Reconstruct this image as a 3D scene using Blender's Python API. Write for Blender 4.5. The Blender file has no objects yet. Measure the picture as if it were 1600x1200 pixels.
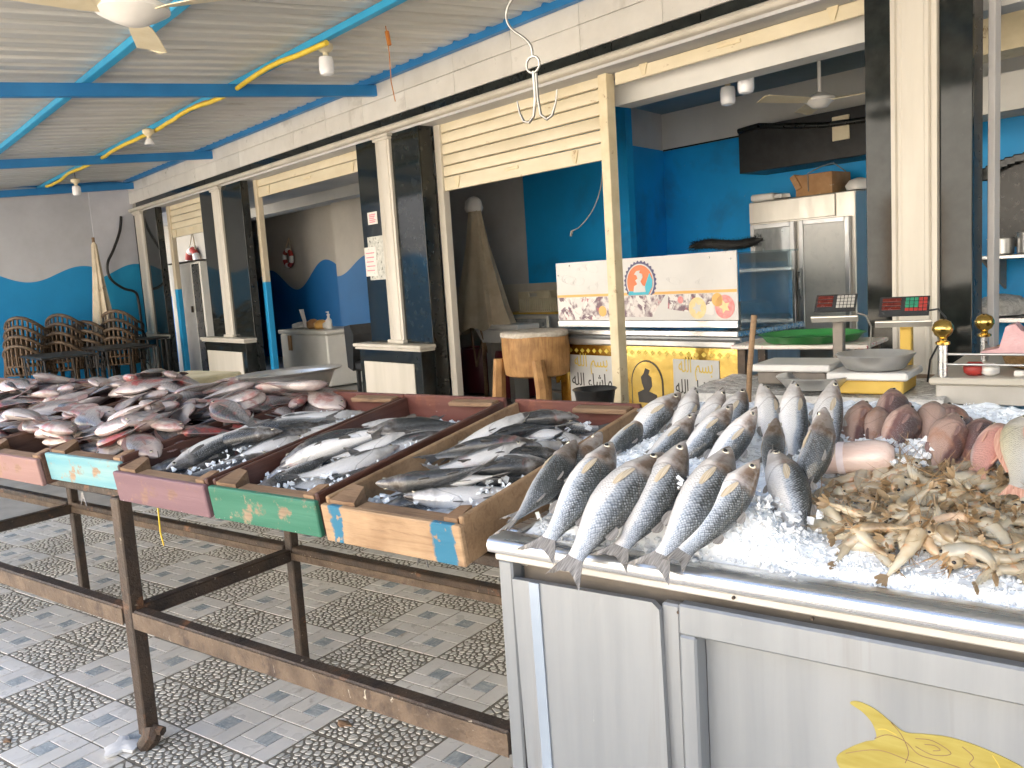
import bpy, bmesh, math, random
from mathutils import Vector, Matrix, noise
random.seed(11)
R = math.radians
sc = bpy.context.scene
col = sc.collection
TH = R(-14.0363)          # the shop row is turned against the tables and the counter
PI = math.pi

# ---------------------------------------------------------------- camera
cam = bpy.data.cameras.new('camera')
cam.sensor_width = 36.0
cam.lens = 36.0 * 1354.5 / 1600.0
cam.clip_start = 0.02
cam.clip_end = 2000
camo = bpy.data.objects.new('camera', cam)
col.objects.link(camo)
rt = Vector((0.807029, 0.587104, -0.063346))
dn = Vector((0.022685, -0.138017, -0.99017))
fw = Vector((-0.590076, 0.797659, -0.124702))
mx = Matrix.Identity(4)
for i in range(3):
    mx[i][0] = rt[i]; mx[i][1] = -dn[i]; mx[i][2] = -fw[i]
mx[2][3] = 1.394
camo.matrix_world = mx
sc.camera = camo

# ---------------------------------------------------------------- light
SUN_EL, SUN_AZ = 50.0, 24.0      # degrees; azimuth from +Y towards +X
world = bpy.data.worlds.new('World')
sc.world = world
world.use_nodes = True
wn = world.node_tree
sky = wn.nodes.new('ShaderNodeTexSky')
sky.sky_type = 'NISHITA'
sky.sun_disc = False
sky.sun_elevation = R(SUN_EL)
sky.sun_rotation = R(SUN_AZ)
sky.dust_density = 5.0
sky.ozone_density = 0.5
wn.links.new(sky.outputs[0], wn.nodes['Background'].inputs[0])
wn.nodes['Background'].inputs[1].default_value = 0.10
sun = bpy.data.lights.new('sun', 'SUN')
sun.energy = 5.0
sun.angle = R(0.5)
sun.color = (1.0, 0.94, 0.84)
suno = bpy.data.objects.new('sun', sun)
col.objects.link(suno)
sd = Vector((math.sin(R(SUN_AZ)) * math.cos(R(SUN_EL)), math.cos(R(SUN_AZ)) * math.cos(R(SUN_EL)), math.sin(R(SUN_EL))))
suno.rotation_euler = sd.to_track_quat('Z', 'Y').to_euler()
suno.location = sd * 30
sc.view_settings.view_transform = 'Standard'
sc.view_settings.look = 'None'
sc.view_settings.gamma = 1.0
sc.view_settings.exposure = 2.9
sc.view_settings.use_curve_mapping = False
sc.cycles.use_denoising = True
sc.cycles.max_bounces = 10
sc.cycles.diffuse_bounces = 6
sc.cycles.sample_clamp_indirect = 8.0
sc.cycles.caustics_reflective = False
sc.cycles.caustics_refractive = False

# ---------------------------------------------------------------- helpers
OFF = {}

def rotS(p):
    c, s = math.cos(TH), math.sin(TH)
    return Vector((c * p[0] - s * p[1], s * p[0] + c * p[1], p[2]))

def tag(o, label=None, cat=None, group=None, kind=None):
    if label: o['label'] = label
    if cat: o['category'] = cat
    if group: o['group'] = group
    if kind: o['kind'] = kind
    return o

def thing(name, label, cat, loc=(0, 0, 0), S=False, rz=0.0, group=None, kind=None, rot=None):
    """Empty at a thing's base; parts are modelled in frame coordinates (shop frame if S) and moved to it"""
    o = bpy.data.objects.new(name, None)
    o.empty_display_size = 0.1
    col.objects.link(o)
    if S:
        o.location = rotS(loc); o.rotation_euler = (0, 0, TH + rz)
    else:
        o.location = loc; o.rotation_euler = (0, 0, rz)
    if rot: o.rotation_euler = rot
    OFF[o.name] = Vector(loc)
    return tag(o, label, cat, group, kind)

class MB:
    def __init__(self):
        self.v = []; self.f = []; self.m = []; self.uv = None
    def add(self, vs, fs, mi=0):
        b = len(self.v)
        self.v += [tuple(x) for x in vs]
        self.f += [tuple(b + i for i in f) for f in fs]
        self.m += [mi] * len(fs)
        return self
    def box(self, x0, x1, y0, y1, z0, z1, c=0.0, mi=0, rz=0.0, rx=0.0, ry=0.0):
        ce = Vector(((x0 + x1) / 2, (y0 + y1) / 2, (z0 + z1) / 2))
        h = Vector((abs(x1 - x0) / 2, abs(y1 - y0) / 2, abs(z1 - z0) / 2))
        rm = None
        if rz or rx or ry:
            rm = Matrix.Rotation(rz, 3, 'Z') @ Matrix.Rotation(ry, 3, 'Y') @ Matrix.Rotation(rx, 3, 'X')
        c = min(c, min(h) * 0.45)
        if c <= 0:
            vs = [Vector((sx * h.x, sy * h.y, sz * h.z)) for sx in (-1, 1) for sy in (-1, 1) for sz in (-1, 1)]
            fs = [(0, 1, 3, 2), (4, 6, 7, 5), (0, 4, 5, 1), (2, 3, 7, 6), (0, 2, 6, 4), (1, 5, 7, 3)]
        else:
            vs = []; ix = {}
            for sx in (-1, 1):
                for sy in (-1, 1):
                    for sz in (-1, 1):
                        for a in range(3):
                            s = (sx, sy, sz)
                            ix[(sx, sy, sz, a)] = len(vs)
                            vs.append(Vector([s[k] * (h[k] - (0 if k == a else c)) for k in range(3)]))
            fs = []
            def K(a, sa, b, sb, cc, s3, w):
                s = [0, 0, 0]; s[a] = sa; s[b] = sb; s[cc] = s3
                return ix[(s[0], s[1], s[2], w)]
            for a in range(3):
                b, d = (a + 1) % 3, (a + 2) % 3
                for sa in (-1, 1):
                    fs.append(tuple(K(a, sa, b, p, d, q, a) for p, q in ((-1, -1), (1, -1), (1, 1), (-1, 1))))
                for sa in (-1, 1):
                    for sb in (-1, 1):
                        fs.append((K(a, sa, b, sb, d, -1, a), K(a, sa, b, sb, d, 1, a), K(a, sa, b, sb, d, 1, b), K(a, sa, b, sb, d, -1, b)))
            for sx in (-1, 1):
                for sy in (-1, 1):
                    for sz in (-1, 1):
                        fs.append(tuple(ix[(sx, sy, sz, a)] for a in range(3)))
        if rm: vs = [rm @ p for p in vs]
        return self.add([p + ce for p in vs], fs, mi)
    def tube(self, pts, r, n=8, mi=0, closed=False, flat=1.0):
        pts = [Vector(p) for p in pts]
        k = len(pts)
        rr = r if isinstance(r, (list, tuple)) else [r] * k
        vs = []; fs = []
        up = None
        for i, p in enumerate(pts):
            if closed: t = pts[(i + 1) % k] - pts[i - 1]
            else: t = pts[min(i + 1, k - 1)] - pts[max(i - 1, 0)]
            if t.length < 1e-9: t = Vector((0, 0, 1))
            t.normalize()
            if up is None:
                up = Vector((0, 0, 1)) if abs(t.z) < 0.9 else Vector((1, 0, 0))
            up = (up - t * up.dot(t))
            if up.length < 1e-6: up = t.orthogonal()
            up.normalize()
            sd_ = t.cross(up)
            for j in range(n):
                a = 2 * PI * (j + 0.5) / n
                vs.append(p + (sd_ * math.cos(a) + up * math.sin(a) * flat) * rr[i])
        m = k if closed else k - 1
        for i in range(m):
            for j in range(n):
                a, b = i * n + j, i * n + (j + 1) % n
                c, d = ((i + 1) % k) * n + (j + 1) % n, ((i + 1) % k) * n + j
                fs.append((a, b, c, d))
        if not closed:
            fs.append(tuple(range(n - 1, -1, -1)))
            fs.append(tuple((k - 1) * n + j for j in range(n)))
        return self.add(vs, fs, mi)
    def lathe(self, prof, c=(0, 0, 0), n=24, mi=0, sx=1.0, sy=1.0, cap=True, wob=0.0):
        vs = []; fs = []
        for (r, z) in prof:
            for j in range(n):
                a = 2 * PI * j / n
                w = 1 + wob * math.sin(3 * a + z * 9) + wob * math.sin(5 * a + 1.3)
                vs.append((c[0] + r * sx * w * math.cos(a), c[1] + r * sy * w * math.sin(a), c[2] + z))
        for i in range(len(prof) - 1):
            for j in range(n):
                fs.append((i * n + j, i * n + (j + 1) % n, (i + 1) * n + (j + 1) % n, (i + 1) * n + j))
        if cap:
            fs.append(tuple(range(n - 1, -1, -1)))
            k = (len(prof) - 1) * n
            fs.append(tuple(k + j for j in range(n)))
        return self.add(vs, fs, mi)
    def prism(self, poly, fn, d, mi=0):
        """poly: 2-D outline; fn(u, v, w) -> 3-D; extruded from w=0 to w=d"""
        n = len(poly)
        vs = [fn(u, v, 0) for u, v in poly] + [fn(u, v, d) for u, v in poly]
        fs = [tuple(range(n)), tuple(range(2 * n - 1, n - 1, -1))]
        fs += [(i, i + n, (i + 1) % n + n, (i + 1) % n) for i in range(n)]
        return self.add(vs, fs, mi)
    def build(self, name, mats, parent=None, smooth=None, S=False, kind=None, fixn=True):
        me = bpy.data.meshes.new(name)
        o3 = OFF.get(parent.name, Vector((0, 0, 0))) if parent is not None else Vector((0, 0, 0))
        if parent is not None and parent.name not in OFF: OFF[parent.name] = o3
        vs = [(p[0] - o3.x, p[1] - o3.y, p[2] - o3.z) for p in self.v] if o3.length else self.v
        me.from_pydata(vs, [], self.f)
        if not isinstance(mats, (list, tuple)): mats = [mats]
        for m in mats: me.materials.append(m)
        if len(mats) > 1: me.polygons.foreach_set('material_index', self.m)
        if self.uv:
            ul = me.uv_layers.new(name='UVMap')
            li = [0] * len(me.loops); me.loops.foreach_get('vertex_index', li)
            flat = []
            for i in li: flat += list(self.uv[i])
            ul.data.foreach_set('uv', flat)
        if fixn:
            bm = bmesh.new(); bm.from_mesh(me)
            bmesh.ops.recalc_face_normals(bm, faces=bm.faces)
            bm.to_mesh(me); bm.free()
        if smooth is not None:
            me.shade_smooth()
            if smooth < 170: me.set_sharp_from_angle(angle=R(smooth))
        me.update()
        o = bpy.data.objects.new(name, me)
        col.objects.link(o)
        if parent is not None:
            o.parent = parent; OFF[o.name] = o3
        elif S:
            o.rotation_euler = (0, 0, TH)
        if kind: o['kind'] = kind
        return o

def dup(o, parent=None, mw=None, label=None, group=None):
    c = o.copy(); col.objects.link(c)
    if parent is not None: c.parent = parent
    if mw is not None: c.matrix_world = mw
    if label: c['label'] = label
    if group: c['group'] = group
    for ch in list(o.children):
        d = ch.copy(); col.objects.link(d); d.parent = c
        for g in list(ch.children):
            e = g.copy(); col.objects.link(e); e.parent = d
    return c

# ---------------------------------------------------------------- materials
def nd(nt, t, ins=None, **pr):
    n = nt.nodes.new(t)
    for k, v in pr.items(): setattr(n, k, v)
    for k, v in (ins or {}).items():
        s = n.inputs[k]
        if isinstance(v, bpy.types.NodeSocket): nt.links.new(v, s)
        else: s.default_value = v
    return n

def c4(c): return (c[0], c[1], c[2], 1.0)

def ramp(nt, fac, stops, interp='LINEAR'):
    n = nt.nodes.new('ShaderNodeValToRGB')
    n.color_ramp.interpolation = interp
    el = n.color_ramp.elements
    while len(el) < len(stops): el.new(0.5)
    for e, (p, c) in zip(el, stops):
        e.position = p; e.color = c4(c) if len(c) == 3 else c
    nt.links.new(fac, n.inputs[0])
    return n.outputs[0]

def math_(nt, op, a, b=0.0, c=0.0):
    n = nt.nodes.new('ShaderNodeMath'); n.operation = op
    for i, x in enumerate((a, b, c)):
        if isinstance(x, bpy.types.NodeSocket): nt.links.new(x, n.inputs[i])
        else: n.inputs[i].default_value = x
    return n.outputs[0]

def mix(nt, f, a, b, mode='MIX'):
    n = nt.nodes.new('ShaderNodeMix'); n.data_type = 'RGBA'; n.blend_type = mode
    for k, x in ((0, f), (6, a), (7, b)):
        if isinstance(x, bpy.types.NodeSocket): nt.links.new(x, n.inputs[k])
        elif k == 0: n.inputs[0].default_value = x
        else: n.inputs[k].default_value = c4(x)
    return n.outputs[2]

def new_mat(name):
    m = bpy.data.materials.new(name); m.use_nodes = True
    nt = m.node_tree
    return m, nt, nt.nodes['Principled BSDF']

def coords(nt, kind='Object', scale=(1, 1, 1), rot=(0, 0, 0)):
    t = nt.nodes.new('ShaderNodeTexCoord')
    return nd(nt, 'ShaderNodeMapping', {'Vector': t.outputs[kind], 'Scale': scale, 'Rotation': rot}).outputs[0]

def mat(name, c1, c2=None, scale=6.0, rough=0.5, metal=0.0, bump=0.0, bscale=60.0, stretch=(1, 1, 1), coat=0.0,
        spots=None, rand=0.0, lo=0.35, hi=0.65, rvar=0.12, spec=0.5, bdist=0.01):
    """two-tone noise colour, uneven roughness, fine relief; spots = (colour, scale, threshold, softness)"""
    m, nt, b = new_mat(name)
    v = coords(nt, 'Object', stretch)
    if rand:
        o_ = nt.nodes.new('ShaderNodeObjectInfo'); k_ = math_(nt, 'MULTIPLY', o_.outputs['Random'], 57.0)
        v = nd(nt, 'ShaderNodeVectorMath', {0: v, 1: nd(nt, 'ShaderNodeCombineXYZ', {'X': k_, 'Y': k_, 'Z': k_}).outputs[0]}, operation='ADD').outputs[0]
    nz = nd(nt, 'ShaderNodeTexNoise', {'Vector': v, 'Scale': scale, 'Detail': 6.0, 'Roughness': 0.6})
    c = ramp(nt, nz.outputs[0], [(lo, c1), (hi, c2 or c1)])
    if spots:
        lst = spots if isinstance(spots, list) else [spots]
        for i, (sc_, ss, th, so) in enumerate(lst):
            n2 = nd(nt, 'ShaderNodeTexNoise', {'Vector': v, 'Scale': ss, 'Detail': 5.0, 'Roughness': 0.65, 'Distortion': 0.3 + i})
            f = ramp(nt, n2.outputs[0], [(th, (0, 0, 0)), (min(1, th + so), (1, 1, 1))])
            c = mix(nt, f, c, sc_)
    if rand:
        oi = nt.nodes.new('ShaderNodeObjectInfo')
        vv = math_(nt, 'MULTIPLY_ADD', oi.outputs['Random'], 2 * rand, 1 - rand)
        hs = nd(nt, 'ShaderNodeHueSaturation', {'Color': c, 'Value': vv})
        c = hs.outputs[0]
    nt.links.new(c, b.inputs['Base Color'])
    n3 = nd(nt, 'ShaderNodeTexNoise', {'Vector': v, 'Scale': scale * 3.1, 'Detail': 4.0})
    rr = math_(nt, 'MULTIPLY_ADD', n3.outputs[0], 2 * rvar, max(0.02, rough - rvar))
    nt.links.new(rr, b.inputs['Roughness'])
    b.inputs['Metallic'].default_value = metal
    b.inputs['Specular IOR Level'].default_value = spec
    if coat:
        b.inputs['Coat Weight'].default_value = coat
        b.inputs['Coat Roughness'].default_value = 0.12
    if bump:
        n4 = nd(nt, 'ShaderNodeTexNoise', {'Vector': v, 'Scale': bscale, 'Detail': 5.0, 'Roughness': 0.6})
        bn = nd(nt, 'ShaderNodeBump', {'Height': n4.outputs[0], 'Strength': bump, 'Distance': bdist})
        nt.links.new(bn.outputs[0], b.inputs['Normal'])
    return m

def wave_paint(name, upper, lower, base, amp, wl, ph, axis=0, amp2=0.0, rough=0.6):
    """wall paint: grey above a wavy line, blue below"""
    m, nt, b = new_mat(name)
    t = nt.nodes.new('ShaderNodeTexCoord')
    sx = nd(nt, 'ShaderNodeSeparateXYZ', {'Vector': t.outputs['Object']})
    a = sx.outputs[axis]
    s1 = math_(nt, 'SINE', math_(nt, 'MULTIPLY_ADD', a, 2 * PI / wl, ph))
    s2 = math_(nt, 'SINE', math_(nt, 'MULTIPLY_ADD', a, 2 * PI / (wl * 2.3), ph * 1.7))
    h = math_(nt, 'MULTIPLY_ADD', s1, amp, base)
    h = math_(nt, 'MULTIPLY_ADD', s2, amp2, h)
    f = math_(nt, 'MULTIPLY', math_(nt, 'SUBTRACT', sx.outputs[2], h), 160.0)
    f = math_(nt, 'MINIMUM', math_(nt, 'MAXIMUM', f, 0.0), 1.0)
    nz = nd(nt, 'ShaderNodeTexNoise', {'Vector': t.outputs['Object'], 'Scale': 1.8, 'Detail': 7.0, 'Roughness': 0.65})
    up = ramp(nt, nz.outputs[0], [(0.3, [x * 0.82 for x in upper]), (0.7, upper)])
    lo = ramp(nt, nz.outputs[0], [(0.3, [x * 0.88 for x in lower]), (0.7, lower)])
    nt.links.new(mix(nt, f, lo, up), b.inputs['Base Color'])
    b.inputs['Roughness'].default_value = rough
    n4 = nd(nt, 'ShaderNodeTexNoise', {'Vector': t.outputs['Object'], 'Scale': 45.0, 'Detail': 5.0})
    bn = nd(nt, 'ShaderNodeBump', {'Height': n4.outputs[0], 'Strength': 0.15, 'Distance': 0.01})
    nt.links.new(bn.outputs[0], b.inputs['Normal'])
    return m

def wood(name, c1, c2, axis=0, scale=9.0, rough=0.65, paint=None, rand=0.0, worn=0.55):
    """grain along an axis; paint = (colour, colour2) with worn patches of bare wood"""
    m, nt, b = new_mat(name)
    st = [7.0, 7.0, 7.0]; st[axis] = 0.55
    v = coords(nt, 'Object', st)
    v2 = coords(nt, 'Object')
    if rand:
        o_ = nt.nodes.new('ShaderNodeObjectInfo'); k_ = math_(nt, 'MULTIPLY', o_.outputs['Random'], 57.0)
        kv = nd(nt, 'ShaderNodeCombineXYZ', {'X': k_, 'Y': k_, 'Z': k_}).outputs[0]
        v = nd(nt, 'ShaderNodeVectorMath', {0: v, 1: kv}, operation='ADD').outputs[0]
        v2 = nd(nt, 'ShaderNodeVectorMath', {0: v2, 1: kv}, operation='ADD').outputs[0]
    n1 = nd(nt, 'ShaderNodeTexNoise', {'Vector': v, 'Scale': scale, 'Detail': 8.0, 'Roughness': 0.7, 'Distortion': 0.6})
    n2 = nd(nt, 'ShaderNodeTexNoise', {'Vector': v2, 'Scale': 7.0, 'Detail': 5.0})
    c = ramp(nt, n1.outputs[0], [(0.3, c1), (0.55, c2), (0.75, [x * 0.7 for x in c1])])
    st_ = ramp(nt, n2.outputs[0], [(0.42, (1, 1, 1)), (0.7, (0.45, 0.4, 0.36))])
    c = mix(nt, 0.7, c, st_, 'MULTIPLY')
    if paint:
        n3 = nd(nt, 'ShaderNodeTexNoise', {'Vector': v2, 'Scale': 11.0, 'Detail': 8.0, 'Roughness': 0.72})
        pf = ramp(nt, n3.outputs[0], [(worn, (1, 1, 1)), (worn + 0.06, (0, 0, 0))])
        n5 = nd(nt, 'ShaderNodeTexNoise', {'Vector': v, 'Scale': 3.0, 'Detail': 6.0})
        pc = ramp(nt, n5.outputs[0], [(0.3, paint[0]), (0.65, paint[1])])
        c = mix(nt, pf, c, pc)
        n6 = nd(nt, 'ShaderNodeTexNoise', {'Vector': v2, 'Scale': 70.0, 'Detail': 2.0})
        sf = ramp(nt, n6.outputs[0], [(0.735, (0, 0, 0)), (0.75, (1, 1, 1))])
        c = mix(nt, sf, c, (0.6, 0.6, 0.58))
    if rand:
        oi = nt.nodes.new('ShaderNodeObjectInfo')
        vv = math_(nt, 'MULTIPLY_ADD', oi.outputs['Random'], 2 * rand, 1 - rand)
        c = nd(nt, 'ShaderNodeHueSaturation', {'Color': c, 'Value': vv}).outputs[0]
    nt.links.new(c, b.inputs['Base Color'])
    b.inputs['Roughness'].default_value = rough
    bn = nd(nt, 'ShaderNodeBump', {'Height': n1.outputs[0], 'Strength': 0.5, 'Distance': 0.004})
    nt.links.new(bn.outputs[0], b.inputs['Normal'])
    return m

M = {}
BLUE = (0.012, 0.25, 0.47)
M['white_marble'] = mat('white marble', (0.60, 0.59, 0.56), (0.69, 0.68, 0.65), 3.0, 0.32, spots=((0.5, 0.49, 0.46), 2.2, 0.58, 0.10), rand=0.06, bump=0.05)
M['white_shaft'] = mat('white pilaster paint', (0.52, 0.49, 0.43), (0.61, 0.58, 0.52), 4.0, 0.42, bump=0.1, stretch=(1, 1, 0.15))
M['white_stone'] = mat('white stone panel', (0.53, 0.50, 0.43), (0.64, 0.60, 0.53), 4.0, 0.4, stretch=(1, 1, 0.1), bump=0.05)
M['black_marble'] = mat('polished black marble', (0.008, 0.010, 0.010), (0.020, 0.024, 0.023), 9.0, 0.07, rvar=0.04, spots=((0.045, 0.05, 0.05), 24.0, 0.66, 0.1), spec=0.3)
M['black_side'] = mat('black jamb marble', (0.006, 0.007, 0.007), (0.014, 0.016, 0.015), 7.0, 0.3)
M['grout_grey'] = mat('grey grout', (0.22, 0.22, 0.20), (0.30, 0.29, 0.27), 20, 0.8)
M['plaster_white'] = mat('white plaster', (0.60, 0.60, 0.58), (0.70, 0.70, 0.68), 1.5, 0.7, bump=0.15, bscale=30)
M['plaster_grey'] = mat('grey plaster', (0.46, 0.46, 0.47), (0.56, 0.56, 0.57), 1.6, 0.75, bump=0.2, bscale=35)
M['teal_ceiling'] = mat('teal ceiling paint', (0.20, 0.30, 0.35), (0.26, 0.37, 0.42), 1.2, 0.6)
M['blue_wall'] = mat('blue wall paint', (0.008, 0.33, 0.76), (0.012, 0.39, 0.86), 1.4, 0.5, bump=0.15, bscale=30, spots=[((0.02, 0.22, 0.52), 1.1, 0.52, 0.2), ((0.30, 0.42, 0.52), 9, 0.70, 0.05)])
M['blue_steel'] = mat('blue enamel steel', (0.010, 0.16, 0.42), (0.016, 0.20, 0.50), 3.0, 0.4, rvar=0.1, spots=((0.35, 0.38, 0.4), 60, 0.72, 0.03))
M['cyan_steel'] = mat('cyan enamel steel', (0.02, 0.30, 0.58), (0.03, 0.36, 0.64), 3.0, 0.45)
M['cream_steel'] = mat('cream shutter enamel', (0.62, 0.55, 0.39), (0.71, 0.64, 0.48), 5.0, 0.38, stretch=(0.4, 1, 1), spots=[((0.35, 0.24, 0.11), 14, 0.68, 0.08)], rand=0.05, bump=0.04)
M['cream_post'] = mat('cream post enamel', (0.64, 0.55, 0.36), (0.74, 0.65, 0.46), 7.0, 0.45, spots=[((0.28, 0.16, 0.06), 11, 0.63, 0.08)], bump=0.1)
M['roof_sheet'] = mat('galvanised sheet', (0.54, 0.545, 0.53), (0.66, 0.665, 0.65), 2.0, 0.45, metal=0.15, stretch=(3, 0.3, 1), spots=((0.2, 0.17, 0.12), 3, 0.62, 0.15), rand=0.06)
M['white_plastic'] = mat('white plastic', (0.74, 0.73, 0.70), (0.80, 0.79, 0.77), 5, 0.35)
M['cream_plastic'] = mat('cream plastic', (0.66, 0.58, 0.40), (0.74, 0.67, 0.50), 8, 0.45, bump=0.05)
M['frosted'] = mat('frosted bulb glass', (0.78, 0.80, 0.86), (0.84, 0.86, 0.9), 4, 0.15)
M['yellow_cable'] = mat('yellow conduit', (0.62, 0.44, 0.02), (0.74, 0.55, 0.05), 9, 0.5)
M['orange_cable'] = mat('orange conduit', (0.45, 0.15, 0.03), (0.5, 0.2, 0.04), 9, 0.5)
M['black_plastic'] = mat('black plastic', (0.012, 0.013, 0.014), (0.025, 0.026, 0.028), 9, 0.4)
M['black_iron'] = mat('black wrought iron', (0.012, 0.011, 0.010), (0.03, 0.027, 0.024), 14, 0.5, metal=0.3)
M['rust_steel'] = mat('rusty painted steel', (0.03, 0.022, 0.017), (0.075, 0.048, 0.03), 11, 0.55, spots=[((0.22, 0.10, 0.045), 9, 0.60, 0.1), ((0.42, 0.36, 0.27), 34, 0.66, 0.04)], bump=0.5, bscale=70)
M['rust_light'] = mat('rusty rail front', (0.085, 0.058, 0.038), (0.17, 0.12, 0.08), 12, 0.65, spots=[((0.06, 0.04, 0.03), 10, 0.56, 0.12), ((0.55, 0.50, 0.40), 38, 0.66, 0.05)], bump=0.6, bscale=70)
M['stainless'] = mat('stainless steel', (0.55, 0.56, 0.57), (0.64, 0.65, 0.66), 6, 0.28, metal=0.9, stretch=(0.2, 3, 3), bump=0.03, bscale=90)
M['stainless_dull'] = mat('dull aluminium panel', (0.28, 0.30, 0.32), (0.34, 0.36, 0.38), 4, 0.38, metal=0.5, stretch=(2.5, 2.5, 0.12), spots=[((0.23, 0.22, 0.20), 3.5, 0.58, 0.25), ((0.75, 0.76, 0.78), 26, 0.735, 0.02)], bump=0.06)
M['counter_frame'] = mat('counter frame cream steel', (0.52, 0.50, 0.46), (0.62, 0.60, 0.56), 6, 0.35, metal=0.3, spots=[((0.25, 0.13, 0.07), 9, 0.67, 0.06)])
M['grey_steel'] = mat('brushed grey steel', (0.42, 0.43, 0.44), (0.5, 0.51, 0.52), 6, 0.35, metal=0.8)  # plain brushed steel for bumper, bolts and door frames
M['galvanised'] = mat('aluminium basin', (0.55, 0.55, 0.54), (0.66, 0.66, 0.65), 8, 0.33, metal=0.75, bump=0.05)
M['gold'] = mat('gold mirror sheet', (0.70, 0.47, 0.11), (0.80, 0.58, 0.18), 3, 0.14, metal=1.0, rvar=0.08, bump=0.10, bscale=3, bdist=0.05)
M['brass'] = mat('brass', (0.62, 0.40, 0.10), (0.72, 0.5, 0.16), 6, 0.18, metal=1.0)
M['gold_ink'] = mat('gold lettering', (0.60, 0.44, 0.06), (0.66, 0.5, 0.1), 6, 0.4)
M['black_ink'] = mat('black lettering', (0.02, 0.02, 0.018), (0.035, 0.03, 0.03), 6, 0.5)
M['silver_panel'] = mat('silver grey panel', (0.52, 0.53, 0.53), (0.6, 0.61, 0.61), 3, 0.45)
M['banner_white'] = mat('printed white banner', (0.60, 0.60, 0.60), (0.67, 0.67, 0.67), 2, 0.35)
M['print_grey'] = mat('pale grey print', (0.52, 0.52, 0.54), (0.58, 0.58, 0.6), 5, 0.5)
M['print_orange'] = mat('orange print', (0.72, 0.16, 0.04), (0.78, 0.2, 0.06), 5, 0.4)
M['print_teal'] = mat('teal print', (0.02, 0.42, 0.58), (0.03, 0.48, 0.64), 5, 0.4)
M['print_navy'] = mat('navy print', (0.05, 0.05, 0.14), (0.08, 0.08, 0.2), 5, 0.4)
M['print_amber'] = mat('amber print', (0.75, 0.42, 0.10), (0.80, 0.48, 0.15), 5, 0.4)
M['print_lemon'] = mat('lemon print', (0.78, 0.62, 0.28), (0.82, 0.70, 0.42), 20, 0.4)
M['print_tomato'] = mat('tomato print', (0.72, 0.20, 0.22), (0.80, 0.38, 0.36), 30, 0.4)
M['print_photo'] = mat('printed photo of seafood', (0.16, 0.10, 0.14), (0.70, 0.66, 0.66), 11, 0.4, spots=[((0.42, 0.12, 0.16), 9, 0.6, 0.04), ((0.75, 0.73, 0.72), 6, 0.52, 0.03)], lo=0.42, hi=0.56)
M['print_flowers'] = mat('flowered print', (0.72, 0.66, 0.60), (0.78, 0.74, 0.70), 9, 0.5, spots=[((0.55, 0.12, 0.16), 24, 0.6, 0.03), ((0.2, 0.3, 0.16), 30, 0.65, 0.03)])
M['paper'] = mat('paper notice', (0.66, 0.63, 0.60), (0.74, 0.70, 0.67), 12, 0.8, spots=((0.60, 0.28, 0.32), 60, 0.62, 0.05))
M['paper_torn'] = mat('torn paper remains', (0.42, 0.43, 0.40), (0.62, 0.62, 0.58), 30, 0.85, spots=((0.10, 0.11, 0.10), 26, 0.58, 0.06))
M['pink_print'] = mat('pink print', (0.60, 0.16, 0.22), (0.66, 0.22, 0.28), 9, 0.7)
M['stump'] = wood('stump wood', (0.30, 0.15, 0.055), (0.50, 0.28, 0.11), axis=2, scale=6)
M['stump_top'] = mat('scored stump top', (0.50, 0.45, 0.38), (0.66, 0.62, 0.55), 26, 0.8, bump=0.8, bscale=60)
M['old_wood'] = wood('weathered wood', (0.16, 0.09, 0.05), (0.30, 0.19, 0.11), axis=0, rand=0.12)
M['old_wood_y'] = wood('weathered wood lengthwise', (0.09, 0.042, 0.028), (0.17, 0.09, 0.058), axis=1, rand=0.12)
M['wet_red_wood'] = wood('wet red brown board', (0.055, 0.022, 0.016), (0.105, 0.045, 0.033), axis=1, rough=0.4, rand=0.1)
M['red_board'] = wood('red painted board', (0.15, 0.05, 0.03), (0.24, 0.09, 0.06), axis=0, rough=0.5, paint=((0.12, 0.042, 0.032), (0.17, 0.06, 0.046)), worn=0.56)
M['raw_wood'] = wood('raw pale wood', (0.25, 0.15, 0.08), (0.38, 0.25, 0.14), axis=0, scale=7)
M['paint_blue'] = wood('blue painted wood', (0.36, 0.24, 0.13), (0.5, 0.36, 0.22), axis=0, paint=((0.02, 0.22, 0.42), (0.05, 0.30, 0.48)), worn=0.555)
M['paint_pink'] = wood('dusty pink painted wood', (0.25, 0.14, 0.09), (0.36, 0.22, 0.15), axis=0, paint=((0.25, 0.135, 0.12), (0.31, 0.18, 0.16)), worn=0.555)
M['paint_turq'] = wood('turquoise painted wood', (0.3, 0.2, 0.12), (0.42, 0.30, 0.2), axis=0, paint=((0.08, 0.30, 0.38), (0.26, 0.42, 0.41)), worn=0.555)
M['paint_mauve'] = wood('mauve painted wood', (0.2, 0.1, 0.08), (0.3, 0.18, 0.14), axis=0, paint=((0.15, 0.08, 0.095), (0.21, 0.12, 0.135)), worn=0.555)
M['paint_green'] = wood('green painted wood', (0.24, 0.17, 0.11), (0.36, 0.27, 0.18), axis=0, paint=((0.010, 0.12, 0.07), (0.05, 0.19, 0.125)), worn=0.555)
M['canvas'] = mat('beige canvas', (0.50, 0.41, 0.29), (0.62, 0.53, 0.40), 6, 0.85, bump=0.3, bscale=50)
M['canvas_cream'] = mat('cream canvas', (0.50, 0.43, 0.32), (0.62, 0.54, 0.42), 7, 0.85, bump=0.3, bscale=50, spots=((0.3, 0.22, 0.14), 8, 0.62, 0.1))
M['maroon'] = mat('maroon plastic', (0.10, 0.008, 0.018), (0.14, 0.014, 0.026), 4, 0.4)
M['green_plastic'] = mat('green plastic', (0.03, 0.21, 0.05), (0.05, 0.27, 0.08), 5, 0.35)
M['pink_plastic'] = mat('pink plastic', (0.55, 0.30, 0.32), (0.66, 0.42, 0.44), 8, 0.4, bump=0.4, bscale=30)
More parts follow.
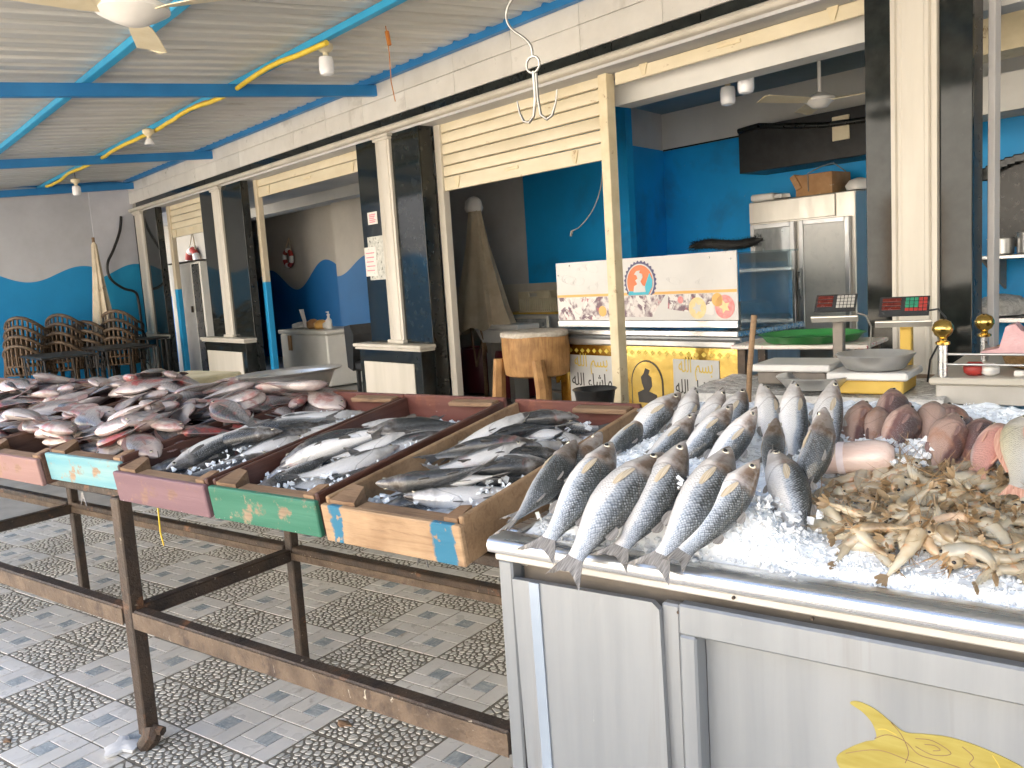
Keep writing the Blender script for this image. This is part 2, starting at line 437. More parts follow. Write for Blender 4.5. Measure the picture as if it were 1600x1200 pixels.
M['cardboard'] = mat('brown cardboard', (0.36, 0.19, 0.08), (0.46, 0.27, 0.13), 8, 0.75, spots=((0.62, 0.55, 0.45), 7, 0.62, 0.03))
M['chair_tan'] = mat('tan wicker chair plastic', (0.09, 0.055, 0.03), (0.16, 0.10, 0.055), 22, 0.55, stretch=(1, 1, 3), bump=0.5, bscale=90, rand=0.15)
M['chair_brown'] = mat('dark brown wicker chair plastic', (0.05, 0.042, 0.038), (0.09, 0.075, 0.065), 22, 0.5, stretch=(1, 1, 3), bump=0.5, bscale=90, rand=0.15)
M['red_cloth'] = mat('red vinyl', (0.36, 0.035, 0.03), (0.44, 0.05, 0.04), 5, 0.5)
M['yellow_paint'] = mat('yellow paint', (0.62, 0.40, 0.06), (0.70, 0.48, 0.10), 6, 0.5)
M['lcd'] = mat('scale display face', (0.03, 0.032, 0.035), (0.05, 0.052, 0.055), 9, 0.25)
M['led_red'] = mat('red display window', (0.10, 0.012, 0.01), (0.17, 0.03, 0.02), 30, 0.25)
M['key_grey'] = mat('grey keys', (0.40, 0.39, 0.36), (0.50, 0.49, 0.46), 9, 0.5)
M['key_green'] = mat('green keys', (0.02, 0.24, 0.14), (0.03, 0.29, 0.17), 9, 0.5)
M['scale_body'] = mat('grey brown scale housing', (0.16, 0.14, 0.12), (0.24, 0.21, 0.18), 8, 0.45)
M['wicker'] = mat('wicker basket', (0.30, 0.18, 0.07), (0.50, 0.33, 0.15), 40, 0.7, stretch=(1, 1, 2.5), bump=0.9, bscale=70)
M['clear_bag'] = mat('crumpled plastic bag', (0.50, 0.50, 0.49), (0.68, 0.68, 0.67), 14, 0.25, bump=0.9, bscale=22, bdist=0.03)
M['road'] = mat('dusty road', (0.36, 0.32, 0.26), (0.46, 0.41, 0.34), 0.8, 0.9, bump=0.4, bscale=12)
M['pave_far'] = mat('far paving', (0.30, 0.28, 0.25), (0.42, 0.40, 0.36), 4.0, 0.5, bump=0.1)
M['grout'] = mat('tile grout', (0.18, 0.16, 0.125), (0.25, 0.225, 0.18), 14, 0.7, bump=0.3)
M['tile_cream'] = mat('cream glazed tile', (0.66, 0.635, 0.585), (0.76, 0.735, 0.69), 5, 0.3, rand=0.07, spots=((0.36, 0.32, 0.26), 8, 0.6, 0.15), bump=0.05)
M['tile_marble'] = mat('blue grey marbled tile', (0.31, 0.355, 0.375), (0.47, 0.50, 0.505), 16, 0.25, stretch=(3, 1, 1), rand=0.1, lo=0.4, hi=0.6)
M['tile_pebble'] = mat('printed pebble', (0.54, 0.52, 0.465), (0.68, 0.66, 0.60), 30, 0.32, rand=0.08, spots=((0.24, 0.24, 0.23), 22, 0.6, 0.08))
M['foam'] = mat('yellowed foam board', (0.55, 0.46, 0.27), (0.68, 0.60, 0.40), 9, 0.8, bump=0.3, spots=((0.36, 0.27, 0.16), 10, 0.6, 0.1))
M['black_fur'] = mat('black fur', (0.006, 0.006, 0.006), (0.014, 0.014, 0.014), 9, 0.7)
M['hall_floor'] = mat('dark hall floor', (0.22, 0.22, 0.21), (0.30, 0.30, 0.29), 2.0, 0.35)
M['fridge_white'] = mat('white enamel', (0.66, 0.66, 0.63), (0.74, 0.74, 0.71), 3, 0.35, spots=((0.36, 0.25, 0.14), 5, 0.70, 0.08))
M['alu'] = mat('satin aluminium', (0.55, 0.53, 0.48), (0.64, 0.62, 0.57), 4, 0.35, metal=0.6, stretch=(1, 1, 0.2))

def glass(name, tint=(0.8, 0.9, 0.92), alpha=0.25, rough=0.05):
    m, nt, b = new_mat(name)
    nt.nodes.remove(b)
    out = nt.nodes['Material Output']
    tr = nd(nt, 'ShaderNodeBsdfTransparent', {'Color': c4(tint)})
    gl = nd(nt, 'ShaderNodeBsdfGlossy', {'Color': (0.9, 0.92, 0.95, 1), 'Roughness': rough})
    df = nd(nt, 'ShaderNodeBsdfDiffuse', {'Color': (0.5, 0.52, 0.53, 1)})
    lw = nd(nt, 'ShaderNodeLayerWeight', {'Blend': 0.25})
    nz = nd(nt, 'ShaderNodeTexNoise', {'Vector': coords(nt, 'Object', (2, 2, 1)), 'Scale': 4.0, 'Detail': 5.0})
    m1 = nd(nt, 'ShaderNodeMixShader', {0: math_(nt, 'MULTIPLY', nz.outputs[0], alpha), 1: tr.outputs[0], 2: df.outputs[0]})
    m2 = nd(nt, 'ShaderNodeMixShader', {0: math_(nt, 'MULTIPLY_ADD', lw.outputs['Fresnel'], 0.8, 0.05), 1: m1.outputs[0], 2: gl.outputs[0]})
    nt.links.new(m2.outputs[0], out.inputs[0])
    return m
M['glass'] = glass('clear glass')
M['glass_misty'] = glass('misted fridge glass', (0.85, 0.9, 0.9), 1.1)

M['frost'] = mat('frosted white glass', (0.70, 0.72, 0.71), (0.80, 0.81, 0.79), 5, 0.3, spots=((0.58, 0.60, 0.61), 3, 0.58, 0.2))
M['tan_render'] = mat('pale bounce render', (0.48, 0.47, 0.45), (0.58, 0.57, 0.54), 0.7, 0.85, bump=0.2, bscale=8)  # render of the added block, pale for its bounce light

def cat(pts, n=6, closed=False):
    """Catmull-Rom through the points"""
    P_ = [Vector(p) for p in pts]; m_ = len(P_); out = []
    for i in range(m_ if closed else m_ - 1):
        if closed: a, b_, c, d = P_[i - 1], P_[i], P_[(i + 1) % m_], P_[(i + 2) % m_]
        else: a, b_, c, d = P_[max(i - 1, 0)], P_[i], P_[i + 1], P_[min(i + 2, m_ - 1)]
        for k_ in range(n):
            t = k_ / n
            out.append(0.5 * ((2 * b_) + (c - a) * t + (2 * a - 5 * b_ + 4 * c - d) * t * t + (3 * b_ - a - 3 * c + d) * t ** 3))
    if not closed: out.append(P_[-1])
    return out
# ================================================================ setting
DF = 4.584                       # facade plane in the shop frame
b = MB(); b.add([(-300, -300, -0.10), (300, -300, -0.10), (300, 300, -0.10), (-300, 300, -0.10)], [(0, 1, 2, 3)])
tag(b.build('ground', M['road']), 'dusty pale street ground beyond the paved terrace', 'ground', kind='structure')
fl = MB(); fl.box(-26, 7, -2.3, 9.2, -0.2, -0.012)
floor = fl.build('floor', M['pave_far'], S=True)
tag(floor, 'terrace paved with patterned cream and pebble tiles', 'floor', kind='structure')
b = MB(); b.box(-22, 3, 4.95, 8.3, -0.02, 0.004)
tag(b.build('shop_floor', M['hall_floor'], S=True), 'dark tiled floor inside the shops', 'floor', kind='structure')

# ---- patterned floor tiles: four panels each, two of pebbles and two of blocks around a marble square
def clip(poly, a, bb):
    """keep the side of poly nearer to a than bb"""
    mx_, my_ = (a[0] + bb[0]) / 2, (a[1] + bb[1]) / 2
    nx, ny = bb[0] - a[0], bb[1] - a[1]
    out = []
    for i in range(len(poly)):
        p, q = poly[i], poly[(i + 1) % len(poly)]
        dp = (p[0] - mx_) * nx + (p[1] - my_) * ny
        dq = (q[0] - mx_) * nx + (q[1] - my_) * ny
        if dp <= 0: out.append(p)
        if (dp < 0 < dq) or (dq < 0 < dp):
            t = dp / (dp - dq)
            out.append((p[0] + (q[0] - p[0]) * t, p[1] + (q[1] - p[1]) * t))
    return out

def cells(pts, w):
    res = []
    for i, a in enumerate(pts):
        poly = [(0, 0), (w, 0), (w, w), (0, w)]
        for j, c in enumerate(pts):
            if j != i and abs(c[0] - a[0]) < 0.09 and abs(c[1] - a[1]) < 0.09: poly = clip(poly, a, c)
            if len(poly) < 3: break
        if len(poly) >= 3: res.append(poly)
    return res

def pebble_cells(rng, w, n):
    pts = []
    while len(pts) < n:
        best = max(((rng.uniform(0.008, w - 0.008), rng.uniform(0.008, w - 0.008)) for _ in range(5)),
                   key=lambda p: min([(p[0] - q[0]) ** 2 + (p[1] - q[1]) ** 2 for q in pts] or [1]))
        pts.append(best)
    return cells(pts, w)

def tile_mesh(seed):
    rng = random.Random(seed)
    b = MB()
    w = 0.4; g = 0.0016; q = 0.2
    b.box(g, w - g, g, w - g, -0.010, -0.0025, 0, 0)
    zt = 0.0
    for qx in (0, 1):
        for qy in (0, 1):
            ox, oy = qx * q, qy * q
            if qx == qy:
                wq = q - 0.006
                for poly in pebble_cells(rng, wq, 62):
                    cx = sum(p[0] for p in poly) / len(poly); cy = sum(p[1] for p in poly) / len(poly)
                    # round the corners (two chaikin passes), shrink for the joint
                    for _ in range(1):
                        pp = []
                        for i in range(len(poly)):
                            a, c = poly[i], poly[(i + 1) % len(poly)]
                            pp += [(a[0] * 0.75 + c[0] * 0.25, a[1] * 0.75 + c[1] * 0.25), (a[0] * 0.25 + c[0] * 0.75, a[1] * 0.25 + c[1] * 0.75)]
                        poly = pp
                    size = math.sqrt(max(1e-9, abs(sum(poly[i][0] * poly[(i + 1) % len(poly)][1] - poly[(i + 1) % len(poly)][0] * poly[i][1] for i in range(len(poly)))) / 2))
                    k = max(0.5, 1 - 0.0078 / max(size, 0.008))
                    n = len(poly)
                    lo = [(ox + 0.003 + cx + (p[0] - cx) * k, oy + 0.003 + cy + (p[1] - cy) * k, -0.0026) for p in poly]
                    hi = [(ox + 0.003 + cx + (p[0] - cx) * k * 0.86, oy + 0.003 + cy + (p[1] - cy) * k * 0.86, zt - 0.0002) for p in poly]
                    b.add(lo + hi, [tuple(range(n, 2 * n))] + [(i, (i + 1) % n, (i + 1) % n + n, i + n) for i in range(n)], 3)
            else:
                a, j = q / 3, 0.0016
                e0, e1 = 0.003, q - 0.003
                for (x0, x1, y0, y1, mi) in ((e0, 2 * a - j, e0, a - j, 1), (2 * a + j, e1, e0, 2 * a - j, 1), (a + j, e1, 2 * a + j, e1, 1), (e0, a - j, a + j, e1, 1), (a + j, 2 * a - j, a + j, 2 * a - j, 2)):
                    b.box(ox + x0, ox + x1, oy + y0, oy + y1, -0.004, zt, 0.0012, mi)
    return b

TM = []
for sd_ in (3, 8, 21):
    b = tile_mesh(sd_)
    o = b.build('floor_tile', [M['grout'], M['tile_cream'], M['tile_marble'], M['tile_pebble']])
    TM.append(o.data); bpy.data.objects.remove(o)
TROT = R(0.869)
U0, V0 = -13.385 * 0.2, 8.521 * 0.2
rngt = random.Random(5)
for i in range(-20, 8):
    for j in range(-8, 9):
        u, v = U0 + i * 0.4, V0 + j * 0.4
        c, s = math.cos(TROT), math.sin(TROT)
        cx, cy = u + 0.2, v + 0.2
        x, y = c * cx - s * cy, s * cx + c * cy
        # the paving in view under and before the table
        az = math.degrees(math.atan2(x, y))
        d = math.hypot(x, y)
        if y < 0.55 or x > -0.35 or az > -33 or az < -79 or d > 6.3 or (az < -71 and d > 4.2): continue
        if x > -1.0 and y > 1.3: continue
        o = bpy.data.objects.new('floor_tile', TM[rngt.randrange(3)])
        col.objects.link(o)
        o.parent = floor
        turn = 0 if (i + j) % 2 == 0 else 1
        flip = rngt.randrange(2) * 2
        mw = Matrix.Translation((x, y, rngt.uniform(-0.0006, 0.0006))) @ Matrix.Rotation(TROT + (turn + flip) * PI / 2, 4, 'Z') @ Matrix.Translation((-0.2, -0.2, 0))
        o.matrix_parent_inverse = Matrix.Rotation(-TH, 4, 'Z')
        o.matrix_basis = mw
b = MB(); b.box(-26, 7, 4.62, 4.95, -0.02, 0.002)
b.build('threshold', M['grout_grey'], floor)

# ---------------------------------------------------------------- the row of shops
bl = thing('shop_building', 'row of shops with black and white marble pilasters under a marble fascia', 'building', (-8, 4.6, 0), S=True)
# fascia: two courses of white marble, a black course, a rounded moulding
core = MB(); core.box(-15.15, 3.0, DF + 0.03, DF + 0.30, 2.80, 3.75)
core.build('fascia_core', M['grout_grey'], bl)
rf = random.Random(3)
MTILE = {}
def shared_box(key, name, dims, m, c, parent, loc):
    """alike pieces share one mesh"""
    if key not in MTILE:
        b_ = MB(); b_.box(0, dims[0], 0, dims[1], 0, dims[2], c)
        o_ = b_.build(name, m); MTILE[key] = o_.data; bpy.data.objects.remove(o_)
    o_ = bpy.data.objects.new(name, MTILE[key]); col.objects.link(o_)
    o_.parent = parent; o_.location = Vector(loc) - OFF[parent.name]; OFF[o_.name] = OFF[parent.name]
    return o_
k = 0
x = -15.2
while x < 2.2:
    for r_, (z0, z1) in enumerate(((2.945, 3.124), (3.128, 3.305), (3.309, 3.70))):
        shared_box(('ft', r_), 'marble_tile', (0.757, 0.03, z1 - z0), M['white_marble'], 0.002, bl, (x + (0.0 if r_ != 1 else 0.0), DF + rf.uniform(-0.001, 0.0015), z0))
    shared_box(('fb',), 'black_tile', (0.752, 0.03, 0.072), M['black_marble'], 0.002, bl, (x + 0.3, DF + 0.004, 2.869))
    x += 0.760
b = MB()
mold = [(0.03, 2.812), (-0.02, 2.812), (-0.035, 2.822), (-0.042, 2.838), (-0.035, 2.855), (-0.02, 2.866), (0.03, 2.866)]
n = len(mold)
vs = [(xx, DF + p[0], p[1]) for xx in (-15.25, 2.3) for p in mold]
b.add(vs, [(i, (i + 1) % n, n + (i + 1) % n, n + i) for i in range(n)] + [tuple(range(n)), tuple(range(2 * n - 1, n - 1, -1))])
b.build('moulding', M['white_stone'], bl, smooth=40)
b = MB(); b.box(-15.2, 3.0, DF + 0.02, DF + 0.45, 2.79, 2.815); b.build('soffit', M['plaster_grey'], bl)
b = MB(); b.box(-26, 7, DF + 0.06, 9.4, 3.72, 3.95); b.build('roof_slab', M['plaster_grey'], bl)

def pilaster(x0, x1, w0, w1, yb, ped=None, left_side=None):
    """black marble slabs either side of a fluted white shaft, on a pedestal"""
    p = MB(); p.box(x0 + 0.004, x1 - 0.004, DF + 0.03, yb, 0, 2.80)
    root = p.build('pilaster', M['black_side'], bl)
    z0 = 0.80 if ped else 0.0
    for a, c in ((x0, w0), (w1, x1)):
        q = MB(); q.box(a + 0.002, c - 0.002, DF + 0.012, DF + 0.034, z0, 2.788, 0.003); q.build('black_panel', M['black_marble'], root)
    q = MB()
    w = w1 - w0; nf = 30
    prof = []
    for i in range(nf + 1):
        t = i / nf
        prof.append((w0 + w * t, DF - 0.012 - 0.016 * math.sin(PI * t) + (0.012 if (0.10 < t < 0.16 or 0.84 < t < 0.90) else 0.0) + (0.006 if 0.24 < t < 0.76 else 0.0)))
    vs = [(a, y_, zz) for zz in (z0 + 0.03, 2.745) for a, y_ in prof] + [(w0, DF + 0.03, z0 + 0.03), (w1, DF + 0.03, z0 + 0.03), (w0, DF + 0.03, 2.745), (w1, DF + 0.03, 2.745)]
    m_ = nf + 1
    fs = [(i, i + 1, m_ + i + 1, m_ + i) for i in range(nf)] + [(0, m_, 2 * m_ + 2, 2 * m_), (nf, 2 * m_ + 1, 2 * m_ + 3, m_ + nf)]
    q.add(vs, fs); q.build('white_shaft', M['white_shaft'], root, smooth=25)
    q = MB()
    q.box(w0 - 0.03, w1 + 0.03, DF - 0.05, DF + 0.03, 2.768, 2.795, 0.006); q.box(w0 - 0.015, w1 + 0.015, DF - 0.036, DF + 0.03, 2.742, 2.769, 0.006)
    q.build('capital', M['white_shaft'], root)
    q = MB(); q.box(w0 - 0.02, w1 + 0.02, DF - 0.04, DF + 0.03, z0, z0 + 0.035, 0.006); q.build('shaft_base', M['white_shaft'], root)
    if ped:
        a, c = x0 - 0.10, x1 + 0.02
        q = MB(); q.box(a, c, DF - 0.16, DF + 0.03, 0.765, 0.80, 0.008); q.box(a + 0.02, c - 0.02, DF - 0.145, DF + 0.03, 0.74, 0.766, 0.008)
        q.build('sill', M['white_stone'], root)
        q = MB(); q.box(a + 0.06, c - 0.05, DF - 0.115, DF + 0.03, 0.0, 0.739, 0.003)
        pd = q.build('pedestal', M['black_marble'], root)
        q = MB(); q.box(a + 0.15, c - 0.17, DF - 0.128, DF - 0.116, 0.02, 0.62, 0.003); q.build('white_panel', M['white_stone'], pd)
    return root
P1 = pilaster(-15.12, -14.02, -14.98, -14.62, 4.70, ped=True)
P2 = pilaster(-12.12, -10.72, -11.63, -11.35, 4.70, ped=True)
P3 = pilaster(-7.81, -6.695, -7.40, -7.155, 4.75, ped=True)
P4 = pilaster(-2.445, -1.888, -2.290, -2.052, 4.72)

# interior walls
def wall(name, m, *a, **k):
    q = MB(); q.box(*a); return q.build(name, m, bl)
wave_hall = wave_paint('hall wave paint', (0.55, 0.52, 0.46), (0.004, 0.17, 0.48), 1.66, 0.20, 2.3, 1.2, 0, 0.10)
wall('back_wall', wave_hall, -21.0, -8.0, 7.8, 7.95, 0, 3.3)
wall('partition', wave_paint('partition paint', (0.42, 0.40, 0.36), (0.004, 0.17, 0.48), 1.40, 0.0, 3, 0), -21, -15.55, 6.3, 6.42, 0, 3.3)
wall('hall_pier', wave_hall, -13.65, -11.5, 7.45, 7.80, 0, 3.0)
wall('hall_ceiling', M['plaster_white'], -21, -9.3, 4.9, 7.8, 2.86, 3.0)
wall('ceiling_beam', M['plaster_white'], -21, -9.3, 6.6, 6.85, 2.70, 2.861)
wall('hall_end_wall', M['plaster_grey'], -21.1, -21, 4.9, 7.9, 0, 3.3)
alc = wall('alcove_wall', M['plaster_grey'], -10.2, -8.165, 7.1, 7.2, 1.27, 3.3)
wall('alcove_wall_blue', M['blue_wall'], -8.165, -6.45, 7.1, 7.2, 1.27, 3.3)
wall('dado', M['white_stone'], -10.2, -6.45, 7.07, 7.2, 0, 1.275)
# side wall in line with the tables, then the back wall of the fish shop
q = MB(); q.v = []
def sk(s0, y0, s1, y1, t, z0, z1, m, name):
    d = Vector((s1 - s0, y1 - y0, 0)).normalized(); nn = Vector((-d.y, d.x, 0)) * t
    q_ = MB()
    pts = [Vector((s0, y0, 0)), Vector((s1, y1, 0)), Vector((s1, y1, 0)) + nn, Vector((s0, y0, 0)) + nn]
    q_.prism([(p.x, p.y) for p in pts], lambda u, v, w: (u, v, z0 + w), z1 - z0)
    return q_.build(name, m, bl)
sk(-7.50, 4.80, -10.75, 7.15, 0.10, 0, 3.3, M['plaster_grey'], 'alcove_side_wall')
sk(-6.60, 7.12, -6.87, 8.2, 0.12, 0, 2.735, M['blue_wall'], 'side_wall')
sk(-6.60, 7.12, -6.87, 8.2, 0.12, 2.735, 3.3, M['plaster_grey'], 'side_wall_band')
wall('back_wall', M['blue_wall'], -6.9, 2.0, 8.2, 8.35, 0, 2.735)
wall('back_wall_band', M['plaster_white'], -6.9, 2.0, 8.19, 8.35, 2.735, 3.2)
wall('picture_rail', M['black_side'], -6.85, -5.6, 8.175, 8.19, 2.722, 2.738)
wall('shop_ceiling', M['teal_ceiling'], -6.9, 2.5, 4.95, 8.3, 3.15, 3.3)
wall('ceiling_beam', M['plaster_white'], -4.62, -1.7, 4.98, 5.16, 2.60, 3.152)
wall('ceiling_beam', M['plaster_white'], -7.8, -4.62, 5.5, 5.7, 2.9, 3.152)
wall('alcove_ceiling', M['plaster_grey'], -11, -6.6, 4.95, 7.1, 3.15, 3.3)
wall('outer_wall', M['plaster_grey'], 2.0, 2.15, 4.7, 8.3, 0, 3.72)
wall('kitchen_beam', M['plaster_white'], -3.2, 2.0, 7.0, 7.4, 2.35, 2.62)
wall('kitchen_beam', M['cream_post'], -3.2, 2.0, 6.2, 6.5, 2.62, 3.15)

# the shaded end wall of the terrace
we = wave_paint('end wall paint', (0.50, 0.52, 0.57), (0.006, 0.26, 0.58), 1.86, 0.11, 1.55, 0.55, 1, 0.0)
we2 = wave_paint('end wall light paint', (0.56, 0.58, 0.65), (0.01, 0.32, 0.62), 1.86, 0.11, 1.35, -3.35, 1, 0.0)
ew = thing('end_wall', 'grey end wall with a wavy blue painted dado', 'wall', (-15.2, 3.5, 0), S=True)
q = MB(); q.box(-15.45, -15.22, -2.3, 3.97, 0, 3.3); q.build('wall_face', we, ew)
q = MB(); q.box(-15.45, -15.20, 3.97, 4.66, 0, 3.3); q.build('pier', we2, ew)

# ---------------------------------------------------------------- roller shutters
def handle(q, xc, y, z):
    q.box(xc - 0.09, xc + 0.09, y - 0.022, y - 0.010, z - 0.012, z + 0.012, 0.004)
def shutter(label, x0, x1, y, zb, zt, guides, rail=0.125):
    t = thing('roller_shutter', label, 'shutter', ((x0 + x1) / 2, y, zb), S=True, group='roller shutters of the shop row')
    z = zb + rail
    h = 0.098
    while z < zt - 0.005:
        zz = min(z + h, zt)
        prof = [(0.0, z + 0.004), (-0.010, z + 0.010), (-0.016, z + (zz - z) * 0.5), (-0.010, zz - 0.008), (0.0, zz - 0.002), (0.012, zz - 0.002), (0.012, z + 0.004)]
        q = MB(); n = len(prof)
        q.add([(xx, y + p[0], p[1]) for xx in (x0, x1) for p in prof], [(i, (i + 1) % n, n + (i + 1) % n, n + i) for i in range(n)] + [tuple(range(n)), tuple(range(2 * n - 1, n - 1, -1))])
        q.build('slat', M['cream_steel'], t, smooth=35)
        z += h
    q = MB(); q.box(x0, x1, y - 0.014, y + 0.014, zb, zb + rail - 0.004, 0.004); rl = q.build('bottom_rail', M['cream_steel'], t)
    q = MB(); handle(q, (x0 + x1) / 2, y, zb + rail * 0.62); q.build('handle', M['cream_post'], rl)
    for xc in (x0 + (x1 - x0) * 0.14, x1 - (x1 - x0) * 0.14):
        q = MB(); q.prism([(-0.045, 0.10), (0.045, 0.10), (0.012, 0.0), (-0.012, 0.0)], lambda u, v, w, xc=xc: (xc + u, y - 0.017 - w, zb + 0.012 + v), 0.006)
        q.build('lock_bracket', M['cream_post'], rl)
    q = MB(); q.box(x0 - 0.05, x1 + 0.05, y + 0.03, y + 0.30, 2.815, 3.0); q.build('roll_housing', M['plaster_grey'], t)
    for g in guides:
        q = MB(); q.box(g[0], g[1], y - 0.035, y + 0.035, 0, g[2], 0.003)
        q.build('guide', g[3], t)
    return t
Ysh = 4.80
def two_tone(t):
    gpaint = wave_paint('guide two tone paint', (0.60, 0.53, 0.40), (0.010, 0.30, 0.62), 1.50 - OFF[t.name].z, 0.0, 3, 0)
    for ch in t.children:
        if ch.name.startswith('guide'): ch.data.materials[0] = gpaint
s1 = shutter('cream roller shutter half lowered over the farthest opening', -14.0, -12.13, Ysh, 2.30, 2.80, [(-14.02, -13.90, 2.8, M['cream_post'])])
s2 = shutter('cream roller shutter almost fully raised, beside the pilaster with paper notices', -10.715, -7.82, Ysh, 2.57, 2.80, [(-10.712, -10.62, 2.8, M['cream_post'])])
s3 = shutter('cream roller shutter a third lowered above the wooden stump', -6.69, -4.585, Ysh, 2.195, 2.80, [(-6.69, -6.60, 2.8, M['white_stone'])])
s4 = shutter('cream roller shutter rolled up to its bottom rail above the glass fridge', -4.43, -2.45, Ysh, 2.70, 2.80, [(-1.886, -1.852, 2.8, M['plaster_grey'])], rail=0.09)
for t_ in (s1, s2): two_tone(t_)
q = MB(); q.box(-4.56, -4.475, Ysh - 0.06, Ysh + 0.03, 0, 2.80, 0.005)
pst = q.build('shutter_post', M['cream_post'], S=True)
tag(pst, 'tall cream steel post with rust between two shutters', 'post')

# notices pasted on the black pilaster
for (a, c, z0, z1, m, nm, lb, dy) in ((-7.68, -7.50, 1.98, 2.10, M['paper'], 'paper_notice', 'small square pink printed notice above torn paper on black pilaster', 0.0),
        (-7.72, -7.42, 1.43, 1.86, M['paper_torn'], 'torn_poster', 'torn grey poster remains on black pilaster', 0.0),
        (-7.79, -7.57, 1.47, 1.76, M['paper'], 'paper_notice', 'white sheet with pink writing pasted over a torn poster', 0.004)):
    q = MB(); q.box(a, c, DF + 0.006 - dy, DF + 0.0095 - dy, z0, z1)
    o = q.build(nm, m, S=True); tag(o, lb, 'notice', group='papers on the pilaster')
    if 'torn' not in nm:
        for i in range(5):
            q = MB(); zz = z1 - (z1 - z0) * (0.2 + 0.15 * i); q.box(a + 0.03, c - 0.03 - 0.012 * (i % 3), DF + 0.0045 - dy, DF + 0.0055 - dy, zz - 0.006, zz + 0.004)
            q.build('print_line', M['pink_print'], o)

# ---------------------------------------------------------------- canopy over the terrace
def zr(y): return 3.33 - 0.08 * (DF - y)
cp = thing('canopy', 'corrugated metal canopy roof on blue steel beams', 'canopy', (-5, 1.2, 3.0), S=True)
pitch = 0.22
prof = [(0.0, 0.0), (0.085, 0.0), (0.11, 0.032), (0.155, 0.032), (0.18, 0.0)]
x = -15.3
while x < 5.9:
    q = MB(); up = []
    for i in range(4):
        for (px, pz) in prof: up.append((x + i * pitch + px, pz))
    up.append((x + 4 * pitch, 0.0))
    sag = 0.0
    ys = [-0.02, 1.0, 2.2, 3.4, 4.62]
    vs = []
    for yy in ys:
        for (a, z) in up: vs.append((a, yy, zr(yy) + z + sag + 0.004 * math.sin(yy * 2.1)))
    n = len(up)
    q.add(vs, [(j * n + i, j * n + i + 1, (j + 1) * n + i + 1, (j + 1) * n + i) for j in range(len(ys) - 1) for i in range(n - 1)])
    o = q.build('roof_sheet', M['roof_sheet'], cp, fixn=False)
    x += 4 * pitch
# main beams along the facade, rafters across, edge angle on the fascia
def beam_s(name, y, w, h, m, s0=-15.2, s1=5.9, dz=0.0):
    q = MB(); z = zr(y) - 0.012 + dz; q.box(s0, s1, y - w / 2, y + w / 2, z - h, z, 0.004); return q.build(name, m, cp)
beam_s('beam', 2.0, 0.065, 0.05, M['cyan_steel'])
beam_s('beam', 3.25, 0.06, 0.05, M['cyan_steel'])
beam_s('beam', 0.3, 0.065, 0.05, M['cyan_steel'])
beam_s('edge_angle', 4.545, 0.06, 0.075, M['blue_steel'], dz=0.03)
for s_ in (-7.34, -11.5, -14.9, -3.0, 1.3):
    q = MB(); y0, y1 = 0.0, 4.60
    h, w = 0.10, 0.06
    vs = []
    for yy in (y0, y1):
        z = zr(yy) - 0.064
        vs += [(s_ - w / 2, yy, z), (s_ + w / 2, yy, z), (s_ + w / 2, yy, z - h), (s_ - w / 2, yy, z - h)]
    q.add(vs, [(0, 1, 5, 4), (1, 2, 6, 5), (2, 3, 7, 6), (3, 0, 4, 7), (0, 3, 2, 1), (4, 5, 6, 7)])
    q.build('rafter', M['blue_steel'], cp)
q = MB(); q.box(-15.2, -15.12, 0.0, 4.60, 3.20, 3.30, 0.004); q.build('wall_plate', M['blue_steel'], cp)
for s_ in (-15.0, -9.6, 3.0, 5.7):
    q = MB(); q.box(s_ - 0.05, s_ + 0.05, 0.25, 0.35, 0, zr(0.3) - 0.06, 0.005); q.build('post', M['blue_steel'], cp)

# yellow conduit slung along the second beam
pts = []
rr_ = random.Random(4)
s_ = -14.3
while s_ < -5.6:
    pts.append((s_, 3.18 + 0.025 * math.sin(s_ * 3.1), zr(3.2) - 0.085 - 0.02 * abs(math.sin(s_ * 1.9)) + rr_.uniform(-0.006, 0.006))); s_ += 0.22
q = MB(); q.tube(pts, 0.020, 8)
o = q.build('electric_conduit', M['yellow_cable'], S=True, smooth=60); tag(o, 'yellow flexible conduit slung along a canopy beam', 'cable')
q = MB(); q.tube([(p[0], p[1] + 0.05, p[2] + 0.035) for p in pts[20:34]], 0.014, 6); o2 = q.build('orange_sleeve', M['orange_cable'], o, smooth=60)

def lamp(label, s, y, ztop, dz, kind=0):
    t = thing('hanging_lamp', label, 'lamp', (s, y, ztop - dz - 0.25), S=True, group='lamps under the roofs')
    zz = ztop - dz
    if dz > 0.02:
        q = MB(); q.tube([(s, y, ztop), (s + 0.004, y, ztop - dz * 0.5), (s, y, zz)], 0.004, 5); q.build('wire', M['black_plastic'], t)
    q = MB(); q.lathe([(0.02, 0.02), (0.058, 0.0), (0.06, -0.025), (0.045, -0.045), (0.022, -0.06), (0.02, -0.085)], (s, y, zz), 20); q.build('lamp_base', M['cream_plastic'], t, smooth=50)
    q = MB()
    if kind == 0: q.lathe([(0.02, -0.08), (0.05, -0.092), (0.056, -0.12), (0.056, -0.19), (0.048, -0.215), (0.02, -0.225)], (s, y, zz), 20)
    else: q.lathe([(0.016, -0.08), (0.03, -0.095), (0.05, -0.135), (0.052, -0.15), (0.02, -0.152)], (s, y, zz), 20)
    q.build('bulb', M['frosted'], t, smooth=50)
lamp('white lamp nearest the camera on the yellow conduit', -5.98, 3.33, 3.18, 0.0)
lamp('small spot lamp with a flared bulb on the yellow conduit', -9.45, 3.12, 3.12, 0.0, 1)
lamp('farthest white lamp hanging by the end wall', -13.2, 3.30, 3.18, 0.10)
lamp('bright white lamp inside the fish shop, hung from the lintel beam', -3.66, 5.27, 2.80, 0.05)
lamp('dull lamp behind the bright one inside the fish shop', -4.05, 5.6, 2.84, 0.07)

